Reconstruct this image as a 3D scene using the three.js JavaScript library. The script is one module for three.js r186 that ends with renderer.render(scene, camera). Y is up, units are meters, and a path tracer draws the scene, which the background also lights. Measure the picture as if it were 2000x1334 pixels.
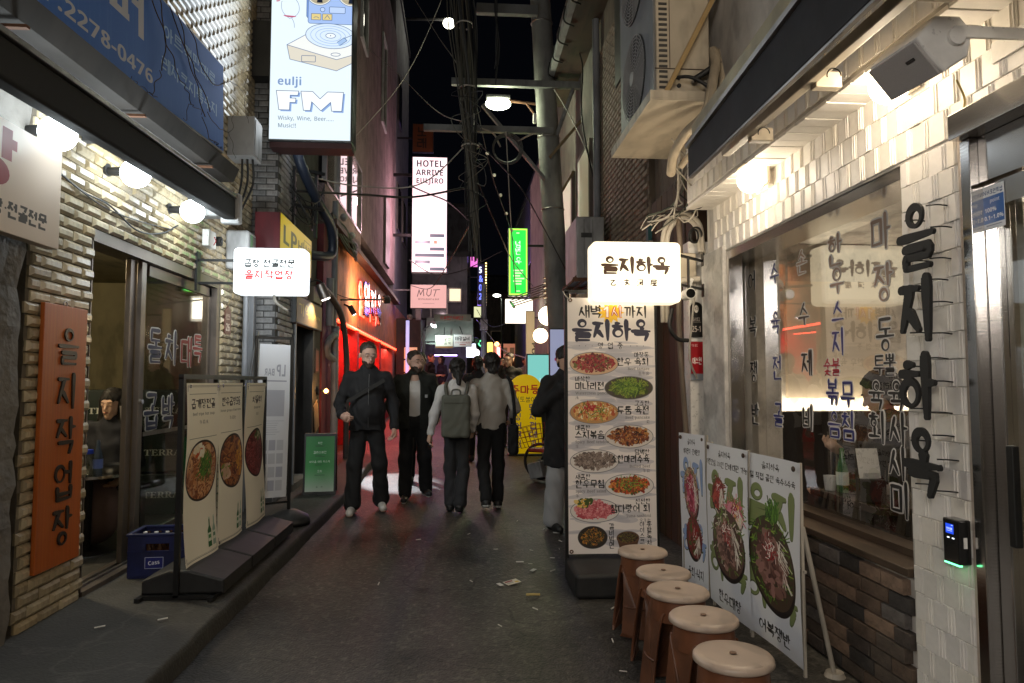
import * as THREE from 'three';
import { mergeGeometries } from 'three/addons/utils/BufferGeometryUtils.js';
import { RoundedBoxGeometry } from 'three/addons/geometries/RoundedBoxGeometry.js';
import { RectAreaLightUniformsLib } from 'three/addons/lights/RectAreaLightUniformsLib.js';

// ---------- camera, sky, moon, exposure ----------
const scene = new THREE.Scene();
const camera = new THREE.PerspectiveCamera(53.17, 1024 / 683, 0.05, 400);
camera.position.set(0, 1.42, 0);
camera.lookAt(0.07467, 1.42 + 0.05974, -0.99542);
const renderer = new THREE.WebGLRenderer({ antialias: true });
renderer.toneMapping = THREE.LinearToneMapping;
renderer.toneMappingExposure = 1.22;
renderer.shadowMap.enabled = true;
RectAreaLightUniformsLib.init();
{ // city night sky: almost black, a little blue, slightly lighter at the horizon
  const W = 64, H = 32, d = new Float32Array(W * H * 4);
  for (let y = 0; y < H; y++) for (let x = 0; x < W; x++) {
    const e = ((y + 0.5) / H - 0.5) * Math.PI, k = 0.7 + 0.6 * Math.exp(-Math.abs(e) * 3);
    d.set([0.0010 * k, 0.0012 * k, 0.0020 * k, 1], (y * W + x) * 4);
  }
  const t = new THREE.DataTexture(d, W, H, THREE.RGBAFormat, THREE.FloatType);
  t.mapping = THREE.EquirectangularReflectionMapping; t.magFilter = THREE.LinearFilter; t.needsUpdate = true;
  scene.background = t; scene.environment = t;
}
const moon = new THREE.DirectionalLight(new THREE.Color(0.75, 0.85, 1), 0.006);
moon.name = 'moon'; moon.position.set(-4, 20, 6); moon.target.position.set(0, 0, -8); moon.castShadow = true; moon.shadow.radius = 4;
Object.assign(moon.shadow.camera, { left: -20, right: 20, top: 20, bottom: -20, far: 80 });
scene.add(moon, moon.target);

// ---------- helpers ----------
const V = (x, y, z) => new THREE.Vector3(x, y, z);
let seed_ = 7;
const rnd = () => { seed_ = (seed_ + 0x6d2b79f5) | 0; let t = Math.imul(seed_ ^ (seed_ >>> 15), 1 | seed_); t = (t + Math.imul(t ^ (t >>> 7), 61 | t)) ^ t; return ((t ^ (t >>> 14)) >>> 0) / 4294967296; };
const reseed = (s) => { seed_ = s; };
const rr = (a, b) => a + (b - a) * rnd();
const clamp = (x, a = 0, b = 1) => Math.min(b, Math.max(a, x));
const mix = (a, b, t) => a + (b - a) * t;
const sstep = (a, b, x) => { const t = clamp((x - a) / (b - a)); return t * t * (3 - 2 * t); };
const used = new Map();
const numbered = (n) => { const k = used.get(n) ?? 0; used.set(n, k + 1); return k ? n + '_' + String(k).padStart(3, '0') : n; };
const finish = (o) => { o.traverse((c) => { if (c.isMesh) { c.castShadow = true; c.receiveShadow = true; } }); return o; };
function tag(o, label, category, group, kind) { o.userData.label = label; if (category) o.userData.category = category; if (group) o.userData.group = group; if (kind) o.userData.kind = kind; return o; }
function thing(name, label, category, group, pos = [0, 0, 0], ry = 0) {
  const o = new THREE.Group(); o.name = numbered(name); o.position.set(...pos); o.rotation.y = ry; scene.add(o); return tag(o, label, category, group);
}
function copyOf(o, label, pos, ry) { const c = o.clone(); c.name = numbered(o.name.replace(/_\d{3}$/, '')); c.userData = { ...o.userData }; if (label) c.userData.label = label; if (pos) c.position.set(...pos); if (ry !== undefined) c.rotation.y = ry; scene.add(c); return c; }

// uv in metres from the dominant axis of each face
function metreUV(g) {
  g = g.index ? g.toNonIndexed() : g;
  const p = g.attributes.position, uv = new Float32Array(p.count * 2), a = V(), b = V(), c = V(), n = V();
  for (let i = 0; i < p.count; i += 3) {
    a.fromBufferAttribute(p, i); b.fromBufferAttribute(p, i + 1); c.fromBufferAttribute(p, i + 2);
    n.copy(b).sub(a).cross(c.clone().sub(a)); const ax = Math.abs(n.x), ay = Math.abs(n.y), az = Math.abs(n.z);
    [a, b, c].forEach((q, k) => { const u = ax >= ay && ax >= az ? [q.z, q.y] : ay >= az ? [q.x, q.z] : [q.x, q.y]; uv[(i + k) * 2] = u[0]; uv[(i + k) * 2 + 1] = u[1]; });
  }
  g.setAttribute('uv', new THREE.BufferAttribute(uv, 2)); return g;
}
const M4 = new THREE.Matrix4(), Q = new THREE.Quaternion(), EU = new THREE.Euler();
class B { // collects geometries and joins them into one mesh
  constructor() { this.g = []; }
  add(g, x = 0, y = 0, z = 0, rx = 0, ry = 0, rz = 0) {
    g = g.index ? g.toNonIndexed() : g.clone();
    for (const k of Object.keys(g.attributes)) if (!['position', 'normal', 'uv'].includes(k)) g.deleteAttribute(k);
    if (!g.attributes.uv) g.setAttribute('uv', new THREE.BufferAttribute(new Float32Array(g.attributes.position.count * 2), 2));
    if (!g.attributes.normal) g.computeVertexNormals();
    g.applyMatrix4(M4.makeRotationFromQuaternion(Q.setFromEuler(EU.set(rx, ry, rz))).setPosition(x, y, z)); g.morphAttributes = {}; this.g.push(g); return this;
  }
  box(x, y, z, w, h, d, r = 0, rx = 0, ry = 0, rz = 0) { return this.add(r > 0 ? new RoundedBoxGeometry(w, h, d, 2, Math.min(r, w / 2.01, h / 2.01, d / 2.01)) : new THREE.BoxGeometry(w, h, d), x, y, z, rx, ry, rz); }
  span(x0, x1, y0, y1, z0, z1, r = 0) { return this.box((x0 + x1) / 2, (y0 + y1) / 2, (z0 + z1) / 2, Math.abs(x1 - x0), Math.abs(y1 - y0), Math.abs(z1 - z0), r); }
  cyl(x, y, z, r0, r1, h, n = 20, rx = 0, ry = 0, rz = 0) { return this.add(new THREE.CylinderGeometry(r0, r1, h, n), x, y, z, rx, ry, rz); }
  sph(x, y, z, r, sx = 1, sy = 1, sz = 1, n = 20) { const g = new THREE.SphereGeometry(r, n, Math.ceil(n * 0.7)); g.scale(sx, sy, sz); return this.add(g, x, y, z); }
  tube(pts, r, n = 8, seg) { const c = new THREE.CatmullRomCurve3(pts.map((p) => (p.isVector3 ? p : V(...p))), false, 'centripetal'); return this.add(new THREE.TubeGeometry(c, seg ?? Math.max(4, pts.length * 5), r, n)); }
  rod(a, b, r, n = 10) { const A = V(...a), D = V(...b).sub(A), g = new THREE.CylinderGeometry(r, r, D.length(), n); g.applyQuaternion(new THREE.Quaternion().setFromUnitVectors(V(0, 1, 0), D.clone().normalize())); return this.add(g, A.x + D.x / 2, A.y + D.y / 2, A.z + D.z / 2); }
  bar(a, b, w, h = w) { const A = V(...a), D = V(...b).sub(A), l = D.length(), g = new THREE.BoxGeometry(w, h, l), m = new THREE.Matrix4().lookAt(V(), D, Math.abs(D.y / l) > 0.99 ? V(1, 0, 0) : V(0, 1, 0)); g.applyMatrix4(m); return this.add(g, A.x + D.x / 2, A.y + D.y / 2, A.z + D.z / 2); }
  lathe(prof, x = 0, y = 0, z = 0, n = 28) { return this.add(new THREE.LatheGeometry(prof.map((p) => new THREE.Vector2(...p)), n), x, y, z); }
  build(metres = true) { let g = this.g.length > 1 ? mergeGeometries(this.g) : this.g[0]; return metres ? metreUV(g) : g; }
  each(name, mat, parent) { return this.g.map((g) => { const m = new THREE.Mesh(metreUV(g), mat); m.name = name; parent.add(m); return m; }); } // every piece a part of its own
  mesh(name, mat, parent, keepUV = false) { const m = new THREE.Mesh(this.build(!keepUV), mat); m.name = name; if (parent) parent.add(m); else { m.name = numbered(name); scene.add(m); } return m; }
}
const b_ = () => new B();
// a flat panel of w x h centred at its origin facing +z, printed with uv 0..1
function panel(name, w, h, mat, parent, x, y, z, ry = 0) { const m = new THREE.Mesh(new THREE.PlaneGeometry(w, h), mat); m.name = name; m.position.set(x, y, z); m.rotation.y = ry; parent.add(m); return m; }

// ---------- textures ----------
function lattice(N, s) { const a = new Float32Array(N * N); const k = seed_; seed_ = s; for (let i = 0; i < a.length; i++) a[i] = rnd(); seed_ = k; return a; }
const LN = 256, LA = lattice(LN, 11);
function vnoise(x, y, per) { // periodic value noise
  const xi = Math.floor(x), yi = Math.floor(y), fx = x - xi, fy = y - yi, u = fx * fx * (3 - 2 * fx), v = fy * fy * (3 - 2 * fy), w = (i, j) => LA[(((j % per) + per) % per) * LN + (((i % per) + per) % per)];
  return mix(mix(w(xi, yi), w(xi + 1, yi), u), mix(w(xi, yi + 1), w(xi + 1, yi + 1), u), v);
}
function fbm(x, y, per, oct = 4) { let s = 0, a = 0.5, t = 0; for (let i = 0; i < oct; i++) { s += a * vnoise(x, y, per); t += a; x *= 2; y *= 2; per = Math.min(LN, per * 2); a *= 0.5; } return s / t; }
function dataTex(N, fn, srgb, metres) {
  const d = new Uint8Array(N * N * 4);
  for (let y = 0; y < N; y++) for (let x = 0; x < N; x++) { const c = fn(x / N, y / N, x, y); d.set([clamp(c[0]) * 255, clamp(c[1]) * 255, clamp(c[2]) * 255, 255], (y * N + x) * 4); }
  const t = new THREE.DataTexture(d, N, N, THREE.RGBAFormat); t.magFilter = THREE.LinearFilter; t.minFilter = THREE.LinearMipmapLinearFilter; t.wrapS = t.wrapT = THREE.RepeatWrapping; t.repeat.set(1 / metres, 1 / metres);
  if (srgb) t.colorSpace = THREE.SRGBColorSpace; t.needsUpdate = true; return t;
}
const grey = (v) => [v, v, v];
const T = {};
T.mottle = dataTex(512, (u, v) => grey(0.62 + 0.36 * sstep(0.25, 0.7, fbm(u * 8, v * 8, 8, 5)) - 0.14 * (fbm(u * 64 + 3, v * 64, 64, 2) - 0.5) - 0.12 * sstep(0.66, 0.74, fbm(u * 24 + 9, v * 11 + 2, 11, 3))), false, 1.1);
T.faint = dataTex(512, (u, v) => grey(0.9 + 0.1 * sstep(0.3, 0.7, fbm(u * 10, v * 10, 10, 4)) - 0.05 * (fbm(u * 80 + 3, v * 80, 80, 2) - 0.5) - 0.22 * sstep(0.72, 0.76, fbm(u * 40 + 9, v * 36 + 2, 36, 3))), false, 0.9);
T.grime = dataTex(512, (u, v) => { const a = fbm(u * 6 + 9, v * 6, 6, 5), s = sstep(0.5, 0.72, fbm(u * 14, v * 5 + 4, 5, 4)); return grey(0.5 + 0.55 * a - 0.22 * s); }, false, 1.7);
T.bump = dataTex(512, (u, v) => grey(0.55 * fbm(u * 32, v * 32, 32, 4) + 0.45 * fbm(u * 8, v * 8, 8, 3)), false, 0.8);
T.stucco = dataTex(512, (u, v) => grey(Math.pow(Math.abs(fbm(u * 40, v * 40, 40, 4) - 0.5) * 2.6, 0.7)), false, 1.2);
T.wood = dataTex(512, (u, v) => { const w = fbm(u * 34, v * 2.0, 2, 3), r = 0.5 + 0.5 * Math.sin(u * 60 + 8 * fbm(u * 4, v * 2, 2, 3)); return [0.8 + 0.2 * w, 0.74 + 0.2 * w + 0.06 * r, 0.7 + 0.2 * w + 0.1 * r]; }, false, 0.6);
T.cloth = dataTex(256, (u, v, x, y) => grey(0.6 + 0.25 * (((x >> 1) + (y >> 1)) % 2) + 0.15 * fbm(u * 64, v * 64, 64, 2)), false, 0.09);
T.brushed = dataTex(256, (u, v) => grey(0.35 + 0.5 * fbm(u * 3, v * 120, 3, 2)), false, 0.5);
T.asphalt = dataTex(2048, (u, v, x, y) => {
  const big = fbm(u * 5, v * 5, 5, 5), fine = vnoise(u * 256 * 1.0, v * 256, 256), k = LA[((y * 7 + (x >> 1) * 13) % 256) * 256 + ((x * 3 + (y >> 1) * 5) % 256)], st = k > 0.98 ? 0.3 * ((k - 0.98) / 0.02) : 0;
  const stain = sstep(0.54, 0.7, fbm(u * 7 + 5, v * 7 + 2, 7, 4)), gum = sstep(0.8, 0.84, vnoise(u * 90 + 7, v * 90 + 3, 90)) * sstep(0.5, 0.6, vnoise(u * 9, v * 9 + 4, 9)), wob = 0.02 * (fbm(u * 12, v * 12, 12, 4) - 0.5), cr = Math.abs(fbm(u * 4 + 1, v * 4 + 7, 4, 5) - 0.5), crack = cr < 0.004 ? 0.14 : 0, seam = Math.abs(u + wob - 0.62) < 0.0016 ? 0.09 : 0, patch = u + wob > 0.62 && u + wob < 0.93 ? 0.045 : 0;
  const g = 0.38 + 0.2 * (big - 0.5) + 0.14 * (fine - 0.5) + 0.07 * (k - 0.5) + st + (fine > 0.86 ? 0.9 * (fine - 0.86) : 0) + 0.1 * sstep(0.72, 0.8, vnoise(v * 180 + 5, u * 180 + 9, 180)) - 0.12 * stain - crack - seam - patch + 0.05 * gum;
  return [g * 1.02, g * 0.995, g * 0.95];
}, true, 5.0);
T.asphaltBump = dataTex(1024, (u, v, x, y) => grey(0.6 * vnoise(u * 256, v * 256, 256) + 0.25 * LA[((y * 3) % 256) * 256 + ((x * 5) % 256)] + 0.3 * fbm(u * 12, v * 12, 12, 3)), false, 2.2);
T.concrete = dataTex(1024, (u, v, x, y) => { const a = fbm(u * 6 + 2, v * 6, 6, 6), c = sstep(0.47, 0.5, fbm(u * 9 + 1, v * 9 + 6, 9, 5)) * sstep(0.53, 0.5, fbm(u * 9 + 1, v * 9 + 6, 9, 5)); const g = 0.40 + 0.22 * (a - 0.5) + 0.1 * c + 0.05 * (vnoise(u * 256, v * 256, 256) - 0.5); return [g, g * 0.99, g * 0.95]; }, true, 3.1);
function canvasTex(w, h, draw, srgb = true) { const c = document.createElement('canvas'); c.width = w; c.height = h; const x = c.getContext('2d'); draw(x, w, h); const t = new THREE.CanvasTexture(c); t.magFilter = THREE.LinearFilter; if (srgb) t.colorSpace = THREE.SRGBColorSpace; t.anisotropy = 8; return t; }

// ---------- materials ----------
const col = (r, g, b) => new THREE.Color().setRGB(r, g ?? r, b ?? r);
function std(c, rough = 0.7, o = {}) { const m = new THREE.MeshStandardMaterial({ color: Array.isArray(c) ? col(...c) : col(c), roughness: rough, ...o }); return m; }
function phys(c, rough, o) { return new THREE.MeshPhysicalMaterial({ color: Array.isArray(c) ? col(...c) : col(c), roughness: rough, ...o }); }
const print = (tex, rough = 0.55, o = {}) => new THREE.MeshStandardMaterial({ map: tex, roughness: rough, ...o });
// a lit translucent face: the glow is what the tubes behind it send through the print
const lit = (tex, k, c = [1, 1, 1], rough = 0.35) => new THREE.MeshStandardMaterial({ map: tex, color: col(0.1), roughness: rough, emissive: col(...c), emissiveMap: tex, emissiveIntensity: k });
const glow = (c, k) => new THREE.MeshStandardMaterial({ color: col(0.8), roughness: 0.4, emissive: col(...c), emissiveIntensity: k });
const M = {
  black: std(0.02, 0.5, { map: T.mottle }), blackMetal: std(0.018, 0.42, { metalness: 0.3, map: T.mottle }), blackPlastic: std(0.022, 0.55, { bumpMap: T.bump, bumpScale: 0.0006, map: T.mottle }),
  darkGrey: std(0.05, 0.6, { map: T.mottle }), grey: std(0.22, 0.6, { map: T.mottle }), pipeGrey: std([0.26, 0.27, 0.29], 0.5, { map: T.grime }), lightGrey: std(0.45, 0.55, { map: T.grime }), white: std([0.8, 0.78, 0.74], 0.5, { map: T.faint }),
  steel: phys([0.62, 0.6, 0.58], 0.28, { metalness: 1, roughnessMap: T.brushed, bumpMap: T.brushed, bumpScale: 0.00008 }), alu: std([0.35, 0.32, 0.3], 0.38, { metalness: 0.85, map: T.grime }), oldAlu: std([0.24, 0.2, 0.17], 0.42, { metalness: 0.6, map: T.grime }), chrome: std(0.7, 0.12, { metalness: 1 }),
  rust: std([0.16, 0.07, 0.035], 0.85, { map: T.grime, bumpMap: T.bump, bumpScale: 0.002 }), cream: std([0.62, 0.54, 0.42], 0.55, { map: T.grime }), pvc: std([0.55, 0.5, 0.42], 0.5, { map: T.grime }),
  cable: std(0.012, 0.55), cableGrey: std(0.06, 0.55), cableWhite: std([0.42, 0.39, 0.34], 0.5, { map: T.mottle }),
  pane: phys([0.93, 0.95, 0.94], 0.02, { transmission: 1, thickness: 0, ior: 1.5 }), greyPane: phys([0.62, 0.64, 0.64], 0.03, { transmission: 1, thickness: 0, ior: 1.5 }),
  shopPane: phys([0.95, 0.96, 0.95], 0.015, { transmission: 1, thickness: 0, ior: 2.1 }),
  brown: std([0.075, 0.045, 0.03], 0.65, { map: T.grime, bumpMap: T.bump, bumpScale: 0.001 }), concrete: std(0.2, 0.85, { map: T.grime, bumpMap: T.bump, bumpScale: 0.004 }),
};
function rectLight(name, w, h, c, k, x, y, z, dir) { const l = new THREE.RectAreaLight(col(...c), k, w, h); l.name = name; l.position.set(x, y, z); l.lookAt(x + dir[0], y + dir[1], z + dir[2]); l.rotateY(0); scene.add(l); return l; }
function point(name, c, k, x, y, z, radius = 3) { const l = new THREE.PointLight(col(...c), k); l.name = name; l.position.set(x, y, z); l.castShadow = true; l.shadow.radius = radius; scene.add(l); return l; }
// ---------- Korean lettering: syllables composed from strokes ----------
const JS = { ㄱ: '009079', ㄴ: '000999', ㄷ: '90000999', ㄹ: '009094040999', ㅁ: '0090990900', ㅂ: '0009 9099 0595 0999', ㅅ: '5009 4499', ㅇ: 'O', ㅈ: '0090 5009 4599', ㅊ: '3060 0292 5209 4699', ㅋ: '009079 0484', ㅌ: '90000999 0494', ㅍ: '0090 0999 2029 7079', ㅎ: '3060 0292 o' };
const LEAD = 'ㄱㄲㄴㄷㄸㄹㅁㅂㅃㅅㅆㅇㅈㅉㅊㅋㅌㅍㅎ', TRAIL = ['', 'ㄱ', 'ㄱㄱ', 'ㄱㅅ', 'ㄴ', 'ㄴㅈ', 'ㄴㅎ', 'ㄷ', 'ㄹ', 'ㄹㄱ', 'ㄹㅁ', 'ㄹㅂ', 'ㄹㅅ', 'ㄹㅌ', 'ㄹㅍ', 'ㄹㅎ', 'ㅁ', 'ㅂ', 'ㅂㅅ', 'ㅅ', 'ㅅㅅ', 'ㅇ', 'ㅈ', 'ㅊ', 'ㅋ', 'ㅌ', 'ㅍ', 'ㅎ'];
const DOUBLE = { ㄲ: 'ㄱㄱ', ㄸ: 'ㄷㄷ', ㅃ: 'ㅂㅂ', ㅆ: 'ㅅㅅ', ㅉ: 'ㅈㅈ' };
const VV = ['4049 4494', '2029 8089 2484', '4049 4393 4696', '2029 8089 2383 2686', '6069 0464', '4049 8089 0444', '6069 0363 0666', '4049 8089 0343 0646', null, [8, 0], [8, 1], [8, 20], null, null, [13, 4], [13, 5], [13, 20], null, null, [18, 20], '5059'];
const VH = { 8: '0797 5057', 12: '0797 3037 6067', 13: '0292 5259', 17: '0292 3239 6269', 18: '0595' };
const HANZI = { 乙: '1272272839898 7'.replace(' ', ''), 支: '1282 5055 2575 752 9'.replace('752 9', '7529') + ' 3598', 河: '1121 0414 0928 3191 8189 4474744777 4447', 屋: '118183 1383 1109 2595 553686 3888 5659 2999', 牛: '3012 1383 0696 5059', 肉: '2129 818879 2181 5038 4468 4767', 水: '5059 1333 3309 7259 6299', 生: '3012 2282 2585 0999 5059', 片: '3136 2009 3494 6164 3777 7779', 金: '5003 5093 2474 1676 5459 0999' };
function strokesIn(code, bx) { // list of polylines in the box bx = [x0,y0,x1,y1]
  const out = [], X = (v) => mix(bx[0], bx[2], v / 9), Y = (v) => mix(bx[1], bx[3], v / 9);
  for (const s of code.split(' ')) {
    if (s === 'O' || s === 'o') { const y0 = s === 'o' ? 3.6 : 0, cx = X(4.5), cy = (Y(y0) + Y(9)) / 2, ry = (Y(9) - Y(y0)) / 2, rx = Math.min((bx[2] - bx[0]) / 2, ry * 1.25); const p = []; for (let i = 0; i <= 20; i++) { const a = -Math.PI / 2 + (i / 20) * 2 * Math.PI; p.push([cx + rx * Math.cos(a), cy + ry * Math.sin(a)]); } p.ring = true; out.push(p); continue; }
    const p = []; for (let i = 0; i + 1 < s.length; i += 2) p.push([X(+s[i]), Y(+s[i + 1])]); if (p.length > 1) out.push(p);
  }
  return out;
}
function jamo(s, bx) { s = [...s].map((c) => DOUBLE[c] ?? c).join(''); const out = [], n = s.length; [...s].forEach((c, i) => { const w = (bx[2] - bx[0]) / n; out.push(...strokesIn(JS[c], n === 1 ? bx : [bx[0] + i * w + (i ? w * 0.1 : 0), bx[1], bx[0] + (i + 1) * w - (i ? 0 : w * 0.1), bx[3]])); }); return out; }
function glyph(ch) { // polylines in a unit cell, y down; null when it is not one of ours
  if (HANZI[ch]) return strokesIn(HANZI[ch], [0.06, 0.06, 0.94, 0.94]);
  const c = ch.charCodeAt(0) - 0xac00; if (c < 0 || c > 11171) return null;
  const l = LEAD[Math.floor(c / 588)], v = Math.floor((c % 588) / 28), t = TRAIL[c % 28], f = t ? 1 : 0, out = [];
  const two = Array.isArray(VV[v]), hor = VH[v] !== undefined;
  if (two) {
    out.push(...jamo(l, f ? [0.08, 0.03, 0.5, 0.34] : [0.06, 0.08, 0.52, 0.48]), ...strokesIn(VH[VV[v][0]], f ? [0.03, 0.36, 0.58, 0.58] : [0.02, 0.52, 0.6, 0.86]), ...strokesIn(VV[VV[v][1]], f ? [0.62, 0, 0.96, 0.62] : [0.64, 0.02, 0.98, 0.98]));
  } else if (hor) out.push(...jamo(l, f ? [0.2, 0.02, 0.8, 0.33] : [0.17, 0.06, 0.83, 0.5]), ...strokesIn(VH[v], f ? [0.02, 0.36, 0.98, 0.6] : [0.02, 0.56, 0.98, 0.96]));
  else out.push(...jamo(l, f ? [0.07, 0.06, 0.52, 0.5] : [0.06, 0.16, 0.54, 0.82]), ...strokesIn(VV[v], f ? [0.58, 0, 0.95, 0.57] : [0.6, 0.02, 0.98, 0.98]));
  if (f) out.push(...jamo(t, [0.18, 0.68, 0.86, 0.99]));
  return out;
}
// a brush stroke as a ribbon: thick where the brush lands, thinner where it leaves
function ribbon(p, w, brush) {
  const L = [], R = [], n = p.length, ring = p.ring;
  for (let i = 0; i < n; i++) {
    const a = p[Math.max(0, i - 1)], b = p[Math.min(n - 1, i + 1)], a2 = ring && i === 0 ? p[n - 2] : a, b2 = ring && i === n - 1 ? p[1] : b; let dx = b2[0] - a2[0], dy = b2[1] - a2[1]; const d = Math.hypot(dx, dy) || 1; dx /= d; dy /= d;
    const t = n > 1 ? i / (n - 1) : 0, k = !brush ? 1 : ring ? 0.72 + 0.3 * Math.sin(t * 6.28 + 2.2) : (1.22 - 0.62 * t) * (Math.abs(dx) > Math.abs(dy) ? 0.85 : 1.05), h = (w / 2) * k, m = i > 0 && i < n - 1 && !ring ? 1.25 : 1;
    L.push([p[i][0] - dy * h * m, p[i][1] + dx * h * m]); R.push([p[i][0] + dy * h * m, p[i][1] - dx * h * m]);
  }
  return { L, R };
}
function sub(p, n = 6) { if (p.ring) return p; const o = []; for (let i = 0; i + 1 < p.length; i++) for (let k = 0; k < n; k++) o.push([mix(p[i][0], p[i + 1][0], k / n), mix(p[i][1], p[i + 1][1], k / n)]); o.push(p[p.length - 1]); return o; }
function drawGlyph(x, ch, px, py, sx, sy, w, brush) {
  const g = glyph(ch); if (!g) return false;
  for (const p of g) {
    const q = p.map(([a, b]) => [px + (a - (brush && !p.ring ? (0.5 - b) * 0.02 : 0)) * sx, py + b * sy]); q.ring = p.ring;
    if (!brush) { x.lineWidth = w; x.lineJoin = brush === 0 ? 'round' : 'miter'; x.lineCap = 'butt'; x.beginPath(); q.forEach((c, i) => (i ? x.lineTo(...c) : x.moveTo(...c))); if (p.ring) x.closePath(); x.stroke(); continue; }
    const s = sub(q); s.ring = p.ring; const { L, R } = ribbon(s, w, true); x.beginPath(); [...L, ...R.reverse()].forEach((c, i) => (i ? x.lineTo(...c) : x.moveTo(...c))); x.closePath(); x.fill();
    if (!p.ring) { const a = q[0], r = w * 0.56; x.beginPath(); x.ellipse(a[0], a[1], r, r * 0.8, 0.6, 0, 7); x.fill(); const e = q[q.length - 1]; x.beginPath(); x.arc(e[0], e[1], w * 0.3, 0, 7); x.fill(); q.slice(1, -1).forEach((c) => { x.beginPath(); x.arc(c[0], c[1], w * 0.5, 0, 7); x.fill(); }); }
  }
  return true;
}
// text(x, string, left, top, size, {c, w: stroke share, brush, sx: width factor, gap, vert, font, align})
function text(x, s, px, py, size, o = {}) {
  const { c = '#111', w = 0.11, brush = false, sx = 0.92, gap = 0.08, vert = false, font = 'sans-serif', bold = false, align = 'left' } = o;
  x.fillStyle = x.strokeStyle = c; x.textBaseline = 'top'; x.textAlign = 'left';
  const fnt = (bold ? 'bold ' : '') + size * 0.98 + 'px ' + font, adv = (ch) => (glyph(ch) ? size * (sx + gap) : ch === ' ' ? size * 0.4 : ((x.font = fnt), x.measureText(ch).width));
  if (!vert && align !== 'left') { let W = 0; for (const ch of s) W += adv(ch); px -= align === 'center' ? W / 2 : W; }
  for (const ch of s) {
    if (!drawGlyph(x, ch, px, py, size * sx, size, size * w, brush) && ch !== ' ') { x.font = fnt; x.fillText(ch, px, py - size * 0.06); }
    if (vert) py += size * (1 + gap); else px += adv(ch);
  }
  return px;
}
// solid brush letter: every stroke an extruded ribbon, each a millimetre deeper than the last
function letterGeometry(ch, w, h, depth, sw) {
  const b = b_(); let k = 0;
  for (const p of glyph(ch)) {
    const q = sub(p.map(([a, c]) => [(a - 0.5) * w, (0.5 - c) * h])); q.ring = p.ring; const { L, R } = ribbon(q, sw, true), sh = new THREE.Shape();
    if (p.ring) { sh.setFromPoints(L.map((a) => new THREE.Vector2(...a))); const area = THREE.ShapeUtils.area(sh.getPoints()), hole = R.map((a) => new THREE.Vector2(...a)); const A2 = Math.abs(THREE.ShapeUtils.area(hole)); if (Math.abs(area) > A2) sh.holes.push(new THREE.Path(hole)); else { sh.setFromPoints(hole); sh.holes.push(new THREE.Path(L.map((a) => new THREE.Vector2(...a)))); } }
    else { const cap = (e, d) => { const o = []; for (let i = 1; i < 6; i++) { const a = (i / 6) * Math.PI; o.push([Math.cos(a), Math.sin(a)]); } return o; }; sh.setFromPoints([...L, ...R.slice().reverse()].map((a) => new THREE.Vector2(...a))); }
    b.add(new THREE.ExtrudeGeometry(sh, { depth: depth + k * 0.0008, bevelEnabled: false, curveSegments: 4 }), 0, 0, -k * 0.0004); k++;
    if (!p.ring) q.filter((_, i) => i === 0 || i === q.length - 1 || (i % 6 === 0)).forEach((a, i) => { b.cyl(a[0], a[1], depth / 2, sw * (i === 0 ? 0.54 : 0.36), sw * (i === 0 ? 0.54 : 0.36), depth + 0.0005 * (k + i), 14, Math.PI / 2); });
  }
  return b;
}
// ---------- printed sheets ----------
const PR = {};
function blob(x, cx, cy, rx, ry, cols, n, s0, s1, sd) { reseed(sd); for (let i = 0; i < n; i++) { const a = rnd() * 6.283, r = Math.sqrt(rnd()), px = cx + Math.cos(a) * r * rx, py = cy + Math.sin(a) * r * ry, s = rr(s0, s1); x.fillStyle = cols[Math.floor(rnd() * cols.length)]; x.beginPath(); x.ellipse(px, py, s, s * rr(0.25, 0.7), rnd() * 3.14, 0, 7); x.fill(); } }
function strands(x, cx, cy, rx, ry, cols, n, len, lw, sd, dir = 0) { reseed(sd); x.lineCap = 'round'; for (let i = 0; i < n; i++) { const a = rnd() * 6.283, r = Math.sqrt(rnd()), px = cx + Math.cos(a) * r * rx, py = cy + Math.sin(a) * r * ry, t = dir + rr(-1, 1) * (dir ? 0.7 : 3.1), l = len * rr(0.5, 1.1); x.strokeStyle = cols[Math.floor(rnd() * cols.length)]; x.lineWidth = lw * rr(0.6, 1.3); x.beginPath(); x.moveTo(px, py); x.quadraticCurveTo(px + Math.cos(t) * l * 0.5 + rr(-4, 4), py + Math.sin(t) * l * 0.5 + rr(-5, 5), px + Math.cos(t) * l, py + Math.sin(t) * l); x.stroke(); } }
function dish(x, cx, cy, rx, ry, plate, cols, sd, o = {}) {
  x.save(); x.beginPath(); x.ellipse(cx, cy, rx, ry, 0, 0, 7); x.fillStyle = plate; x.fill(); x.strokeStyle = o.rim ?? '#777'; x.lineWidth = rx * 0.025; x.stroke(); x.clip();
  blob(x, cx, cy - ry * 0.05, rx * 0.82, ry * 0.74, cols, o.n ?? 260, rx * 0.04, rx * 0.12, sd); blob(x, cx, cy - ry * 0.1, rx * 0.74, ry * 0.66, cols, (o.n ?? 260), rx * 0.015, rx * 0.05, sd + 1);
  if (o.green) strands(x, cx, cy - ry * 0.1, rx * 0.6, ry * 0.5, o.green, o.gn ?? 60, rx * 0.3, rx * 0.025, sd + 2);
  x.restore();
}
const ink = '#23211f';
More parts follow.
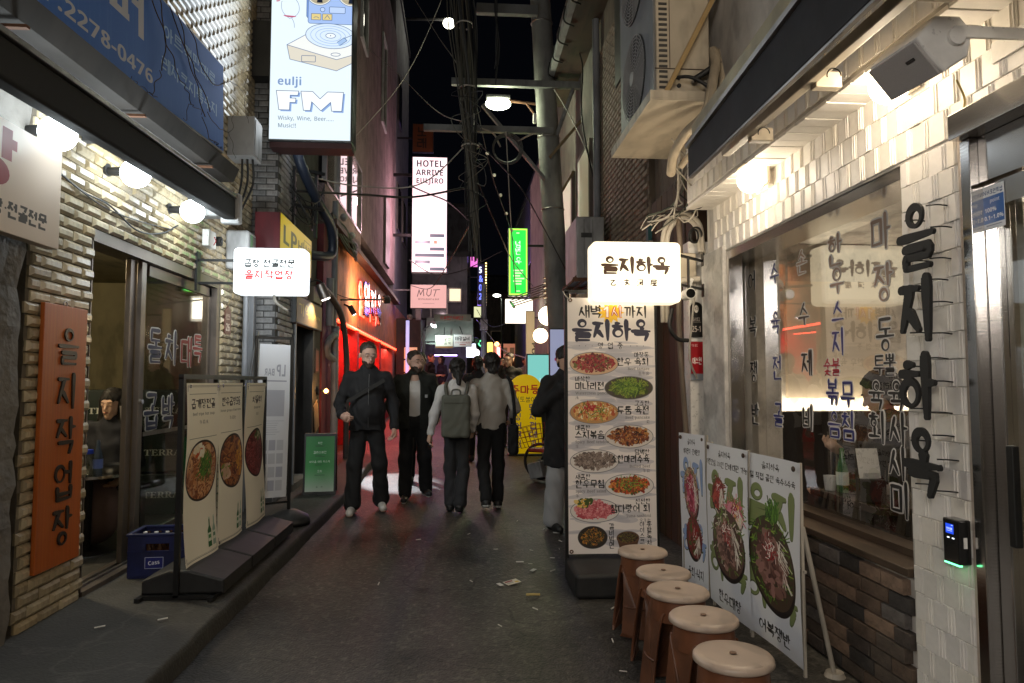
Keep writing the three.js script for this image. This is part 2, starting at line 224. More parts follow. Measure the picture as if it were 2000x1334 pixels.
PR.menu = canvasTex(720, 2048, (x, w, h) => {
  x.fillStyle = '#e9e1dc'; x.fillRect(0, 0, w, h);
  reseed(3); for (let i = 0; i < 9; i++) { const y = 420 + i * 188; x.fillStyle = 'rgba(178,176,184,0.55)'; for (let k = 0; k < 26; k++) { x.beginPath(); x.ellipse(rr(70, 640), y + rr(-60, 60), rr(60, 150), rr(8, 26), rr(-0.12, 0.12), 0, 7); x.fill(); } }
  text(x, '새벽', 92, 62, 100, { c: ink, brush: true, w: 0.12 });
  x.fillStyle = '#f2c230'; x.beginPath(); for (let i = 0; i < 24; i++) { const a = (i / 24) * 6.283, r = i % 2 ? 72 : 112; x.lineTo(360 + Math.cos(a) * r, 120 + Math.sin(a) * r * 0.8); } x.fill();
  x.lineWidth = 7; x.strokeStyle = '#b3252a'; x.fillStyle = '#fbf3ee'; x.font = 'bold 120px sans-serif'; x.textBaseline = 'top'; x.strokeText('1', 292, 45); x.fillText('1', 292, 45); text(x, '시', 362, 62, 100, { c: '#b3252a', brush: true, w: 0.17 }); text(x, '시', 362, 62, 100, { c: '#fbf3ee', brush: true, w: 0.06 });
  text(x, '까지', 470, 62, 100, { c: ink, brush: true, w: 0.12 });
  text(x, '을지하옥', 48, 182, 165, { c: '#2b2a3f', brush: true, w: 0.17, sx: 0.9 });
  text(x, '·  ·  ·  영 업 중  ·  ·  ·', 360, 366, 50, { c: ink, brush: true, align: 'center', gap: 0.3 });
  const rows = [
    [0, '마장동', '한우 육회', 'Beef tartare', '生牛肉', ['#7c1f26', '#9a2d30', '#5b1519', '#a84a44', '#6b6a35'], '#cda985'], [1, '바삭한', '미나리전', 'Watercress pancake', '水', ['#5d6b26', '#7a8a2e', '#3e4a1b', '#87923c'], '#4b4238'],
    [0, '고소한', '두툼 육전', 'Beef pancake', '肉', ['#d69b52', '#c98544', '#e0b06a', '#b4552f', '#e9d9b0'], '#b98a58'], [1, '매콤한', '스지볶음', 'Spicy Beef tendon', '牛', ['#6c3420', '#8d4a28', '#a8672f', '#3c2018', '#b9854a'], '#d8cfc6'],
    [0, '담백한', '소한마리수육', 'Boiled beef', '牛肉', ['#75655c', '#8c7b70', '#9a8a7e', '#5e5049'], '#d9d2cb'], [1, '새콤한', '한우무침', 'Spicy Beef salad', '牛', ['#a6381f', '#c2542a', '#7f2718', '#d98a3c', '#4f5a22'], '#dcd6d0'],
    [0, '신선한', '참다랑어 회', 'Tuna sashimi', '金生片', ['#c2575f', '#d2757a', '#b0434d', '#dd9090'], '#d9d2cb'],
  ];
  rows.forEach(([side, a, bb, en, zh, cols, plate], i) => {
    const cy = 535 + i * 196, cx = side ? 500 : 215, tx = side ? 60 : 672, al = side ? 'left' : 'right';
    dish(x, cx, cy, 198, 92, plate, cols, 40 + i * 7, { green: i === 1 || i === 2 || i === 5 ? ['#5f7f2a', '#88a339', '#3f5a20'] : undefined, gn: i === 1 ? 150 : 36 });
    if (i === 6) { blob(x, 130, cy - 62, 70, 34, ['#d9b04a', '#e3c77a', '#44571f'], 34, 10, 26, 9); }
    if (i === 2) strands(x, cx - 30, cy - 40, 60, 26, ['#b3262a'], 24, 34, 7, 5);
    text(x, a, tx, cy - 92, 42, { c: ink, brush: true, align: al }); text(x, bb, tx, cy - 46, 62, { c: ink, brush: true, align: al, w: 0.13, sx: i === 4 ? 0.78 : 0.9 });
    text(x, en, tx, cy + 26, 32, { c: '#55504c', font: 'serif', align: al }); text(x, zh, tx, cy + 62, 32, { c: '#55504c', align: al, w: 0.06 });
  });
  dish(x, 195, 1920, 120, 88, '#2e2622', ['#8a5a2a', '#c4872f', '#33301f', '#4f4a22', '#20180f'], 91); dish(x, 480, 1926, 92, 52, '#6b4a33', ['#2b1d18', '#6f6a2a', '#4a3326'], 95);
  x.fillStyle = '#5a3d2a'; x.beginPath(); x.moveTo(390, 1930); x.lineTo(420, 2030); x.lineTo(540, 2030); x.lineTo(572, 1930); x.ellipse(480, 1930, 92, 40, 0, 0, 3.14); x.fill();
  text(x, '갈비빔면', 328, 1812, 46, { c: ink, brush: true, vert: true }); text(x, '통팥녹차', 636, 1800, 44, { c: ink, brush: true, vert: true }); text(x, '아이스크림', 578, 1800, 42, { c: ink, brush: true, vert: true });
});
function triBanner(title, en, zh, cols, extra, sd) {
  return canvasTex(440, 1280, (x, w, h) => {
    x.fillStyle = '#f8f2e0'; x.fillRect(0, 0, w, h); x.strokeStyle = '#3a332c'; x.lineWidth = 3; x.strokeRect(18, 20, w - 36, h - 40); x.lineWidth = 1.5; x.strokeRect(26, 28, w - 52, h - 56);
    x.fillStyle = '#f8f2e0'; x.fillRect(0, 60, 60, h - 120); x.fillRect(w - 60, 60, 60, h - 120);
    x.fillStyle = '#3a332c'; x.fillRect(45, 78, w - 90, 3); x.fillRect(45, 398, w - 90, 3);
    text(x, title, w / 2, 118, 66, { c: '#2a2320', brush: true, align: 'center', w: 0.12, sx: title.length > 5 ? 0.72 : 0.84, gap: 0.06 });
    text(x, en, w / 2, 210, en.length > 22 ? 25 : 30, { c: '#3a332c', align: 'center' }); text(x, zh, w / 2, 268, 34, { c: '#5d5548', align: 'center', w: 0.06 });
    const cx = w / 2, cy = 640, rx = 205, ry = 222; x.fillStyle = '#1d1512'; x.beginPath(); x.ellipse(cx, cy, rx, ry, 0, 0, 7); x.fill(); x.save(); x.beginPath(); x.ellipse(cx, cy, rx * 0.93, ry * 0.93, 0, 0, 7); x.clip();
    x.fillStyle = cols[0]; x.fillRect(0, 0, w, h); blob(x, cx, cy, rx, ry, cols, 420, 10, 34, sd); strands(x, cx, cy + 70, rx, ry * 0.7, cols, 190, 70, 9, sd + 3); extra(x, cx, cy); x.restore();
    const bottle = (bx, c1, c2) => { x.fillStyle = c1; x.fillRect(bx, 1010, 16, 60); x.beginPath(); x.moveTo(bx, 1068); x.lineTo(bx - 16, 1100); x.lineTo(bx - 16, 1222); x.lineTo(bx + 32, 1222); x.lineTo(bx + 32, 1100); x.lineTo(bx + 16, 1068); x.fill(); x.fillStyle = '#e6ead8'; x.fillRect(bx - 14, 1120, 44, 62); x.fillStyle = c2; x.fillRect(bx - 8, 1134, 32, 26); x.fillStyle = '#c9d6c0'; x.fillRect(bx - 1, 1004, 18, 14); };
    bottle(310, '#2f6b34', '#3d8a45'); bottle(376, '#9fb7a4', '#5c8a6a');
  });
}
PR.tri = [
  triBanner('곱개장전골', 'Beef tripe hot soup', '牛肉水', ['#a9683a', '#8a4a2a', '#c98a5a', '#d9a878', '#73371f', '#b98a6a'], (x, cx, cy) => { strands(x, cx + 50, cy - 60, 70, 90, ['#3f6a24', '#5d8a2e', '#2f4f1c'], 90, 80, 8, 21, 1.9); blob(x, cx - 40, cy - 150, 60, 50, ['#f0ead8', '#e8dcc0', '#c4521f'], 30, 16, 36, 22); }, 60),
  triBanner('한우곱창모듬', 'Korean group of beef intestine', '牛肉片', ['#8a4a2c', '#6c3320', '#a86a3e', '#4f2618', '#b5793f'], (x, cx, cy) => { blob(x, cx + 110, cy - 10, 60, 150, ['#c98a1f', '#e0a52e', '#b06a1c'], 60, 16, 34, 23); blob(x, cx - 120, cy + 70, 70, 60, ['#c9a58c', '#d9bba2', '#7a8a3a'], 26, 18, 36, 24); }, 70),
  triBanner('차돌박이', 'Brisket beef', '牛肉', ['#6d2a2c', '#8a3a3a', '#4f1a1e', '#9a5552', '#7a3230'], (x, cx, cy) => { blob(x, cx + 60, cy - 170, 80, 60, ['#3f5a20', '#d9d0b0', '#5d7a2e'], 40, 14, 34, 25); }, 80),
];
function easel(col1, line, foot, bowl) {
  return canvasTex(560, 1100, (x, w, h) => {
    x.fillStyle = '#dfe0e4'; x.fillRect(0, 0, w, h);
    [['을', 40, 190], ['지', 300, 190], ['하', 40, 660], ['옥', 300, 660]].forEach(([c, px, py]) => { text(x, c, px, py + 6, 240, { c: '#5a6240', brush: true, w: 0.19 }); text(x, c, px, py, 240, { c: col1, brush: true, w: 0.165 }); });
    text(x, '을지하옥', w / 2, 40, 42, { c: ink, brush: true, align: 'center' }); text(x, line, w / 2, 112, 40, { c: ink, brush: true, align: 'center', w: 0.13 });
    bowl(x); text(x, foot, 300, 980, 74, { c: ink, brush: true, align: 'center', w: 0.13 });
  });
}
const bowlOf = (cx, cy, rx, ry, rot, dark, cols, sd, greens) => (x) => {
  x.save(); x.translate(cx, cy); x.rotate(rot); x.fillStyle = '#241d1b'; x.beginPath(); x.ellipse(0, 14, rx * 1.03, ry * 1.05, 0, 0, 7); x.fill(); x.fillStyle = dark; x.beginPath(); x.ellipse(0, 0, rx, ry * 0.98, 0, 0, 7); x.fill();
  strands(x, 0, -ry * 0.1, rx * 0.98, ry * 0.9, greens, 240, 46, 7, sd); blob(x, 0, 10, rx * 0.62, ry * 0.66, cols, 200, 14, 44, sd + 1); strands(x, 10, -ry * 0.3, rx * 0.3, ry * 0.3, ['#b3262a', '#8a1c20', '#efe6de'], 40, 40, 6, sd + 2); strands(x, rx * 0.5, 0, 26, ry * 0.5, ['#efe8dc', '#d8cfbf'], 26, 90, 6, sd + 3, 1.4); x.restore();
};
PR.easel = [
  easel('#8fa6cf', '예약문의 · 단체환영', '육회+낙지', (x) => { bowlOf(250, 430, 150, 190, -0.3, '#8a4a4a', ['#c2506a', '#a83a52', '#d88a96', '#8a2c40'], 31, ['#6a7a4a', '#c9b48a'])(x); bowlOf(280, 760, 165, 150, 0.5, '#7a3030', ['#7c2a2a', '#93403a', '#5e1d1d', '#5a5a2a'], 35, ['#8a3a30', '#6b2a26', '#4a5a26'])(x); }),
  easel('#7d8a56', '어린안심 200인 단체·대관 가능', '한우대창', (x) => { bowlOf(190, 330, 90, 110, 0.2, '#7c2a26', ['#9a2f2a', '#b5473a', '#6e1f1c'], 41, ['#8a2f28', '#4f6a2a'])(x); bowlOf(400, 430, 110, 100, 0, '#c77f8c', ['#c95f78', '#d98a9a', '#e3b24a'], 43, ['#d9667a', '#6a8a3a'])(x); bowlOf(300, 640, 205, 225, -0.25, '#5a4038', ['#6e5048', '#86655a', '#a07a6e', '#573f3a'], 47, ['#4f6a2a', '#6f8a3a', '#d9d0bf'])(x); }),
  easel('#7d8a56', '매일 직접 끓인 육수&수육', '어복쟁반', (x) => { bowlOf(290, 620, 205, 270, -0.35, '#4a3a2c', ['#6a463e', '#7f5a50', '#8f6a60', '#533630', '#9a6f66'], 51, ['#3f5a20', '#5f8a2e', '#88a83a', '#2f4a1a'])(x); strands(x, 300, 340, 60, 50, ['#3f6a24', '#5f8a2e', '#2f4a1a'], 90, 60, 9, 57, -1.6); }),
];
PR.fm = canvasTex(760, 1480, (x, w, h) => {
  x.fillStyle = '#eef6fb'; x.fillRect(0, 0, w, h); x.lineJoin = 'round';
  const L = '#51678f', rrect = (a, b, c, d, r) => { x.beginPath(); x.roundRect(a, b, c, d, r); };
  x.save(); x.translate(330, -130); x.strokeStyle = L; x.lineWidth = 5; // reel recorder
  x.fillStyle = '#7f9cd6'; rrect(0, 0, 460, 420, 26); x.fill(); x.stroke(); x.fillStyle = '#a9c0ec'; rrect(14, 170, 440, 300, 24); x.fill(); x.stroke();
  for (const cx of [120, 420]) { x.fillStyle = '#f4efe6'; x.beginPath(); x.arc(cx, 160, 128, 0, 7); x.fill(); x.stroke(); x.fillStyle = '#b9a98c'; x.beginPath(); x.arc(cx, 160, 116, 0, 7); x.fill(); x.fillStyle = '#e9e2d4'; for (let i = 0; i < 3; i++) { const a = i * 2.094 + 0.5; x.beginPath(); x.arc(cx + Math.cos(a) * 62, 160 + Math.sin(a) * 62, 33, 0, 7); x.fill(); } x.fillStyle = '#1c2233'; x.beginPath(); x.moveTo(cx - 14, 190); x.lineTo(cx + 18, 190); x.lineTo(cx + 30, 262); x.lineTo(cx - 26, 262); x.fill(); x.beginPath(); x.arc(cx, 160, 16, 0, 7); x.fill(); }
  x.fillStyle = '#c4d4f2'; rrect(215, 300, 150, 62, 10); x.fill(); x.stroke(); x.beginPath(); x.arc(150, 330, 22, 0, 7); x.fill(); x.stroke();
  x.fillStyle = '#e9cf8a'; rrect(45, 372, 90, 62, 4); x.fill(); x.stroke(); rrect(150, 372, 90, 62, 4); x.fill(); x.stroke(); x.beginPath(); x.arc(90, 440, 36, 4, 5.6); x.stroke(); x.beginPath(); x.moveTo(170, 420); x.lineTo(195, 385); x.lineTo(220, 420); x.stroke(); x.restore();
  x.strokeStyle = L; x.lineWidth = 5; x.fillStyle = '#f7f3ec'; x.beginPath(); x.moveTo(150, 560); x.lineTo(480, 360); x.lineTo(770, 420); x.lineTo(770, 720); x.lineTo(620, 800); x.lineTo(180, 700); x.closePath(); x.fill(); x.stroke(); // turntable
  x.fillStyle = '#e5d9c6'; x.beginPath(); x.moveTo(150, 560); x.lineTo(620, 690); x.lineTo(770, 640); x.lineTo(770, 720); x.lineTo(620, 800); x.lineTo(180, 700); x.closePath(); x.fill(); x.stroke();
  x.fillStyle = '#dfeaf8'; x.beginPath(); x.ellipse(560, 460, 236, 122, 0.06, 0, 7); x.fill(); x.stroke(); x.strokeStyle = '#9db6dd'; for (const k of [0.8, 0.6, 0.42]) { x.beginPath(); x.ellipse(560, 458, 236 * k, 122 * k, 0.06, 0, 7); x.stroke(); } x.fillStyle = '#f6f8fb'; x.beginPath(); x.ellipse(560, 456, 46, 24, 0, 0, 7); x.fill(); x.strokeStyle = L; x.stroke(); x.fillStyle = '#223'; x.beginPath(); x.arc(560, 456, 5, 0, 7); x.fill();
  x.fillStyle = '#aac3e6'; x.beginPath(); x.moveTo(620, 520); x.lineTo(690, 470); x.lineTo(716, 500); x.lineTo(646, 552); x.fill(); x.stroke(); x.beginPath(); x.moveTo(690, 478); x.lineTo(770, 440); x.stroke(); rrect(290, 660, 130, 60, 6); x.stroke(); x.beginPath(); x.ellipse(610, 640, 44, 16, 0, 0, 7); x.stroke();
  x.strokeStyle = '#7a8aa8'; x.lineWidth = 4; x.beginPath(); x.moveTo(96, 130); x.quadraticCurveTo(70, 240, 170, 300); x.quadraticCurveTo(290, 260, 250, 150); x.quadraticCurveTo(230, 100, 180, 90); x.stroke(); x.beginPath(); x.moveTo(190, 296); x.quadraticCurveTo(220, 340, 216, 390); x.stroke(); x.fillStyle = '#c45a78'; x.beginPath(); x.ellipse(172, 272, 60, 16, 0.05, 0, 3.2); x.fill(); x.fillStyle = '#d08a9a'; x.beginPath(); x.ellipse(60, 128, 20, 9, -0.3, 0, 7); x.fill();
  text(x, 'eulji', 66, 858, 112, { c: '#7f97c0', bold: true });
  x.save(); const fm = (dx, dy, f, s) => { x.beginPath(); const P = (a) => a.forEach((c, i) => (i ? x.lineTo(c[0] + dx, c[1] + dy) : x.moveTo(c[0] + dx, c[1] + dy))); P([[60, 1010], [270, 1010], [262, 1052], [190, 1052], [190, 1080], [244, 1080], [240, 1122], [188, 1122], [186, 1196], [86, 1196]]); x.closePath(); P([[290, 1010], [400, 1010], [470, 1080], [540, 1010], [690, 1010], [676, 1196], [580, 1196], [570, 1110], [480, 1196], [392, 1110], [380, 1196], [316, 1196]]); x.closePath(); if (f) { x.fillStyle = f; x.fill(); } if (s) { x.strokeStyle = s; x.lineWidth = 5; x.stroke(); } }; fm(16, 14, '#8fa9d8'); fm(0, 0, '#fdfeff', '#30436b'); x.restore();
  text(x, 'Wisky, Wine, Beer.....', 78, 1245, 56, { c: '#5f7282', font: 'sans-serif' }); text(x, 'Music!!', 78, 1318, 56, { c: '#5f7282' });
});
PR.hotel = canvasTex(460, 1500, (x, w, h) => { x.fillStyle = '#fbe6e8'; x.fillRect(0, 0, w, h); const t = (s, y, k) => { x.fillStyle = '#2b2d33'; x.font = 'bold ' + k + 'px sans-serif'; x.textBaseline = 'top'; x.textAlign = 'center'; x.fillText(s, w / 2, y, 420); }; t('HOTEL', 14, 120); t('ARRIVE', 138, 108); t('EULJIRO', 254, 96); x.fillStyle = '#5b5f6b'; [[235, 1005, 195], [40, 1090, 200], [235, 1180, 195], [40, 1262, 390], [40, 1350, 200], [235, 1440, 195]].forEach(([a, b, c]) => x.fillRect(a, b, c, 42)); x.fillStyle = '#e0846f'; x.fillRect(290, 1090, 42, 42); });
PR.mut = canvasTex(640, 420, (x, w, h) => { x.fillStyle = '#f6c6c2'; x.fillRect(0, 0, w, h); x.strokeStyle = '#2a2226'; x.lineWidth = 11; x.lineJoin = 'round'; x.lineCap = 'round'; const P = (a) => { x.beginPath(); a.forEach((c, i) => (i ? x.lineTo(...c) : x.moveTo(...c))); x.stroke(); }; P([[120, 210], [150, 90], [175, 180], [225, 85], [235, 200]]); P([[300, 85], [285, 170], [320, 205], [360, 170], [372, 85]]); P([[405, 90], [520, 82]]); P([[455, 90], [420, 205]]); x.fillStyle = '#5a3a3a'; x.font = '42px sans-serif'; x.textAlign = 'center'; x.textBaseline = 'top'; x.fillText('RESTAURANT & BAR', 320, 236); x.fillStyle = '#b08a88'; x.fillRect(215, 336, 210, 7); });
PR.signR = canvasTex(1024, 700, (x, w, h) => { x.fillStyle = '#fffdf6'; x.fillRect(0, 0, w, h); text(x, '을지하옥', w / 2, 150, 220, { c: '#2e1503', brush: true, align: 'center', w: 0.17 }); text(x, '乙支河屋', w / 2, 440, 96, { c: '#2a1606', align: 'center', w: 0.14, gap: 0.9 }); });
PR.signL = canvasTex(1024, 660, (x, w, h) => { x.fillStyle = '#fbffff'; x.fillRect(0, 0, w, h); text(x, '곱창 전골전문', w / 2, 130, 128, { c: '#0c0f11', align: 'center', w: 0.16 }); text(x, '을지작업장', w / 2, 320, 150, { c: '#b8101a', align: 'center', w: 0.15, gap: 0.14 }); });
PR.beige = canvasTex(512, 600, (x, w, h) => { x.fillStyle = '#cdbcab'; x.fillRect(0, 0, w, h); text(x, '장', -35, 40, 300, { c: '#8c1f25', w: 0.19 }); text(x, '곱창·전골전문', 430, 430, 82, { c: '#33291f', align: 'right', w: 0.17, sx: 0.7, gap: 0.04 }); });
PR.blue = canvasTex(2048, 660, (x, w, h) => {
  x.fillStyle = '#2f62b4'; x.fillRect(0, 0, w, h); reseed(5); for (let i = 0; i < 260; i++) { x.fillStyle = `rgba(${rr(150, 200) | 0},${rr(190, 220) | 0},230,${rr(0.01, 0.05)})`; x.fillRect(rr(0, w), rr(0, h), rr(2, 10), rr(40, 400)); }
  text(x, '이퍼', 720, 40, 330, { c: '#b9b8bd', w: 0.12, sx: 0.8, gap: 0.1 }); text(x, 'F.2278-0476', 690, 480, 118, { c: '#b4b6bd', bold: true }); text(x, '종', 60, 20, 400, { c: '#b9b8bd', w: 0.12 });
  text(x, '아트팩판매류', 1420, 130, 96, { c: '#8fb2d6', w: 0.11, sx: 0.85 }); text(x, '레자크지특수지', 1400, 340, 96, { c: '#8fb2d6', w: 0.11, sx: 0.8, gap: 0.06 });
});
PR.orange = canvasTex(420, 1440, (x, w, h) => { x.fillStyle = '#a8561a'; x.fillRect(0, 0, w, h); reseed(8); for (let i = 0; i < 420; i++) { x.strokeStyle = `rgba(${rr(70, 190) | 0},${rr(30, 80) | 0},10,${rr(0.03, 0.12)})`; x.lineWidth = rr(1, 5); x.beginPath(); const px = rr(0, w); x.moveTo(px, 0); x.bezierCurveTo(px + rr(-20, 20), h * 0.3, px + rr(-20, 20), h * 0.7, px + rr(-14, 14), h); x.stroke(); } });
PR.lp = canvasTex(620, 420, (x, w, h) => { x.fillStyle = '#e6c400'; x.fillRect(0, 0, w, h); x.fillStyle = '#1c1a14'; x.font = 'bold 250px sans-serif'; x.textBaseline = 'top'; x.fillText('LP', 30, 30); text(x, '바', 330, 90, 140, { c: '#1c1a14', w: 0.14 }); x.strokeStyle = '#1c1a14'; x.lineWidth = 7; x.strokeRect(455, 60, 150, 170); text(x, '을지', 468, 100, 62, { c: '#1c1a14' }); x.font = '100px sans-serif'; x.fillText('FM', 450, 250); x.fillRect(30, 385, 570, 8); });
PR.lpBanner = canvasTex(420, 1100, (x, w, h) => { x.fillStyle = '#c6c7cb'; x.fillRect(0, 0, w, h); x.save(); x.translate(w, 0); x.scale(-1, 1); x.fillStyle = '#8e8f98'; x.font = 'bold 120px sans-serif'; x.textBaseline = 'top'; x.fillText('LP', 60, 120); x.font = 'bold 72px sans-serif'; x.fillText('BAR', 210, 160); x.fillRect(50, 260, 320, 10); x.restore(); x.fillStyle = '#a4a5ad'; x.fillRect(60, 330, 290, 190); x.fillStyle = '#b2b3ba'; reseed(4); for (let i = 0; i < 7; i++) x.fillRect(60, 550 + i * 16, rr(180, 300), 6); for (let r = 0; r < 4; r++) for (let c = 0; c < 3; c++) { x.fillStyle = ['#a8a9b0', '#9c9da8', '#adaeb4'][(r + c) % 3]; x.fillRect(60 + c * 105, 690 + r * 96, 88, 74); } });
PR.green = canvasTex(340, 660, (x, w, h) => { const g = x.createLinearGradient(0, 0, 0, h); g.addColorStop(0, '#1f7a35'); g.addColorStop(0.55, '#3a9048'); g.addColorStop(1, '#b9c4b4'); x.fillStyle = g; x.fillRect(0, 0, w, h); const t = (s, y, k, c) => text(x, s, w / 2, y, k, { c, align: 'center' }); t('화인', 66, 28, '#d8e6d6'); t('갈라스파인', 176, 32, '#d8e6d6'); t('바이올 애듀 위스키', 290, 28, '#d8e6d6'); t('조화', 404, 30, '#d8e6d6'); x.fillStyle = '#2a4a30'; [104, 120, 226, 240, 330, 344, 462].forEach((y, i) => x.fillRect(w / 2 - 60, y, 120 - (i % 3) * 20, 5)); text(x, 'G   H', w / 2, 590, 30, { c: '#36443a', align: 'center' }); });
PR.yellowSign = canvasTex(560, 1400, (x, w, h) => { x.fillStyle = '#e3bb00'; x.fillRect(0, 0, w, h); text(x, '주마등', w / 2, 190, 150, { c: '#a01a10', align: 'center', w: 0.14 }); text(x, '신토불이', w / 2, 390, 96, { c: '#4a4022', align: 'center', w: 0.07, sx: 0.8 }); text(x, '오징어무침', 110, 520, 122, { c: '#141a6a', vert: true, gap: 0.28 }); text(x, '돼지껍데기', 340, 520, 122, { c: '#141a6a', vert: true, gap: 0.28 }); });
PR.cass = canvasTex(320, 200, (x, w, h) => { x.fillStyle = '#0d1a6a'; x.fillRect(0, 0, w, h); x.strokeStyle = '#c9cede'; x.lineWidth = 7; x.strokeRect(8, 8, w - 16, h - 16); x.save(); x.translate(48, 36); x.rotate(-0.12); x.fillStyle = '#d9dce8'; x.font = 'bold 92px sans-serif'; x.textBaseline = 'top'; x.fillText('Cass', 0, 20); x.restore(); });
PR.terra = canvasTex(420, 260, (x, w, h) => { x.fillStyle = '#14241c'; x.fillRect(0, 0, w, h); x.fillStyle = '#cfd0c4'; x.font = 'bold 110px serif'; x.textBaseline = 'top'; x.fillText('TERRA', 24, 70, 370); });
PR.plate26 = canvasTex(200, 330, (x, w, h) => { x.fillStyle = '#5a2f2c'; x.fillRect(0, 0, w, h); text(x, '을지로길', w / 2, 100, 34, { c: '#c9bdb5', align: 'center', sx: 0.8 }); x.fillStyle = '#c9bdb5'; x.fillRect(24, 146, 152, 3); x.fillRect(40, 158, 120, 6); x.textAlign = 'center'; x.textBaseline = 'top'; x.font = 'bold 120px sans-serif'; x.fillText('26', 100, 184); });
PR.plate25 = canvasTex(200, 330, (x, w, h) => { x.fillStyle = '#1d1c1b'; x.fillRect(0, 0, w, h); x.fillStyle = '#d9d2c8'; x.beginPath(); x.arc(100, 66, 36, 0, 7); x.fill(); text(x, '중구', 100, 52, 26, { c: '#222', align: 'center' }); text(x, '을지로길', 100, 146, 34, { c: '#c9bdb5', align: 'center', sx: 0.8 }); x.fillStyle = '#c9bdb5'; x.fillRect(24, 188, 152, 3); x.font = 'bold 78px sans-serif'; x.textAlign = 'center'; x.textBaseline = 'top'; x.fillText('25-1', 100, 210); });
PR.redPlate = canvasTex(220, 420, (x, w, h) => { x.fillStyle = '#a8141f'; x.fillRect(0, 0, w, h); x.fillStyle = '#8f959c'; x.fillRect(0, 350, w, 70); text(x, '에스원', w / 2, 170, 76, { c: '#f0e6e2', align: 'center', w: 0.15, sx: 0.72, gap: 0.04 }); x.fillStyle = '#f0e6e2'; x.font = '22px sans-serif'; x.textBaseline = 'top'; text(x, '방범·출입', 14, 26, 26, { c: '#f0d6d2' }); });
PR.nh = canvasTex(260, 400, (x, w, h) => { x.fillStyle = '#e6e9ee'; x.fillRect(0, 0, w, h); x.fillStyle = '#1c5aa6'; x.fillRect(10, 96, 240, 250); x.fillStyle = '#16396e'; x.font = 'bold 54px sans-serif'; x.textBaseline = 'top'; x.fillText('NH', 12, 24); text(x, '포인트샵', 96, 36, 42, { c: '#16396e', w: 0.14, sx: 0.82, gap: 0.05 }); x.fillStyle = '#fff'; x.font = '48px sans-serif'; x.fillText('point', 90, 110); x.font = 'bold 54px sans-serif'; x.fillText('100%', 26, 190); x.fillText('0.1~1.0%', 20, 262, 220); x.fillStyle = '#8a94a4'; x.fillRect(40, 362, 180, 8); });
PR.greenNeon = canvasTex(300, 1000, (x, w, h) => { x.fillStyle = '#28e04a'; x.fillRect(0, 0, w, h); x.strokeStyle = '#d9ff5a'; x.lineWidth = 20; x.strokeRect(14, 14, w - 28, h - 28); text(x, '넘번', 105, 190, 96, { c: '#eafff0', brush: true, vert: true, gap: 0.1 }); text(x, '우', 105, 430, 110, { c: '#eafff0', brush: true }); x.fillStyle = '#d4f8b8'; [620, 660, 700, 740, 780, 820].forEach((y, i) => x.fillRect(70 + (i % 2) * 20, y, 160 - (i % 3) * 24, 22)); x.fillRect(120, 930, 60, 16); x.fillRect(120, 60, 50, 18); });
PR.daewon = canvasTex(700, 220, (x, w, h) => { x.fillStyle = '#6f6c5e'; x.fillRect(0, 0, w, h); reseed(6); for (let i = 0; i < 60; i++) { x.fillStyle = `rgba(40,44,40,${rr(0.02, 0.08)})`; x.fillRect(rr(0, w), 0, rr(4, 40), h); } text(x, '대원재단', 350, 60, 110, { c: '#8e2a26', align: 'center', w: 0.17 }); });
PR.kwang = canvasTex(420, 300, (x, w, h) => { x.fillStyle = '#cfc8b8'; x.fillRect(0, 0, w, h); x.fillStyle = '#8a5a36'; x.fillRect(0, 258, w, 42); text(x, '광 진', 210, 56, 70, { c: '#3c3426' }); text(x, '금 박', 210, 150, 70, { c: '#3c3426' }); });
PR.taekwang = canvasTex(460, 300, (x, w, h) => { x.fillStyle = '#d9d6d4'; x.fillRect(0, 0, w, h); text(x, '태광설비', w / 2, 50, 96, { c: '#26242a', align: 'center', w: 0.14 }); x.fillStyle = '#a8302c'; x.font = '58px sans-serif'; x.textAlign = 'center'; x.textBaseline = 'top'; x.fillText('010-3560-4630', w / 2, 164, 420); x.fillRect(150, 244, 160, 18); });
PR.port = canvasTex(160, 1100, (x, w, h) => { x.fillStyle = '#d8cfb8'; x.fillRect(0, 0, w, h); x.save(); x.translate(128, 400); x.rotate(Math.PI / 2); x.fillStyle = '#2a2620'; x.font = 'bold 120px sans-serif'; x.fillText('PORT', 0, 20); x.restore(); });
PR.tan = canvasTex(700, 360, (x, w, h) => { x.fillStyle = '#8a6a40'; x.fillRect(0, 0, w, h); text(x, '기억', 50, 70, 190, { c: '#cfb03c', w: 0.12, sx: 0.75 }); x.fillStyle = '#c9aa45'; for (let i = 0; i < 6; i++) x.fillRect(390 + i * 42, 165 + (i % 2) * 14, 26, 46); });
PR.no = canvasTex(200, 260, (x, w, h) => { x.fillStyle = '#5a2c10'; x.fillRect(0, 0, w, h); text(x, '노래', 40, 20, 100, { c: '#1c0d06', vert: true, w: 0.14 }); });
PR.teal = canvasTex(300, 500, (x, w, h) => { x.fillStyle = '#8ee6dc'; x.fillRect(0, 0, w, h); text(x, '넘', 160, 200, 80, { c: '#e4fbf6', brush: true }); text(x, '번', 160, 300, 80, { c: '#e4fbf6', brush: true }); });
PR.lilac = canvasTex(360, 700, (x, w, h) => { x.fillStyle = '#b9c0e6'; x.fillRect(0, 0, w, h); x.fillStyle = '#a01850'; x.beginPath(); x.moveTo(40, 230); x.lineTo(330, 180); x.lineTo(330, 230); x.lineTo(180, 252); x.lineTo(340, 330); x.lineTo(40, 250); x.fill(); });
PR.screen = canvasTex(160, 160, (x, w, h) => { x.fillStyle = '#1f49d8'; x.fillRect(0, 0, w, h); x.fillStyle = '#cfe0ff'; x.font = 'bold 50px sans-serif'; x.textBaseline = 'top'; x.fillText('19:08', 10, 50, 140); x.fillRect(20, 112, 110, 7); x.fillRect(110, 14, 36, 10); });
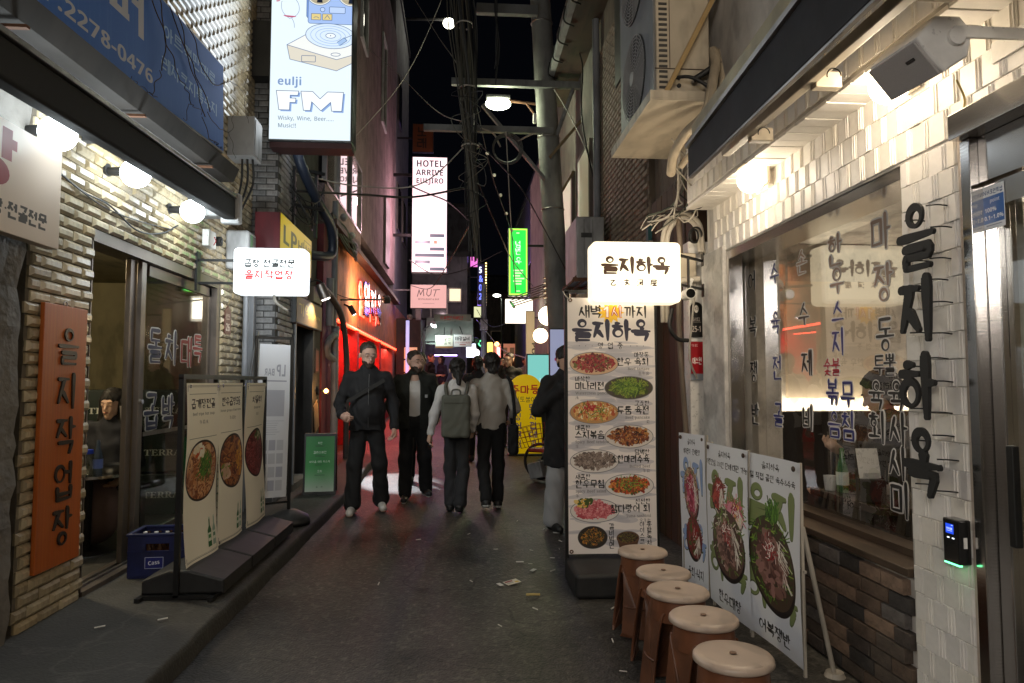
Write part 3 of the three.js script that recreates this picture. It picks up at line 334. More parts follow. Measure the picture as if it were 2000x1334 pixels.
PR.purpleNeon = canvasTex(200, 800, (x, w, h) => { x.fillStyle = '#100a22'; x.fillRect(0, 0, w, h); x.strokeStyle = '#6a6aff'; x.fillStyle = '#dfe2ff'; x.font = 'bold 190px sans-serif'; x.textBaseline = 'top'; ['5', '&', '0', '2'].forEach((c, i) => { x.fillStyle = i ? '#6a78ff' : '#dfe6ff'; x.fillText(c, 30, 10 + i * 195); }); });
PR.flyer = canvasTex(128, 96, (x, w, h) => { x.fillStyle = '#c9c2b4'; x.fillRect(0, 0, w, h); x.fillStyle = '#8a2f3a'; x.fillRect(10, 10, 70, 26); x.fillStyle = '#c9a83a'; x.fillRect(84, 50, 34, 30); x.fillStyle = '#55504a'; x.fillRect(10, 46, 60, 6); x.fillRect(10, 60, 60, 6); });
// ---------- ground ----------
const groundY = (z) => (z > -8.5 ? 0 : 0.045 * (-8.5 - z));
{
  const xs = [-90, -40, -14, -6, -3.5, -2.6, -2.2, -1.8, -1.4, -1, -0.5, 0, 0.5, 1, 1.5, 2, 2.6, 3.5, 6, 14, 40, 90], zs = []; for (let z = 10; z > -46; z -= 0.5) zs.push(z); zs.push(-60, -90, -130);
  const p = [], uv = [], id = []; zs.forEach((z) => xs.forEach((x) => { p.push(x, groundY(Math.max(z, -46)) + 0.012 * (fbm(x * 0.7 + 40, z * 0.7 + 90, 256, 3) - 0.5), z); uv.push(x, z); }));
  for (let j = 0; j + 1 < zs.length; j++) for (let i = 0; i + 1 < xs.length; i++) { const a = j * xs.length + i, c = a + xs.length; id.push(a, a + 1, c, a + 1, c + 1, c); }
  const g = new THREE.BufferGeometry(); g.setAttribute('position', new THREE.Float32BufferAttribute(p, 3)); g.setAttribute('uv', new THREE.Float32BufferAttribute(uv, 2)); g.setIndex(id); g.computeVertexNormals();
  const m = new THREE.Mesh(g, std([0.4, 0.385, 0.36], 0.58, { map: T.asphalt, bumpMap: T.asphaltBump, bumpScale: 0.006 })); m.name = 'road'; scene.add(m); tag(m, 'dark worn asphalt of the narrow alley', 'road', null, 'structure');
}
{ // raised concrete strip along the shop on the side of the bevelled bricks
  const prof = (z) => { const e = z > -3.6 ? -1.37 - 0.3 * sstep(-3.15, -2.5, z) : -1.37 + 0.004 * Math.sin(z * 5.1) + 0.012 * (fbm(z * 5 + 30, 4, 256, 4) - 0.5), n = (k) => 0.004 * (fbm(z * 3 + k * 9 + 20, k * 5, 256, 3) - 0.5) * 2, h = 0.12; return [[-2.75, h + 0.002], [-2.3, h + n(1)], [-1.9, h - 0.004 + n(2)], [e - 0.16, h - 0.006 + n(3)], [e - 0.02, h - 0.008 + n(4)], [e - 0.003, h - 0.022 + n(5)], [e + 0.004, h - 0.05], [e + 0.012, -0.02]]; };
  const zs = []; for (let z = -2.2; z > -11.4; z -= 0.1) zs.push(z); const p = [], uv = [], id = []; zs.forEach((z) => { let L = 0, q = null; prof(z).forEach((c) => { if (q) L += Math.hypot(c[0] - q[0], c[1] - q[1]); q = c; p.push(c[0], c[1] + groundY(z), z); uv.push(L, z); }); });
  for (let j = 0; j + 1 < zs.length; j++) for (let i = 0; i < 7; i++) { const a = j * 8 + i, c = a + 8; id.push(a, a + 1, c, a + 1, c + 1, c); }
  const g = new THREE.BufferGeometry(); g.setAttribute('position', new THREE.Float32BufferAttribute(p, 3)); g.setAttribute('uv', new THREE.Float32BufferAttribute(uv, 2)); g.setIndex(id); g.computeVertexNormals();
  const m = new THREE.Mesh(g, std([0.28, 0.268, 0.255], 0.75, { map: T.concrete, bumpMap: T.asphaltBump, bumpScale: 0.0035 })); m.name = 'pavement'; scene.add(m); tag(m, 'raised stained concrete strip with a worn kerb edge', 'pavement', null, 'structure');
}

// ---------- building with bevelled bricks ----------
function hipBrick(len, h, d, inset) { // on a wall that faces +x: length along z
  const l = len / 2, k = h / 2, a = [[0, -k, -l], [0, -k, l], [0, k, l], [0, k, -l]], f = d * 0.45, m = [[f, -k, -l], [f, -k, l], [f, k, l], [f, k, -l]], t = [[d, -k + inset * 0.75, -l + inset], [d, -k + inset * 0.75, l - inset], [d, k - inset * 0.75, l - inset], [d, k - inset * 0.75, -l + inset]], p = [];
  const quad = (q, r, s, u) => p.push(...q, ...s, ...r, ...q, ...u, ...s); quad(t[0], t[1], t[2], t[3]);
  for (let i = 0; i < 4; i++) { const j = (i + 1) % 4; quad(a[i], a[j], m[j], m[i]); quad(m[i], m[j], t[j], t[i]); }
  const g = new THREE.BufferGeometry(); g.setAttribute('position', new THREE.Float32BufferAttribute(p, 3));
  g.computeVertexNormals(); const n = g.attributes.normal; // make sure faces look outwards
  if (n.getX(0) < 0) { const q = g.attributes.position.array; for (let i = 0; i < q.length; i += 9) for (let c = 0; c < 3; c++) { const w = q[i + 3 + c]; q[i + 3 + c] = q[i + 6 + c]; q[i + 6 + c] = w; } g.computeVertexNormals(); }
  g.setAttribute('uv', new THREE.BufferAttribute(new Float32Array(p.length / 3 * 2), 2)); return metreUV(g);
}
const BRK = hipBrick(0.19, 0.058, 0.02, 0.014);
const brickTones = [[0.44, 0.36, 0.23], [0.49, 0.41, 0.27], [0.38, 0.31, 0.2], [0.53, 0.45, 0.31], [0.46, 0.36, 0.21]].map((c) => phys(c, 0.26, { map: T.mottle, bumpMap: T.bump, bumpScale: 0.0012, clearcoat: 0.5, clearcoatRoughness: 0.18 }));
const mortar = std([0.17, 0.145, 0.11], 0.9, { map: T.grime, bumpMap: T.bump, bumpScale: 0.004 });
{
  const o = thing('brick_shop_building', 'pale brick building with a half open sliding glass door', 'building');
  const X0 = -2.3, zn = -3.77, zf = -7.56, d0 = -4.4, d1 = -6.63, dy = 2.38, top = 7.0, y0 = 0.1;
  b_().span(X0 - 0.22, X0, y0, top, zn, d0).span(X0 - 0.22, X0, dy, top, d0, d1).span(X0 - 0.22, X0, y0, top, d1, zf).mesh('mortar_wall', mortar, o);
  const PL = 0.2, PH = 0.067, geos = [0.193, 0.09].map((l) => hipBrick(l, 0.0605, 0.027, 0.022)); reseed(21);
  const all = [];
  for (let r = 0; y0 + 0.02 + r * PH < 6.3; r++) {
    const y = y0 + 0.04 + r * PH;
    for (let z = zn - (r % 2 ? 0.1 : 0) + 0.1; z > zf - 0.1; z -= PL) {
      let a = z - 0.095, c = z + 0.095; const spans = [];
      c = Math.min(c, zn - 0.005 + 0.03 * Math.sin(r * 2.1)); a = Math.max(a, zf + 0.01);
      if (y < dy + 0.03) { if (a < d0 && c > d0) a = d0 + 0.003; if (a < d1 && c > d1) { c = d1 - 0.06; } if (c <= d0 + 0.001 && a > d1) continue; if (c > d1 - 0.06 && c < d0) c = d1 - 0.062; }
      if (c - a < 0.035) continue;
      if (y > 3.3 && y < 4.3 && a > -6.0) continue; // behind the blue sign
      all.push({ y, z: (a + c) / 2, l: c - a, d: Math.hypot(X0, y - 1.42, (a + c) / 2), front: (y < 3.0 && !(y > 2.05 && y < 2.7 && a > -3.8)) });
    }
  }
  const near = all.filter((q) => q.front).sort((p, q) => p.d - q.d).slice(0, 300), set = new Set(near), rest = all.filter((q) => !set.has(q));
  const place = (q) => { const s = q.l / 0.19, m = new THREE.Mesh(geos[0], brickTones[Math.floor(rnd() * 5)]); m.name = 'brick'; m.position.set(X0 + rr(-0.002, 0.003), q.y + rr(-0.0015, 0.0015), q.z); m.scale.z = s; m.rotation.x = rr(-0.012, 0.012); m.rotation.y = rr(-0.012, 0.012); return m; };
  near.forEach((q) => o.add(place(q)));
  brickTones.forEach((mt, k) => { const b = b_(); rest.forEach((q, i) => { if (i % 5 === k) { const g = geos[0].clone(); g.scale(1, 1, q.l / 0.19); b.add(g, X0, q.y, q.z, rr(-0.01, 0.01), rr(-0.01, 0.01)); } }); const m = b.mesh('brick_courses', mt, o); m.userData.kind = 'stuff'; });
  // room behind the door
  const wallIn = std([0.33, 0.29, 0.17], 0.8, { map: T.grime }), floorIn = std(0.05, 0.5, { map: T.grime });
  b_().span(-5.6, X0 - 0.222, 0.05, 0.1, -3.9, -8.4).mesh('room_floor', floorIn, o); b_().span(-5.6, X0 - 0.222, 2.6, 2.68, -3.9, -8.4).mesh('room_ceiling', wallIn, o);
  b_().span(-5.68, -5.6, 0.1, 2.6, -3.9, -8.4).span(-5.6, X0 - 0.222, 0.1, 2.6, -3.82, -3.9).span(-5.6, X0 - 0.222, 0.1, 2.6, -8.4, -8.48).mesh('room_wall', wallIn, o);
  b_().span(-2.55, -2.5, 0.12, 2.4, -7.6, -7.65).mesh('room_post', M.brown, o);
  // frame of the sliding door
  const fr = b_().span(X0 - 0.16, X0 + 0.012, dy - 0.075, dy, d0, d1).span(X0 - 0.16, X0 + 0.012, 0.12, dy - 0.075, d1, d1 + 0.055).span(X0 - 0.16, X0 + 0.006, 0.12, dy - 0.075, d0 - 0.012, d0 + 0.0).span(X0 - 0.16, X0 + 0.02, 0.1, 0.15, d0, d1); fr.mesh('door_frame', M.oldAlu, o);
  b_().span(X0 - 0.1, X0 - 0.085, 0.15, 0.165, d0, d1).span(X0 - 0.05, X0 - 0.035, 0.15, 0.165, d0, d1).mesh('door_track', M.alu, o);
  const sl = new THREE.Group(); sl.name = 'sliding_door'; o.add(sl);
  const sp = b_(); for (const [za, zb, xo] of [[-5.02, -5.1, -0.05], [-5.115, -5.19, -0.015], [-5.2, -5.29, -0.075]]) sp.span(X0 + xo - 0.035, X0 + xo, 0.165, dy - 0.08, za, zb, 0.004); sp.span(X0 - 0.075, X0 - 0.04, 0.165, 0.3, -5.29, d1 + 0.058).span(X0 - 0.075, X0 - 0.04, dy - 0.16, dy - 0.08, -5.29, d1 + 0.058).span(X0 - 0.075, X0 - 0.04, 0.165, dy - 0.08, d1 + 0.11, d1 + 0.058); sp.mesh('door_leaf_frame', M.oldAlu, sl);
  b_().span(X0 - 0.058, X0 - 0.054, 0.3, dy - 0.16, -5.29, d1 + 0.11).mesh('pane', M.greyPane, sl);
  b_().span(X0 - 0.06, X0 - 0.05, 1.02, 1.05, -5.29, d1 + 0.11).mesh('glazing_bar', M.alu, sl); b_().cyl(X0 - 0.01, 1.28, -5.155, 0.018, 0.018, 0.02, 14, 0, 0, Math.PI / 2).mesh('lock', M.chrome, sl);
  // letters stuck on the glass
  const dark = std([0.02, 0.025, 0.07], 0.5), red = std([0.28, 0.02, 0.03], 0.5), rim = std(0.5, 0.5);
  for (const [ch, y, z, mt, s] of [['특', 1.72, -6.3, red, 0.23], ['대', 1.68, -6.05, red, 0.25], ['차', 1.7, -5.75, dark, 0.27], ['돌', 1.7, -5.45, dark, 0.25], ['박', 1.18, -5.72, dark, 0.26], ['곱', 1.2, -5.42, dark, 0.26]]) { const m = letterGeometry(ch, s * 0.9, s, 0.0012, s * 0.1).mesh('window_letter', mt, sl); m.position.set(X0 - 0.0515, y, z); m.rotation.y = Math.PI / 2; m.scale.x = 1; const r = letterGeometry(ch, s * 0.9, s, 0.0006, s * 0.17).mesh('letter_outline', rim, sl); r.position.set(X0 - 0.0532, y, z); r.rotation.y = Math.PI / 2; }
  finish(o);
}
{ const o = thing('concrete_pillar', 'rough grey plastered pillar edge beside the bevelled bricks', 'pillar'); const g = new THREE.BoxGeometry(0.34, 4, 0.62, 4, 60, 10), p = g.attributes.position; for (let i = 0; i < p.count; i++) { const y = p.getY(i), z = p.getZ(i); p.setX(i, p.getX(i) + 0.05 * (fbm(y * 5 + 20, z * 5 + 9, 256, 4) - 0.5)); p.setZ(i, z + 0.09 * (fbm(y * 6 + 50, p.getX(i) * 6 + 3, 256, 4) - 0.5)); } g.computeVertexNormals(); const m = new THREE.Mesh(metreUV(g), std([0.2, 0.185, 0.165], 0.9, { map: T.grime, bumpMap: T.bump, bumpScale: 0.008 })); m.geometry.computeVertexNormals(); m.name = 'plaster'; m.position.set(-2.42, 2.1, -3.34); o.add(m); b_().span(-2.4, -2.2, 0.1, 4, -3.0, -3.12).mesh('door_post', M.brown, o); finish(o); }
{ // beige sign board beside the lamps
  const o = thing('beige_shop_sign', 'beige sign board with red and black Korean lettering under the awning', 'sign', null, [-2.13, 2.385, -3.42], Math.PI / 2);
  b_().box(0, 0, -0.03, 0.66, 0.53, 0.06, 0.004).mesh('sign_box', M.cream, o); panel('sign_face', 0.655, 0.525, print(PR.beige, 0.5), o, 0, 0, 0.0025); b_().box(0, 0.18, -0.11, 0.03, 0.03, 0.12).box(0, -0.18, -0.11, 0.03, 0.03, 0.12).each('bracket', M.blackMetal, o); finish(o);
}
{ // orange board
  const o = thing('orange_wooden_board', 'tall orange wooden board with dark raised Korean letters on the bricks', 'sign board', null, [-2.262, 1.125, -4.075], Math.PI / 2);
  const m = b_().box(0, 0, 0, 0.425, 1.46, 0.024, 0.003).mesh('board', print(PR.orange, 0.42, { map: (() => { const t = PR.orange.clone(); t.wrapS = t.wrapT = THREE.RepeatWrapping; t.repeat.set(2.2, 0.7); return t; })() }), o);
  const ltr = phys([0.035, 0.027, 0.022], 0.35, { metalness: 0.5 }); [...'을지작업장'].forEach((c, i) => { const k = letterGeometry(c, 0.19, 0.2, 0.008, 0.02).mesh('letter', ltr, o); k.position.set(0.02, 0.5 - i * 0.255, 0.0125); });
  b_().add(new THREE.TorusGeometry(0.016, 0.003, 8, 16), 0, 0.742, 0).mesh('hook', M.alu, o); finish(o);
}
{ // retracted awning
  const o = thing('black_awning', 'retracted black awning case above the cool white globe lamps', 'awning', null, [0, 0, 0]);
  const b = b_(); b.span(-2.0, -1.9, 2.7, 2.88, -2.4, -5.95, 0.02); b.mesh('awning_case', std(0.012, 0.9), o); b_().span(-1.935, -1.885, 2.882, 2.912, -2.4, -5.97, 0.006).mesh('front_rail', M.alu, o); b_().span(-2.03, -1.87, 2.67, 2.93, -5.95, -6.04, 0.02).mesh('end_cap', M.lightGrey, o);
  for (const z of [-3.2, -4.3, -5.9]) b_().span(-2.28, -1.98, 2.84, 2.88, z, z - 0.06).mesh('wall_bracket', M.darkGrey, o);
  b_().span(-2.29, -2.05, 2.74, 2.84, -5.98, -6.15, 0.02).mesh('gear_box', M.lightGrey, o); o.rotation.x = 0.037; o.position.y = -0.13; finish(o);
}
{ // blue sign
  const o = thing('blue_shop_sign', 'weathered blue fabric sign with grey letters and a phone number, dry vines over it', 'sign', null, [-2.1, 3.68, -4.1], Math.PI / 2); o.rotation.z = 0.075;
  const W = 3.95, H = 0.74; b_().box(0, 0, -0.06, W + 0.03, H + 0.03, 0.11, 0.006).mesh('sign_frame', M.lightGrey, o); panel('sign_face', W, H, print(PR.blue, 0.75), o, 0, 0, -0.002);
  reseed(31); const vine = std([0.05, 0.035, 0.025], 0.9); const grow = (x, y, a, l, r) => { const pts = [[x, y, 0.012]]; for (let i = 0; i < 7; i++) { a += rr(-0.35, 0.35); x += Math.cos(a) * l / 7; y += Math.sin(a) * l / 7; if (y < -H / 2 - 0.02) y = -H / 2; pts.push([x, y, 0.012 + rr(0, 0.03)]); } b_().tube(pts, r, 5).mesh('vine_branch', vine, o); return [x, y, a]; };
  for (let i = 0; i < 5; i++) { let s = grow(rr(0.1, 1.4), H / 2, -0.9 + rr(-0.3, 0.4), rr(0.5, 0.9), 0.004); s = grow(...s, rr(0.3, 0.6), 0.0028); grow(s[0], s[1], s[2] + 0.8, 0.25, 0.002); grow(s[0], s[1], s[2] - 1.2, 0.3, 0.002); }
  finish(o);
}
{ const o = thing('rain_gutter', 'dark sheet metal gutter hanging below the blue sign', 'gutter'); const s = new THREE.Shape(); s.moveTo(0, 0); s.lineTo(0.2, 0); s.lineTo(0.25, 0.12); s.lineTo(0.235, 0.12); s.lineTo(0.19, 0.015); s.lineTo(0, 0.015); b_().add(new THREE.ExtrudeGeometry(s, { depth: 3.9, bevelEnabled: false }), -2.28, 3.24, -6.45).mesh('trough', std([0.03, 0.024, 0.02], 0.85, { map: T.grime }), o); for (const z of [-3.4, -4.6, -5.8]) b_().span(-2.28, -2.04, 3.2, 3.215, z, z - 0.03).mesh('strap', M.rust, o); o.rotation.x = 0.04; o.position.y = -0.25; finish(o); }
// globe lamps under the awning
const coolGlass = glow([0.86, 0.96, 1], 7);
[[-3.653, 2.735], [-4.505, 2.785], [-5.445, 2.775]].forEach(([z, y], i) => {
  const o = thing('globe_lamp', ['round white globe lamp above the beige sign', 'round white globe lamp above the half open door', 'round white globe lamp above the door glass'][i], 'lamp', null, [-2.1, y - 0.02, z]);
  b_().sph(0, 0, 0, 0.09, 1, 1, 1, 28).mesh('lamp_globe', coolGlass, o); b_().cyl(-0.12, 0.012, 0, 0.026, 0.032, 0.1, 18, 0, 0, Math.PI / 2).mesh('socket', M.blackPlastic, o); b_().cyl(-0.178, 0.02, 0, 0.042, 0.042, 0.02, 20, 0, 0, Math.PI / 2).mesh('wall_plate', M.blackPlastic, o);
  finish(o); point('globe_lamp', [0.84, 0.95, 1], 1.15, -2.1, y - 0.02, z, 4);
});
{ const o = thing('lamp_cable', 'black wire sagging between the cool globe lamps on the bricks', 'cable'); const b = b_(); b.tube([[-2.27, 2.62, -3.9], [-2.26, 2.56, -4.2], [-2.26, 2.56, -4.5], [-2.26, 2.48, -4.9], [-2.26, 2.55, -5.3], [-2.27, 2.68, -5.6]], 0.006); b.tube([[-2.265, 2.61, -3.9], [-2.255, 2.53, -4.4], [-2.26, 2.55, -4.9], [-2.265, 2.62, -5.5]], 0.004); b.mesh('wire', M.cable, o); finish(o); }
{ const o = thing('electric_box', 'grey electric box on the wall next to the blue sign', 'electric box'); b_().span(-2.28, -2.02, 3.62, 4.02, -6.7, -6.95, 0.01).mesh('box_body', M.lightGrey, o); b_().span(-2.02, -2.012, 3.65, 3.99, -6.72, -6.93, 0.003).mesh('lid', M.lightGrey, o); const c = b_(); for (let i = 0; i < 3; i++) c.tube([[-2.16 + i * 0.05, 3.62, -6.8], [-2.17 + i * 0.05, 3.4, -6.82 - i * 0.02], [-2.2 + i * 0.03, 3.1, -6.75]], 0.011); c.mesh('conduit', M.cable, o); finish(o); }
{ const o = thing('junction_box', 'small white junction box with a red wire on the bricks', 'junction box'); b_().span(-2.275, -2.215, 2.62, 2.77, -6.12, -6.3, 0.008).mesh('box_body', M.white, o); b_().tube([[-2.21, 2.72, -6.24], [-2.19, 2.68, -6.22], [-2.2, 2.64, -6.2]], 0.004).mesh('wire', std([0.4, 0.02, 0.03], 0.5), o); finish(o); }
{ const o = thing('dome_camera', 'small round black camera beside the white junction box', 'camera'); b_().cyl(-2.24, 2.72, -6.42, 0.045, 0.045, 0.06, 20, 0, 0, Math.PI / 2).mesh('housing', M.blackPlastic, o); b_().cyl(-2.208, 2.72, -6.42, 0.022, 0.022, 0.008, 16, 0, 0, Math.PI / 2).mesh('lens', std(0.01, 0.08), o); finish(o); }
{ const o = thing('meter_box', 'grey plastic meter box on the wall above the light sign', 'meter box'); b_().span(-2.28, -2.06, 2.52, 2.9, -6.72, -6.98, 0.03).mesh('housing', M.lightGrey, o); b_().span(-2.06, -2.052, 2.6, 2.86, -6.76, -6.94, 0.003).mesh('window', std(0.12, 0.2), o); finish(o); }
// projecting light sign
{ const o = thing('workshop_light_sign', 'glowing white sign box with grey and red Korean words over the pavement', 'light sign', null, [-1.645, 2.378, -6.05]); const W = 0.6, H = 0.385, D = 0.15;
  const s = new THREE.Shape(), r = 0.035; s.moveTo(-W / 2 + r, -H / 2); s.lineTo(W / 2 - r, -H / 2); s.quadraticCurveTo(W / 2, -H / 2, W / 2, -H / 2 + r); s.lineTo(W / 2, H / 2 - r); s.quadraticCurveTo(W / 2, H / 2, W / 2 - r, H / 2); s.lineTo(-W / 2 + r, H / 2); s.quadraticCurveTo(-W / 2, H / 2, -W / 2, H / 2 - r); s.lineTo(-W / 2, -H / 2 + r); s.quadraticCurveTo(-W / 2, -H / 2, -W / 2 + r, -H / 2);
  b_().add(new THREE.ExtrudeGeometry(s, { depth: D - 0.02, bevelEnabled: true, bevelSize: 0.008, bevelThickness: 0.008, bevelSegments: 2 }), 0, 0, -D / 2 + 0.01).mesh('sign_shell', glow([0.88, 0.96, 1], 1.0), o);
  panel('sign_face', W - 0.06, H - 0.06, lit(PR.signL, 1.7, [0.92, 0.98, 1]), o, 0, 0, D / 2 + 0.002); panel('sign_face', W - 0.06, H - 0.06, lit(PR.signL, 1.7, [0.92, 0.98, 1]), o, 0, 0, -D / 2 - 0.002, Math.PI);
  b_().bar([-0.3, 0.1, 0], [-0.63, 0.1, 0], 0.02).bar([-0.3, -0.1, 0], [-0.63, -0.1, 0], 0.02).box(-0.63, 0, 0, 0.02, 0.34, 0.08).mesh('bracket', M.blackMetal, o); b_().tube([[0.02, -0.2, 0], [0.04, -0.26, 0.02], [0.1, -0.31, 0.03], [0.15, -0.34, 0.03]], 0.012).mesh('cable_tail', M.cableWhite, o); finish(o);
  rectLight('workshop_light_sign', W - 0.06, H - 0.06, [0.88, 0.96, 1], 2.5, -1.645, 2.378, -5.96, [0, 0, 1]); rectLight('workshop_light_sign', W - 0.06, H - 0.06, [0.88, 0.96, 1], 24, -1.645, 2.378, -6.14, [0, 0, -1]); }
{ const o = thing('house_number_plate', 'brown house number plate 26 on the bricks beside the door frame', 'number plate', null, [-2.268, 2.03, -6.82], Math.PI / 2); const s = new THREE.Shape(); s.moveTo(-0.085, -0.14); s.lineTo(0.085, -0.14); s.lineTo(0.085, 0.08); s.lineTo(0, 0.14); s.lineTo(-0.085, 0.08); const g = new THREE.ExtrudeGeometry(s, { depth: 0.006, bevelEnabled: false }); const uv = g.attributes.uv; for (let i = 0; i < uv.count; i++) uv.setXY(i, (uv.getX(i) + 0.085) / 0.17, (uv.getY(i) + 0.14) / 0.28); const m = new THREE.Mesh(g, print(PR.plate26, 0.4)); m.name = 'plate'; m.position.z = -0.004; o.add(m); finish(o); }
{ const o = thing('wall_pipe', 'two grey vertical pipes beside number plate 26', 'pipe'); b_().cyl(-2.2, 1.5, -7.15, 0.028, 0.028, 2.76, 16).mesh('pipe', M.pipeGrey, o); b_().box(-2.22, 1.5, -7.36, 0.1, 2.76, 0.1, 0.006).mesh('square_duct', M.pipeGrey, o); b_().bar([-2.12, 1.95, -7.3], [-2.06, 0.7, -7.25], 0.05, 0.012).mesh('plastic_strip', M.lightGrey, o); b_().tube([[-2.12, 1.95, -7.28], [-2.14, 1.4, -7.1], [-2.15, 0.9, -6.9]], 0.012).mesh('cord', M.cableGrey, o); finish(o); }
// ---------- three food banners in one stand ----------
{ const o = thing('triple_banner_stand', 'black stand holding three beige food banners on the pavement', 'banner stand', null, [-1.7, 0.12, -5.21], Math.PI / 2); // local x runs along -z
  const P = [-0.885, -0.3, 0.28, 0.885]; const fr = b_(); fr.box(0, 1.335, 0, 1.8, 0.03, 0.03); P.forEach((x) => fr.box(x, 0.67, 0, 0.03, 1.32, 0.03)); fr.box(0, 0.135, 0, 1.76, 0.025, 0.025); fr.box(0, 0.012, 0.22, 1.9, 0.024, 0.03).box(0, 0.012, -0.2, 1.9, 0.024, 0.03); P.forEach((x, i) => { if (i === 0 || i === 3) fr.box(x, 0.012, 0.01, 0.03, 0.024, 0.44); }); fr.mesh('frame', M.blackMetal, o);
  [[-0.885, -0.3], [-0.3, 0.28], [0.28, 0.885]].forEach(([za, zb], i) => {
    const w = zb - za - 0.07, g = new THREE.PlaneGeometry(w, 1.13, 10, 20), p = g.attributes.position; for (let k = 0; k < p.count; k++) { const u = p.getX(k) / w, v = p.getY(k) / 1.13; p.setZ(k, 0.03 * Math.pow(Math.max(0, -v), 1.5) * 2 + 0.012 * Math.sin(u * 5 + i) + 0.008 * Math.sin(v * 7 + i * 2)); } g.computeVertexNormals();
    const m = new THREE.Mesh(g, print(PR.tri[i], 0.6, { side: THREE.DoubleSide })); m.name = 'banner'; m.position.set([-0.59, -0.01, 0.58][i], 0.73, 0.022); o.add(m); const r = b_(); for (const sx of [-1, 1]) for (const sy of [-1, 1]) r.add(new THREE.TorusGeometry(0.009, 0.003, 6, 12), m.position.x + sx * (w / 2 - 0.02), 0.73 + sy * 0.545, 0.03); r.mesh('eyelets', M.chrome, o);
    const wt = new THREE.Shape(); wt.moveTo(-0.2, 0); wt.lineTo(0.26, 0); wt.lineTo(0.26, 0.06); wt.lineTo(0.06, 0.115); wt.lineTo(-0.05, 0.115); wt.lineTo(-0.2, 0.06); b_().add(new THREE.ExtrudeGeometry(wt, { depth: 0.54, bevelEnabled: true, bevelSize: 0.012, bevelThickness: 0.012, bevelSegments: 2 }), m.position.x + 0.27, 0.036, 0.0, 0, -Math.PI / 2, 0).mesh('weight', M.blackPlastic, o);
  }); finish(o); }
{ const o = thing('beer_crate', 'blue plastic beer crate full of bottles beside the sliding door', 'crate', null, [-2.02, 0.12, -4.93], 0.06); const blue = std([0.008, 0.014, 0.09], 0.45, { map: T.mottle }); const W = 0.4, D = 0.3, H = 0.31, t = 0.012, s = b_(); o.scale.setScalar(0.92);
  s.box(0, 0.01, 0, W, 0.02, D); for (const k of [-1, 1]) { s.box(0, 0.1, k * (D / 2), W, 0.17, t, 0.003); s.box(0, 0.275, k * (D / 2), W, 0.06, t, 0.003); s.box(k * (W / 2 - 0.06), 0.215, k * (D / 2), 0.12, 0.07, t).box(-k * (W / 2 - 0.06), 0.215, k * (D / 2), 0.12, 0.07, t); s.box(k * (W / 2), 0.155, 0, t, 0.3, D, 0.003); s.box(0, 0.31, k * (D / 2), W + 0.025, 0.02, 0.03, 0.006).box(k * (W / 2), 0.31, 0, 0.03, 0.02, D + 0.02, 0.006); s.box(0, 0.19, k * (D / 2 + 0.004), W + 0.012, 0.012, 0.012); } s.mesh('crate_body', blue, o);
  panel('label', 0.13, 0.085, print(PR.cass, 0.5), o, -0.02, 0.11, D / 2 + 0.0075); const glass = std([0.05, 0.022, 0.01], 0.15), cap = std([0.75, 0.75, 0.78], 0.35); for (let i = 0; i < 5; i++) for (let j = 0; j < 4; j++) { const x = -0.155 + i * 0.078, z = -0.11 + j * 0.073, bt = b_().lathe([[0.001, 0], [0.031, 0.004], [0.031, 0.15], [0.013, 0.2], [0.012, 0.262], [0.001, 0.264]], x, 0.022, z, 12).mesh('bottle', glass, o); if ((i * 3 + j * 5) % 3 !== 0) b_().cyl(x, 0.29, z, 0.0135, 0.0145, 0.008, 12).mesh('cap', cap, bt); } finish(o); }
{ const o = thing('grey_banner_stand', 'dark stand with a faded grey banner and a round black base', 'banner stand', null, [-1.72, 0.12, -6.45], 0.55); const b = b_(); b.box(0.16, 0.9, 0, 0.025, 1.65, 0.025).box(-0.16, 0.95, 0, 0.025, 1.55, 0.025).box(0, 1.71, 0, 0.345, 0.025, 0.025).box(0, 0.2, 0, 0.3, 0.02, 0.02); b.mesh('frame', M.blackMetal, o); const m = panel('banner', 0.29, 1.4, print(PR.lpBanner, 0.6, { side: THREE.DoubleSide }), o, 0, 0.95, 0.006); m.rotation.z = -0.02; b_().lathe([[0.001, 0.13], [0.06, 0.13], [0.17, 0.075], [0.19, 0.03], [0.19, 0], [0.001, 0]], 0.16, 0, 0.02).mesh('base', M.blackPlastic, o); const s = panel('loose_sheet', 0.1, 0.62, std([0.55, 0.57, 0.62], 0.6, { side: THREE.DoubleSide }), o, -0.15, 0.62, 0.1, 0.5); s.rotation.z = 0.12; finish(o); }
{ const o = thing('green_a_board', 'small green A-board sign standing on the pavement by the dark doorway', 'A-board', null, [-1.66, 0.12, -8.35], 0.12); const b = b_(); for (const k of [-1, 1]) b.box(0, 0.34, k * 0.1, 0.37, 0.71, 0.03, 0.004, -k * 0.16); b.mesh('frame', M.black, o); const f = panel('poster', 0.325, 0.64, print(PR.green, 0.45), o, 0, 0.345, 0.1185); f.rotation.x = -0.16; finish(o); }
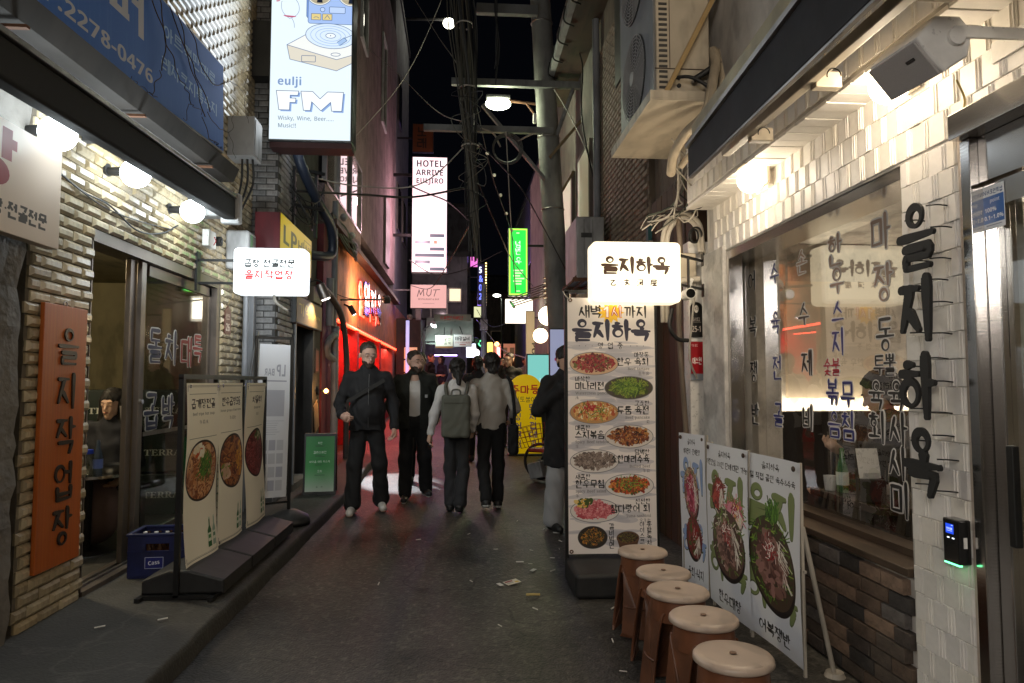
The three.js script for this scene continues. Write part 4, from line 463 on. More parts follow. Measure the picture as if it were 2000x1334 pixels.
// ---------- next house: flat grey bricks, dark doorway, signs ----------
{
  const o = thing('grey_brick_house', 'dark house of flat grey bricks with a black doorway', 'building');
  const wall = std([0.06, 0.058, 0.056], 0.85, { map: T.grime, bumpMap: T.bump, bumpScale: 0.004 });
  b_().span(-2.6, -2.02, 0.05, 7.6, -7.58, -8.35).span(-2.6, -2.1, 2.65, 7.6, -8.35, -10.05).span(-2.3, -2.02, 0.05, 2.65, -9.5, -9.98).mesh('mortar_wall', wall, o);
  reseed(41); const tones = [[0.25, 0.245, 0.24], [0.3, 0.29, 0.28], [0.2, 0.2, 0.2]].map((c) => std(c, 0.6, { map: T.mottle, bumpMap: T.bump, bumpScale: 0.002 })), g = hipBrick(0.19, 0.058, 0.012, 0.012);
  let n = 0; const rest = b_(); for (let r = 0; r < 88; r++) for (let k = 0; k < 2; k++) { const y = 0.15 + r * 0.067; if (y > 6) continue; const hidden = y < 0.4; let x = -2.245 + k * 0.2 + (r % 2 ? -0.1 : 0), l = 0.19; if (x + l / 2 > -2.022) { const a = x - l / 2; l = -2.022 - a; x = a + l / 2; } if (x - l / 2 < -2.3) { const e = x + l / 2; l = e + 2.3; x = e - l / 2; } if (l < 0.03) continue; n++; if (hidden) { continue; } const m = new THREE.Mesh(g, tones[Math.floor(rnd() * 3)]); m.name = 'brick'; m.position.set(x, y, -7.58); m.rotation.y = -Math.PI / 2; m.scale.z = l / 0.19; o.add(m); }
  for (let r = 0; r < 88; r++) { const y = 0.15 + r * 0.067; if (y > 5.8) break; for (let z = -7.7 - (r % 2 ? 0.1 : 0); z > -8.3; z -= 0.2) rest.add(g, -2.02, y, z); } rest.mesh('brick_courses', tones[0], o).userData.kind = 'stuff';
  b_().span(-2.5, -2.44, 0.12, 2.6, -8.36, -9.49).mesh('door', M.black, o); b_().span(-2.12, -2.0, 0.05, 2.66, -8.35, -8.42).span(-2.12, -2.0, 0.05, 2.66, -9.42, -9.5).mesh('door_frame', M.black, o); b_().span(-2.3, -2.0, 0.05, 0.2, -8.42, -9.42).mesh('door_step', M.concrete, o);
  b_().span(-1.998, -1.985, 0.2, 2.5, -8.37, -8.42).mesh('pipe_cover', M.pipeGrey, o); finish(o);
}
{ const o = thing('eulji_light_box', 'huge glowing white light box with a turntable drawing hanging over the alley', 'light sign', null, [-1.635, 4.87, -7.5]); const W = 0.87, H = 1.69, D = 0.3; // reaches above the frame
  b_().box(0, 0, -0.01, W + 0.02, H + 0.02, D, 0.008).mesh('sign_case', std([0.12, 0.13, 0.13], 0.35, { metalness: 0.6, map: T.grime }), o); panel('sign_face', W - 0.01, H - 0.01, lit(PR.fm, 0.92, [0.9, 0.96, 1]), o, 0, 0, D / 2 - 0.006); panel('sign_face', W - 0.01, H - 0.01, lit(PR.fm, 0.92, [0.9, 0.96, 1]), o, 0, 0, -D / 2 - 0.014, Math.PI); b_().box(-0.56, 0.18, 0, 0.28, 0.62, 0.2).mesh('wall_arm', M.black, o); b_().box(0, -H / 2 - 0.04, -0.02, W, 0.06, D - 0.06).mesh('bottom_tray', std([0.05, 0.02, 0.022], 0.5), o); finish(o);
  rectLight('eulji_light_box', W - 0.05, H - 0.05, [0.86, 0.94, 1], 3.2, -1.635, 4.87, -7.34, [0, 0, 1]); rectLight('eulji_light_box', W - 0.05, H - 0.05, [0.88, 0.95, 1], 0.7, -1.635, 4.87, -7.68, [0, 0, -1]); }
{ const o = thing('yellow_lp_sign', 'yellow sign box with black LP lettering and dark red side', 'sign', null, [-1.9, 2.97, -8.0], Math.PI / 2); b_().box(0, 0, -0.13, 1.5, 0.48, 0.26, 0.004).mesh('sign_case', std([0.12, 0.012, 0.018], 0.45, { map: T.grime }), o); panel('sign_face', 1.49, 0.47, lit(PR.lp, 0.4), o, 0, 0, 0.003); finish(o); }
{ const o = thing('brown_bar_sign', 'brown sign with faint yellow Korean letters over the dark doorway', 'sign', null, [-1.95, 2.3, -8.98], Math.PI / 2); b_().box(0, 0, -0.05, 1.5, 0.34, 0.1, 0.004).mesh('sign_case', M.black, o); panel('sign_face', 1.47, 0.31, print(PR.tan, 0.5), o, 0, 0, 0.003); b_().box(-0.45, 0.27, -0.03, 0.5, 0.2, 0.08, 0.006).box(0.42, 0.29, -0.03, 0.5, 0.2, 0.08, 0.006).each('upper_panel', std([0.26, 0.2, 0.12], 0.5, { map: T.grime }), o); finish(o); }
{ const o = thing('sign_spotlight', 'small metal spotlight aimed down at the brown bar sign', 'spotlight', null, [-1.82, 2.62, -9.1]); b_().cyl(0, 0, 0, 0.06, 0.075, 0.2, 20, 0.3, 0, 0.35).mesh('lamp_head', M.alu, o); b_().cyl(0.038, -0.102, -0.03, 0.056, 0.056, 0.012, 18, 0.3, 0, 0.35).mesh('lamp_lens', glow([1, 0.95, 0.85], 5), o); b_().tube([[0, 0.1, 0], [-0.06, 0.14, 0], [-0.16, 0.12, 0]], 0.012).mesh('arm', M.blackMetal, o); finish(o); const s = new THREE.SpotLight(col(1, 0.92, 0.78), 2.5, 0, 1.05, 0.6); s.name = 'sign_spotlight'; s.position.set(-1.76, 2.48, -9.12); s.target.position.set(-2.02, 1.9, -9.0); s.castShadow = true; scene.add(s, s.target); }
{ const o = thing('bulb_wall_lamp', 'bare warm orange bulb on the post beside the dark doorway', 'lamp', null, [-1.9, 1.3, -9.75]); b_().sph(0.03, 0, 0.05, 0.03, 1, 1, 1, 18).mesh('lamp_bulb', glow([1, 0.45, 0.12], 14), o); b_().cyl(-0.02, 0, 0.02, 0.022, 0.028, 0.06, 14, Math.PI / 2 - 0.3, 0, Math.PI / 2 - 0.6).cyl(-0.1, 0, -0.02, 0.05, 0.055, 0.03, 16, 0, 0, Math.PI / 2).mesh('lamp_holder', M.blackMetal, o); finish(o); point('bulb_wall_lamp', [1, 0.46, 0.13], 0.35, -1.87, 1.3, -9.7, 1.5); }
{ const o = thing('framed_poster', 'small framed red picture above the bare orange bulb', 'poster', null, [-2.012, 1.72, -9.72], Math.PI / 2); b_().box(0, 0, 0, 0.22, 0.34, 0.02, 0.003).mesh('frame', M.brown, o); const p = b_().box(0, 0, 0.012, 0.18, 0.29, 0.003).mesh('picture', std([0.3, 0.08, 0.05], 0.5, { map: T.grime }), o); finish(o); const q = thing('tilted_notice', 'tilted paper notice hanging below the bare orange bulb', 'notice', null, [-2.0, 0.95, -9.7], Math.PI / 2); const n = b_().box(0, 0, 0, 0.26, 0.4, 0.012, 0.002).mesh('board', std([0.42, 0.28, 0.16], 0.6, { map: T.grime }), q); n.rotation.z = 0.35; finish(q); }
{ const o = thing('drain_pipe', 'grey plastic drain pipes with bends against the red wall', 'pipe', null); const b = b_(); b.cyl(-1.9, 1.05, -10.5, 0.055, 0.055, 2.2, 18); b.cyl(-1.9, 2.2, -10.5, 0.062, 0.062, 0.14, 18); b.tube([[-1.9, 2.1, -10.5], [-1.9, 2.12, -10.35], [-1.95, 2.0, -10.22], [-1.98, 1.85, -10.3], [-1.9, 1.75, -10.5]], 0.05, 14); b.cyl(-1.9, 3.2, -10.35, 0.045, 0.045, 1.9, 16).cyl(-1.92, 2.6, -10.15, 0.055, 0.055, 0.7, 16); b.mesh('pipe', M.pipeGrey, o); b_().tube([[-1.86, 2.7, -9.3], [-1.84, 2.62, -9.9], [-1.82, 2.4, -10.6], [-1.8, 1.9, -10.9], [-1.8, 0.2, -11.0]], 0.045, 14, 40).mesh('corrugated_hose', M.darkGrey, o); for (const y of [0.6, 1.3, 1.9]) b_().add(new THREE.TorusGeometry(0.058, 0.006, 8, 20), -1.9, y, -10.5, Math.PI / 2).mesh('clamp', M.alu, o); finish(o); }
{ const o = thing('exhaust_duct', 'thick black exhaust hose hanging down from the wall', 'duct'); b_().tube([[-1.98, 4.35, -8.0], [-1.9, 4.0, -8.1], [-1.8, 3.7, -8.5], [-1.72, 3.45, -9.1], [-1.74, 3.15, -9.25], [-1.86, 3.06, -8.95], [-2.0, 3.05, -8.7]], 0.062, 16, 60).mesh('hose', std([0.025, 0.035, 0.06], 0.4, { map: T.grime }), o); for (const [y, z, x] of [[3.95, -8.15, -1.89], [3.55, -8.85, -1.76]]) b_().add(new THREE.TorusGeometry(0.066, 0.008, 8, 22), x, y, z, 1.0, 0.4).mesh('clamp', M.alu, o); finish(o); }
{ const o = thing('steel_bracket_rack', 'dark steel frame with cables fixed above the yellow LP sign', 'rack'); const b = b_(); b.bar([-2.0, 4.0, -8.2], [-2.0, 3.1, -8.2], 0.04).bar([-1.8, 4.0, -8.5], [-1.8, 3.2, -8.5], 0.04).bar([-2.08, 3.55, -8.2], [-1.7, 3.55, -8.5], 0.035).bar([-2.08, 4.0, -8.2], [-1.7, 4.0, -8.5], 0.035); b.mesh('frame', M.blackMetal, o); const c = b_(); reseed(43); for (let i = 0; i < 7; i++) c.tube([[-2.05, rr(3.3, 4.0), -8.0], [rr(-1.95, -1.75), rr(3.2, 3.7), -8.3], [rr(-1.9, -1.7), rr(3.3, 3.9), -8.7], [-2.05, rr(3.2, 4.0), -9.4]], 0.008); c.mesh('wires', M.cable, o); finish(o); }
// ---------- pink-lit house with the orange shop front ----------
{
  const o = thing('stucco_house', 'dark stucco house above an orange red shop front', 'building'); const st = std([0.34, 0.25, 0.25], 0.9, { map: T.grime, bumpMap: T.stucco, bumpScale: 0.02 }), fas = std([0.55, 0.19, 0.06], 0.6, { map: T.mottle }), redw = std([0.4, 0.02, 0.025], 0.6, { map: T.mottle }), X = -2.0, gy = (z) => groundY(z);
  b_().span(X - 0.4, X, 4.35, 12, -13.65, -20.6).span(X - 0.4, X, 5.65, 12, -10.05, -13.65).span(X - 0.4, X, 3.9, 4.35, -10.05, -13.65).mesh('stucco_wall', st, o);
  b_().span(X - 0.3, X - 0.1, 4.35, 5.65, -10.05, -13.65).mesh('window_backing', std(0.03, 0.8), o);
  const wf = b_(); for (const z of [-10.1, -11.2, -12.4, -13.62]) wf.span(X - 0.06, X + 0.01, 4.35, 5.65, z, z - 0.05); wf.span(X - 0.06, X + 0.01, 5.6, 5.65, -10.1, -13.66).span(X - 0.06, X + 0.01, 4.35, 4.4, -10.1, -13.66).mesh('window_frame', M.alu, o);
  for (const z of [-10.15, -11.25, -12.45]) b_().span(X - 0.04, X - 0.036, 4.4, 5.6, z, z - (z < -12 ? 1.16 : 1.04)).mesh('pane', phys([0.2, 0.17, 0.16], 0.03, { metalness: 0, clearcoat: 1, clearcoatRoughness: 0.02, specularIntensity: 1, ior: 2.2 }), o);
  b_().span(X - 0.1, X + 0.12, 3.82, 3.9, -10.05, -20.6).span(X - 0.1, X + 0.18, 3.74, 3.82, -10.05, -20.6).mesh('cornice', M.brown, o);
  b_().span(X - 0.3, X, 2.45, 3.74, -11.2, -25.0).mesh('fascia', fas, o); b_().span(X - 0.3, X - 0.004, 0.0, 3.74, -10.05, -11.2).mesh('side_pier', std([0.16, 0.015, 0.02], 0.65, { map: T.mottle }), o);
  b_().span(X - 1.5, X - 1.4, 0, 2.6, -11.2, -25).span(X - 1.4, X, 0, 2.5, -13.4, -13.6).span(X - 1.4, X, 0, 2.5, -17, -17.3).span(X - 1.4, X, 0, 2.5, -25, -25.2).span(X - 1.4, X - 0.3, 2.5, 2.6, -11.2, -25).mesh('recess_wall', redw, o);
  b_().span(X - 0.3, X - 0.1, 0.1, 2.4, -11.22, -11.6).span(X - 1.38, X - 1.3, 0.2, 2.3, -14.2, -15.2).mesh('door', std([0.35, 0.16, 0.04], 0.5, { map: T.wood }), o); b_().span(X - 0.02, X + 0.02, 0.12 + gy(-13), 0.9, -17.4, -24.8).mesh('low_wall', redw, o);
  b_().span(X + 0.0, X + 0.01, 2.75, 3.45, -22.0, -24.4).mesh('vent_panel', std([0.18, 0.035, 0.012], 0.5), o);
  b_().span(X - 0.06, X + 0.012, 2.42, 2.45, -11.2, -22).mesh('lamp_led_strip', glow([1, 0.06, 0.02], 5.5), o);
  // upper windows with pale frames
  for (const [z, y0, y1] of [[-13.2, 8.2, 10.6], [-16.8, 7.9, 10.2]]) { const w = b_(); w.span(X, X + 0.05, y0, y1, z, z - 0.12).span(X, X + 0.05, y0, y1, z - 0.75, z - 0.87).span(X, X + 0.05, y0, y0 + 0.1, z - 0.12, z - 0.75).span(X, X + 0.05, y1 - 0.1, y1, z - 0.12, z - 0.75); w.mesh('window_frame', M.lightGrey, o); b_().span(X, X + 0.01, y0 + 0.1, y1 - 0.1, z - 0.12, z - 0.75).mesh('pane', std(0.02, 0.08), o); }
  b_().span(X, X + 0.06, 4.5, 6.2, -17.6, -18.6).mesh('wall_panel', std([0.14, 0.12, 0.12], 0.6), o); finish(o);
  rectLight('lamp_led_strip', 9, 0.05, [1, 0.05, 0.03], 150, X - 0.25, 2.4, -16.5, [-0.55, -1, 0]); rectLight('lamp_led_strip', 9, 0.05, [1, 0.06, 0.025], 7, X + 0.05, 2.4, -16.0, [0.4, -1, 0.1]);
}
{ // halo letters
  const o = thing('halo_neon_letters', 'metal Korean letters with a red glow behind them on the orange fascia', 'neon sign', null, [-1.9, 3.06, -14.6], Math.PI / 2); [...'일지옥'].forEach((c, i) => { const m = letterGeometry(c, 0.85, 0.62, 0.05, 0.1).mesh('letter', M.chrome, o); m.position.set(-1.0 + i * 1.0, 0, 0); const g = letterGeometry(c, 0.85, 0.62, 0.01, 0.13).mesh('neon_tube', glow([1, 0.07, 0.03], 3.5), o); g.position.set(-1.0 + i * 1.0, 0, -0.06); }); finish(o); rectLight('halo_neon_letters', 2.8, 0.7, [1, 0.1, 0.03], 1.5, -1.88, 3.06, -14.6, [-1, 0, 0]);
}
{ const o = thing('small_flood_lamp', 'small black flood lamp on a thin arm before the red neon letters', 'spotlight'); b_().rod([-1.98, 2.78, -11.4], [-1.35, 2.92, -12.4], 0.014).mesh('arm', M.blackMetal, o); b_().box(-1.35, 2.92, -12.45, 0.12, 0.12, 0.16, 0.02, 0.4, 0.3).mesh('lamp_head', M.black, o); b_().box(-1.4, 2.92, -12.54, 0.06, 0.07, 0.02, 0.004, 0.2, 0.6).mesh('lamp_lens', glow([1, 0.8, 0.55], 5), o); finish(o); { const s = new THREE.SpotLight(col(1, 0.72, 0.5), 8, 0, 1.4, 0.7); s.name = 'small_flood_lamp'; s.position.set(-1.36, 2.95, -12.62); s.target.position.set(-2.0, 3.1, -12.9); s.castShadow = true; scene.add(s, s.target); } }
{ const o = thing('black_cable_mass', 'black bundle of wires and insulators above the orange fascia', 'cables'); const b = b_(); reseed(51); for (let i = 0; i < 9; i++) b.tube([[-1.95, 3.9 + rr(-0.1, 0.1), -10.4], [-1.85, 3.7 + rr(-0.15, 0.2), -11 + rr(-0.2, 0.2)], [-1.8, 3.6 + rr(-0.1, 0.2), -11.7], [-1.95, 3.72, -12.6]], rr(0.012, 0.03)); b.mesh('wires', M.cable, o); for (const [y, z] of [[4.02, -10.8], [3.9, -11.6]]) b_().sph(-1.85, y, z, 0.06).mesh('insulator', M.lightGrey, o); finish(o); }
{ const o = thing('hotel_light_sign', 'tall glowing pinkish white light box reading HOTEL ARRIVE EULJIRO', 'light sign', null, [-0.932, 6.33, -20]); b_().box(0, 0, 0, 1.04, 3.44, 0.28, 0.01).mesh('sign_case', M.black, o); panel('sign_face', 1.0, 3.4, lit(PR.hotel, 1.5, [1, 0.86, 0.88]), o, 0, 0, 0.145); panel('sign_face', 1.0, 3.4, lit(PR.hotel, 1.5, [1, 0.86, 0.88]), o, 0, 0, -0.145, Math.PI); b_().bar([-0.52, 1.2, 0], [-1.07, 1.2, 0], 0.08).bar([-0.52, -0.6, 0], [-1.07, -0.6, 0], 0.08).each('bracket', M.blackMetal, o); finish(o); for (const y of [4.9, 5.7, 6.5]) { point('hotel_light_sign', [1, 0.58, 0.66], 4, -1.2, y, -19.2, 6); point('hotel_light_sign', [1, 0.72, 0.76], 1.5, -0.95, y, -20.25, 6); } }
{ const o = thing('mut_light_sign', 'pink light box reading MUT RESTAURANT & BAR', 'light sign', null, [-0.97, 3.98, -20.5]); b_().box(0, 0, 0, 1.08, 0.71, 0.2, 0.008).mesh('sign_case', M.grey, o); panel('sign_face', 1.06, 0.69, lit(PR.mut, 0.75, [1, 0.85, 0.82]), o, 0, 0, 0.104); b_().bar([-0.3, -0.35, 0], [-0.3, -0.7, 0], 0.16).bar([-0.54, 0.2, 0], [-1.03, 0.2, 0], 0.05).mesh('bracket', M.grey, o); finish(o); rectLight('mut_light_sign', 1, 0.64, [1, 0.75, 0.72], 4, -0.97, 3.98, -20.36, [0, 0, 1]); }
{ const o = thing('brown_vertical_sign', 'dim brown vertical sign above the hotel light box', 'sign', null, [-1.2, 9.0, -21]); b_().box(0, 0, 0, 0.65, 0.9, 0.12).mesh('sign_case', M.black, o); panel('sign_face', 0.62, 0.87, print(PR.no, 0.5), o, 0, 0, 0.064); b_().bar([-0.3, 0, 0], [-0.8, 0, 0], 0.05).mesh('bracket', M.blackMetal, o); finish(o); }
// ---------- farther left houses ----------
function plainHouse(name, label, x0, x1, z0, z1, h, c, wins) { const o = thing(name, label, 'building'); b_().span(x0, x1, -0.5, h, z0, z1).mesh('wall', std(c, 0.85, { map: T.grime, bumpMap: T.bump, bumpScale: 0.006 }), o); b_().span(x0 - 0.05, x1 + 0.05, h, h + 0.2, z0 + 0.05, z1 - 0.05).mesh('roof_edge', M.darkGrey, o); (wins ?? []).forEach(([f, a, y, w, hh, litK]) => { const fr = b_(), gl = b_(); if (f === 'x') { const xx = f && wins.side < 0 ? x0 : x1, s = wins.side < 0 ? -1 : 1; fr.span(xx, xx + s * 0.05, y - hh / 2 - 0.06, y + hh / 2 + 0.06, a - w / 2 - 0.06, a + w / 2 + 0.06); gl.span(xx + s * 0.05, xx + s * 0.056, y - hh / 2, y + hh / 2, a - w / 2, a + w / 2); } else { fr.span(a - w / 2 - 0.06, a + w / 2 + 0.06, y - hh / 2 - 0.06, y + hh / 2 + 0.06, z0, z0 + 0.05); gl.span(a - w / 2, a + w / 2, y - hh / 2, y + hh / 2, z0 + 0.05, z0 + 0.056); } const g = fr.mesh('window', M.alu, o); gl.mesh('pane', litK ? glow(litK, 1) : std(0.015, 0.08), g); }); return finish(o); }
plainHouse('dark_tall_house', 'tall dark house front behind the hotel sign', -7, -2.05, -20.7, -26, 14, [0.2, 0.2, 0.21], Object.assign([['x', -22, 7, 1, 1.4], ['x', -24, 7, 1, 1.4], ['x', -22, 10.5, 1, 1.4]], { side: 1 }));
plainHouse('purple_lit_house', 'narrow brick house lit purple behind the striped awning', -2.0, 0.25, -28, -36, 6.6, [0.3, 0.28, 0.3], Object.assign([['z', -0.9, 4.6, 0.6, 1.2], ['z', -0.25, 5.0, 0.45, 0.5, [1, 0.8, 0.5]]], { side: 1 }));
plainHouse('far_plain_house', 'plain house beyond the purple neon signs', -4, 0.5, -37, -46, 11, [0.2, 0.2, 0.22], Object.assign([['z', -0.2, 8, 0.4, 0.5]], { side: 1 }));
plainHouse('alley_end_house', 'dark building closing the far end of the alley', 0.2, 4.4, -58, -66, 9, [0.22, 0.22, 0.23], Object.assign([['z', 1.4, 7.4, 0.6, 0.9, [0.7, 0.7, 0.4]], ['z', 3.0, 5.2, 0.8, 1.1]], { side: 1 }));
plainHouse('alley_end_tower', 'tall dark tower rising over the alley end', 2.2, 9, -68, -78, 12, [0.2, 0.2, 0.22], Object.assign([['z', 3.4, 8.5, 0.7, 1], ['z', 5, 10, 0.7, 1]], { side: 1 }));
{ const o = thing('striped_awning', 'sagging grey canvas awning with red Korean letters', 'awning', null, [-0.4, 3.25, -24]); const g = new THREE.PlaneGeometry(1.75, 1.3, 20, 10), p = g.attributes.position; for (let i = 0; i < p.count; i++) { const u = p.getX(i) / 1.75, v = p.getY(i) / 1.3; p.setZ(i, -v * 1.3 + 0.06 * Math.sin(u * 14) * (0.5 - v)); p.setY(i, p.getY(i) * 0.75 - 0.1 * Math.sin((u + 0.5) * 9.4) * (0.5 - v) * 0.6); } g.computeVertexNormals(); const m = new THREE.Mesh(g, std([0.4, 0.42, 0.38], 0.8, { side: THREE.DoubleSide, map: T.grime })); m.name = 'canvas'; o.add(m); const f = panel('lettering_strip', 1.3, 0.4, print(PR.daewon, 0.7), o, 0.1, 0.43, 0.12); f.rotation.x = -0.85; b_().rod([-0.85, 0.45, -0.6], [-0.85, -0.45, 0.62], 0.025).rod([0.85, 0.45, -0.6], [0.85, -0.45, 0.62], 0.025).rod([-0.85, -0.45, 0.62], [0.85, -0.45, 0.62], 0.025).rod([-0.85, 0.45, -0.6], [-1.5, 0.45, -0.6], 0.04).mesh('frame', M.blackMetal, o); finish(o); }
{ const o = thing('gilding_shop_sign', 'small cream sign board with four black Korean characters', 'sign', null, [-0.56, 2.78, -23]); b_().box(0, 0, 0, 0.6, 0.44, 0.06).mesh('sign_case', M.grey, o); panel('sign_face', 0.58, 0.42, print(PR.kwang, 0.5), o, 0, 0, 0.034); b_().rod([0, 0.22, 0], [0, 0.5, -0.3], 0.015).mesh('hanger', M.blackMetal, o); finish(o); const q = thing('plumbing_shop_sign', 'small white sign board with a red phone number', 'sign', null, [0.06, 2.82, -23]); b_().box(0, 0, 0, 0.62, 0.42, 0.06).mesh('sign_case', M.grey, q); panel('sign_face', 0.6, 0.4, print(PR.taekwang, 0.5), q, 0, 0, 0.034); b_().rod([0, 0.21, 0], [-0.1, 0.5, -0.4], 0.015).mesh('hanger', M.blackMetal, q); finish(q); }
{ const o = thing('awning_flood_lamp', 'white flood lamp on a post under the canvas awning', 'spotlight', null, [-0.95, 3.35, -22.6]); b_().cyl(0, 0, 0, 0.09, 0.12, 0.16, 18, 0.9, 0, -0.6).mesh('lamp_head', M.lightGrey, o); b_().cyl(0.05, -0.05, 0.065, 0.1, 0.1, 0.02, 18, 0.9, 0, -0.6).mesh('lamp_lens', glow([0.85, 1, 0.98], 6), o); b_().cyl(-0.28, -0.6, 0, 0.06, 0.06, 0.7, 14).rod([-0.28, -0.2, 0], [0, 0, 0], 0.02).cyl(-0.28, -1.9, 0, 0.03, 0.03, 2.2, 12).mesh('post', M.pipeGrey, o); finish(o); const s = new THREE.SpotLight(col(0.75, 1, 0.97), 5, 0, 1.1, 0.6); s.name = 'awning_flood_lamp'; s.position.set(-0.85, 3.28, -22.5); s.target.position.set(0.0, 2.6, -24.4); s.castShadow = true; scene.add(s, s.target); }
{ const o = thing('brown_shed', 'dark brown shed with three glowing orange panels', 'shed', null); b_().span(-2.0, -1.25, 0.3, 3.4, -21.3, -23.4).mesh('wall', M.brown, o); for (let i = 0; i < 3; i++) b_().span(-1.75, -1.35, 1.35 + i * 0.4, 1.7 + i * 0.4, -21.3, -21.28).mesh('lit_window', glow([1, 0.32, 0.04], 0.5), o); finish(o); }
{ const o = thing('striplight_column', 'slim lilac light column beside the orange fascia', 'lamp'); b_().box(-1.62, 2.5, -20.9, 0.1, 1.6, 0.1, 0.01).mesh('lamp_tube', glow([0.5, 0.5, 1], 0.7), o); b_().box(-1.62, 1.2, -20.9, 0.12, 1.0, 0.12).mesh('base', M.darkGrey, o); b_().sph(-1.55, 3.4, -20.8, 0.09).mesh('camera_dome', M.lightGrey, o); finish(o); }
// purple neon
{ const o = thing('purple_neon_sign', 'vertical dark sign with blue neon figures and a row of yellow bulbs', 'neon sign', null, [0.87, 5.75, -30]); o.scale.setScalar(0.62); b_().box(0, 0, 0, 0.5, 3.0, 0.2).mesh('sign_case', M.black, o); panel('sign_face', 0.42, 2.6, lit(PR.purpleNeon, 2.2), o, 0, 0.1, 0.104); const y = b_(); for (let i = 0; i < 16; i++) y.sph(0.36, 1.5 - i * 0.2, 0.05, 0.055, 1, 1, 1, 10); y.mesh('bulb_row', glow([1, 0.7, 0.25], 4), o); b_().box(-0.5, 1.6, 0.02, 0.5, 0.7, 0.1).mesh('neon_panel', glow([0.7, 0.12, 0.5], 1.2), o); b_().box(-0.7, 0.5, 0, 1.0, 0.08, 0.08).mesh('bracket', M.blackMetal, o); finish(o); rectLight('purple_neon_sign', 0.5, 2.8, [0.35, 0.2, 1], 16, 0.87, 5.75, -29.8, [-0.3, -0.3, 1]); }
{ const o = thing('purple_wash_lamp', 'purple strip lamp washing the shop wall under the far awning', 'lamp'); b_().box(-0.6, 2.5, -27.4, 0.9, 0.06, 0.06).mesh('lamp_tube', glow([0.55, 0.35, 1], 4), o); b_().box(-0.6, 2.56, -27.4, 0.95, 0.05, 0.1).bar([-0.6, 2.58, -27.4], [-0.6, 2.58, -28.0], 0.05).mesh('housing', M.darkGrey, o); finish(o); rectLight('purple_wash_lamp', 0.9, 0.2, [0.45, 0.3, 1], 30, -0.6, 2.44, -27.35, [0.1, -0.5, 1]); }
{ const o = thing('small_white_light_sign', 'small blank white light box under the far shop signs', 'light sign', null, [0.37, 2.58, -25]); b_().box(0, 0, 0, 0.34, 0.5, 0.1).mesh('sign_shell', glow([0.75, 0.8, 1], 2), o); b_().rod([-0.2, 0.3, 0], [-1.2, 0.5, -0.4], 0.03).rod([-0.2, 0.3, 0], [0, 0.24, 0], 0.02).mesh('hanger', M.blackMetal, o); finish(o); const q = thing('paper_lantern', 'round white lantern beside the far phone number sign', 'lantern', null, [0.55, 2.5, -25]); b_().sph(0, 0, 0, 0.14).mesh('lantern_globe', glow([1, 0.9, 0.9], 3), q); b_().box(-0.22, 0.25, 0, 0.4, 0.4, 0.06, 0.01, 0, 0, 0.5).mesh('shade_board', M.lightGrey, q); finish(q); point('paper_lantern', [1, 0.9, 0.9], 0.8, 0.55, 2.5, -25, 5); }
// traffic lights and lit shops at the far end
{ const o = thing('far_red_shop_sign', 'long dim red shop sign at the end of the alley', 'sign', null, [3.3, 3.46, -44]); b_().box(0, 0, 0, 2.6, 0.9, 0.1).mesh('sign_shell', glow([0.5, 0.02, 0.03], 0.25), o); const l = b_(); for (let i = 0; i < 5; i++) l.box(-0.9 + i * 0.45, 0, 0.06, 0.28, 0.4, 0.02); l.mesh('letters', M.lightGrey, o); b_().box(0, -0.9, -0.1, 2.8, 0.9, 0.06).mesh('shop_front', std([0.05, 0.02, 0.02], 0.7), o); b_().box(-1.3, -2, -0.1, 0.2, 3.2, 0.2).box(1.3, -2, -0.1, 0.2, 3.2, 0.2).mesh('post', M.darkGrey, o); finish(o);
  const q = thing('far_vertical_neon', 'small vertical red and white neon sign by the alley end', 'neon sign', null, [2.19, 3.12, -40]); b_().box(0, 0, 0, 0.26, 0.8, 0.1).mesh('sign_shell', glow([1, 0.1, 0.1], 2.5), q); b_().box(0, 0, 0.06, 0.1, 0.7, 0.02).mesh('neon_core', glow([1, 0.85, 0.85], 2), q); b_().cyl(0, -1.6, 0, 0.05, 0.05, 2.4, 10).mesh('post', M.darkGrey, q); finish(q);
  const r = thing('far_orange_lamp', 'round orange street lamp by the alley end', 'lamp', null, [2.16, 3.72, -41]); b_().sph(0, 0, 0, 0.14).mesh('lamp_globe', glow([1, 0.4, 0.12], 6), r); b_().cyl(0, -1.5, 0, 0.05, 0.06, 2.8, 10).mesh('post', M.darkGrey, r); finish(r); point('far_orange_lamp', [1, 0.45, 0.15], 5, 2.16, 3.72, -41, 5);
  const s = thing('far_yellow_lantern', 'yellow box lantern beneath a green neon ring', 'lantern', null, [1.66, 3.4, -39]); b_().box(0, 0, 0, 0.3, 0.6, 0.3, 0.03).mesh('lantern_body', glow([1, 0.62, 0.1], 2.2), s); b_().add(new THREE.TorusGeometry(0.15, 0.035, 8, 20), -0.5, 0.25, 0).mesh('neon_ring', glow([0.1, 1, 0.35], 2), s); b_().cyl(0, -1.5, 0, 0.05, 0.05, 2.4, 10).bar([-0.5, 0.1, 0], [0, 0.35, 0], 0.04).mesh('post', M.darkGrey, s); finish(s); }
{ const o = thing('metal_utility_post', 'purple lit steel utility post with cable boxes far down the alley', 'post', null, [0.87, 0, -26]); b_().cyl(0, 2.6, 0, 0.1, 0.12, 5.2, 16).mesh('pole', M.pipeGrey, o); b_().box(0, 3.6, 0.05, 0.3, 0.4, 0.3, 0.03).mesh('cable_box', M.lightGrey, o); b_().sph(-0.35, 3.0, 0, 0.2, 1, 0.7, 1).mesh('round_sign', std([0.06, 0.12, 0.06], 0.6), o); finish(o); }
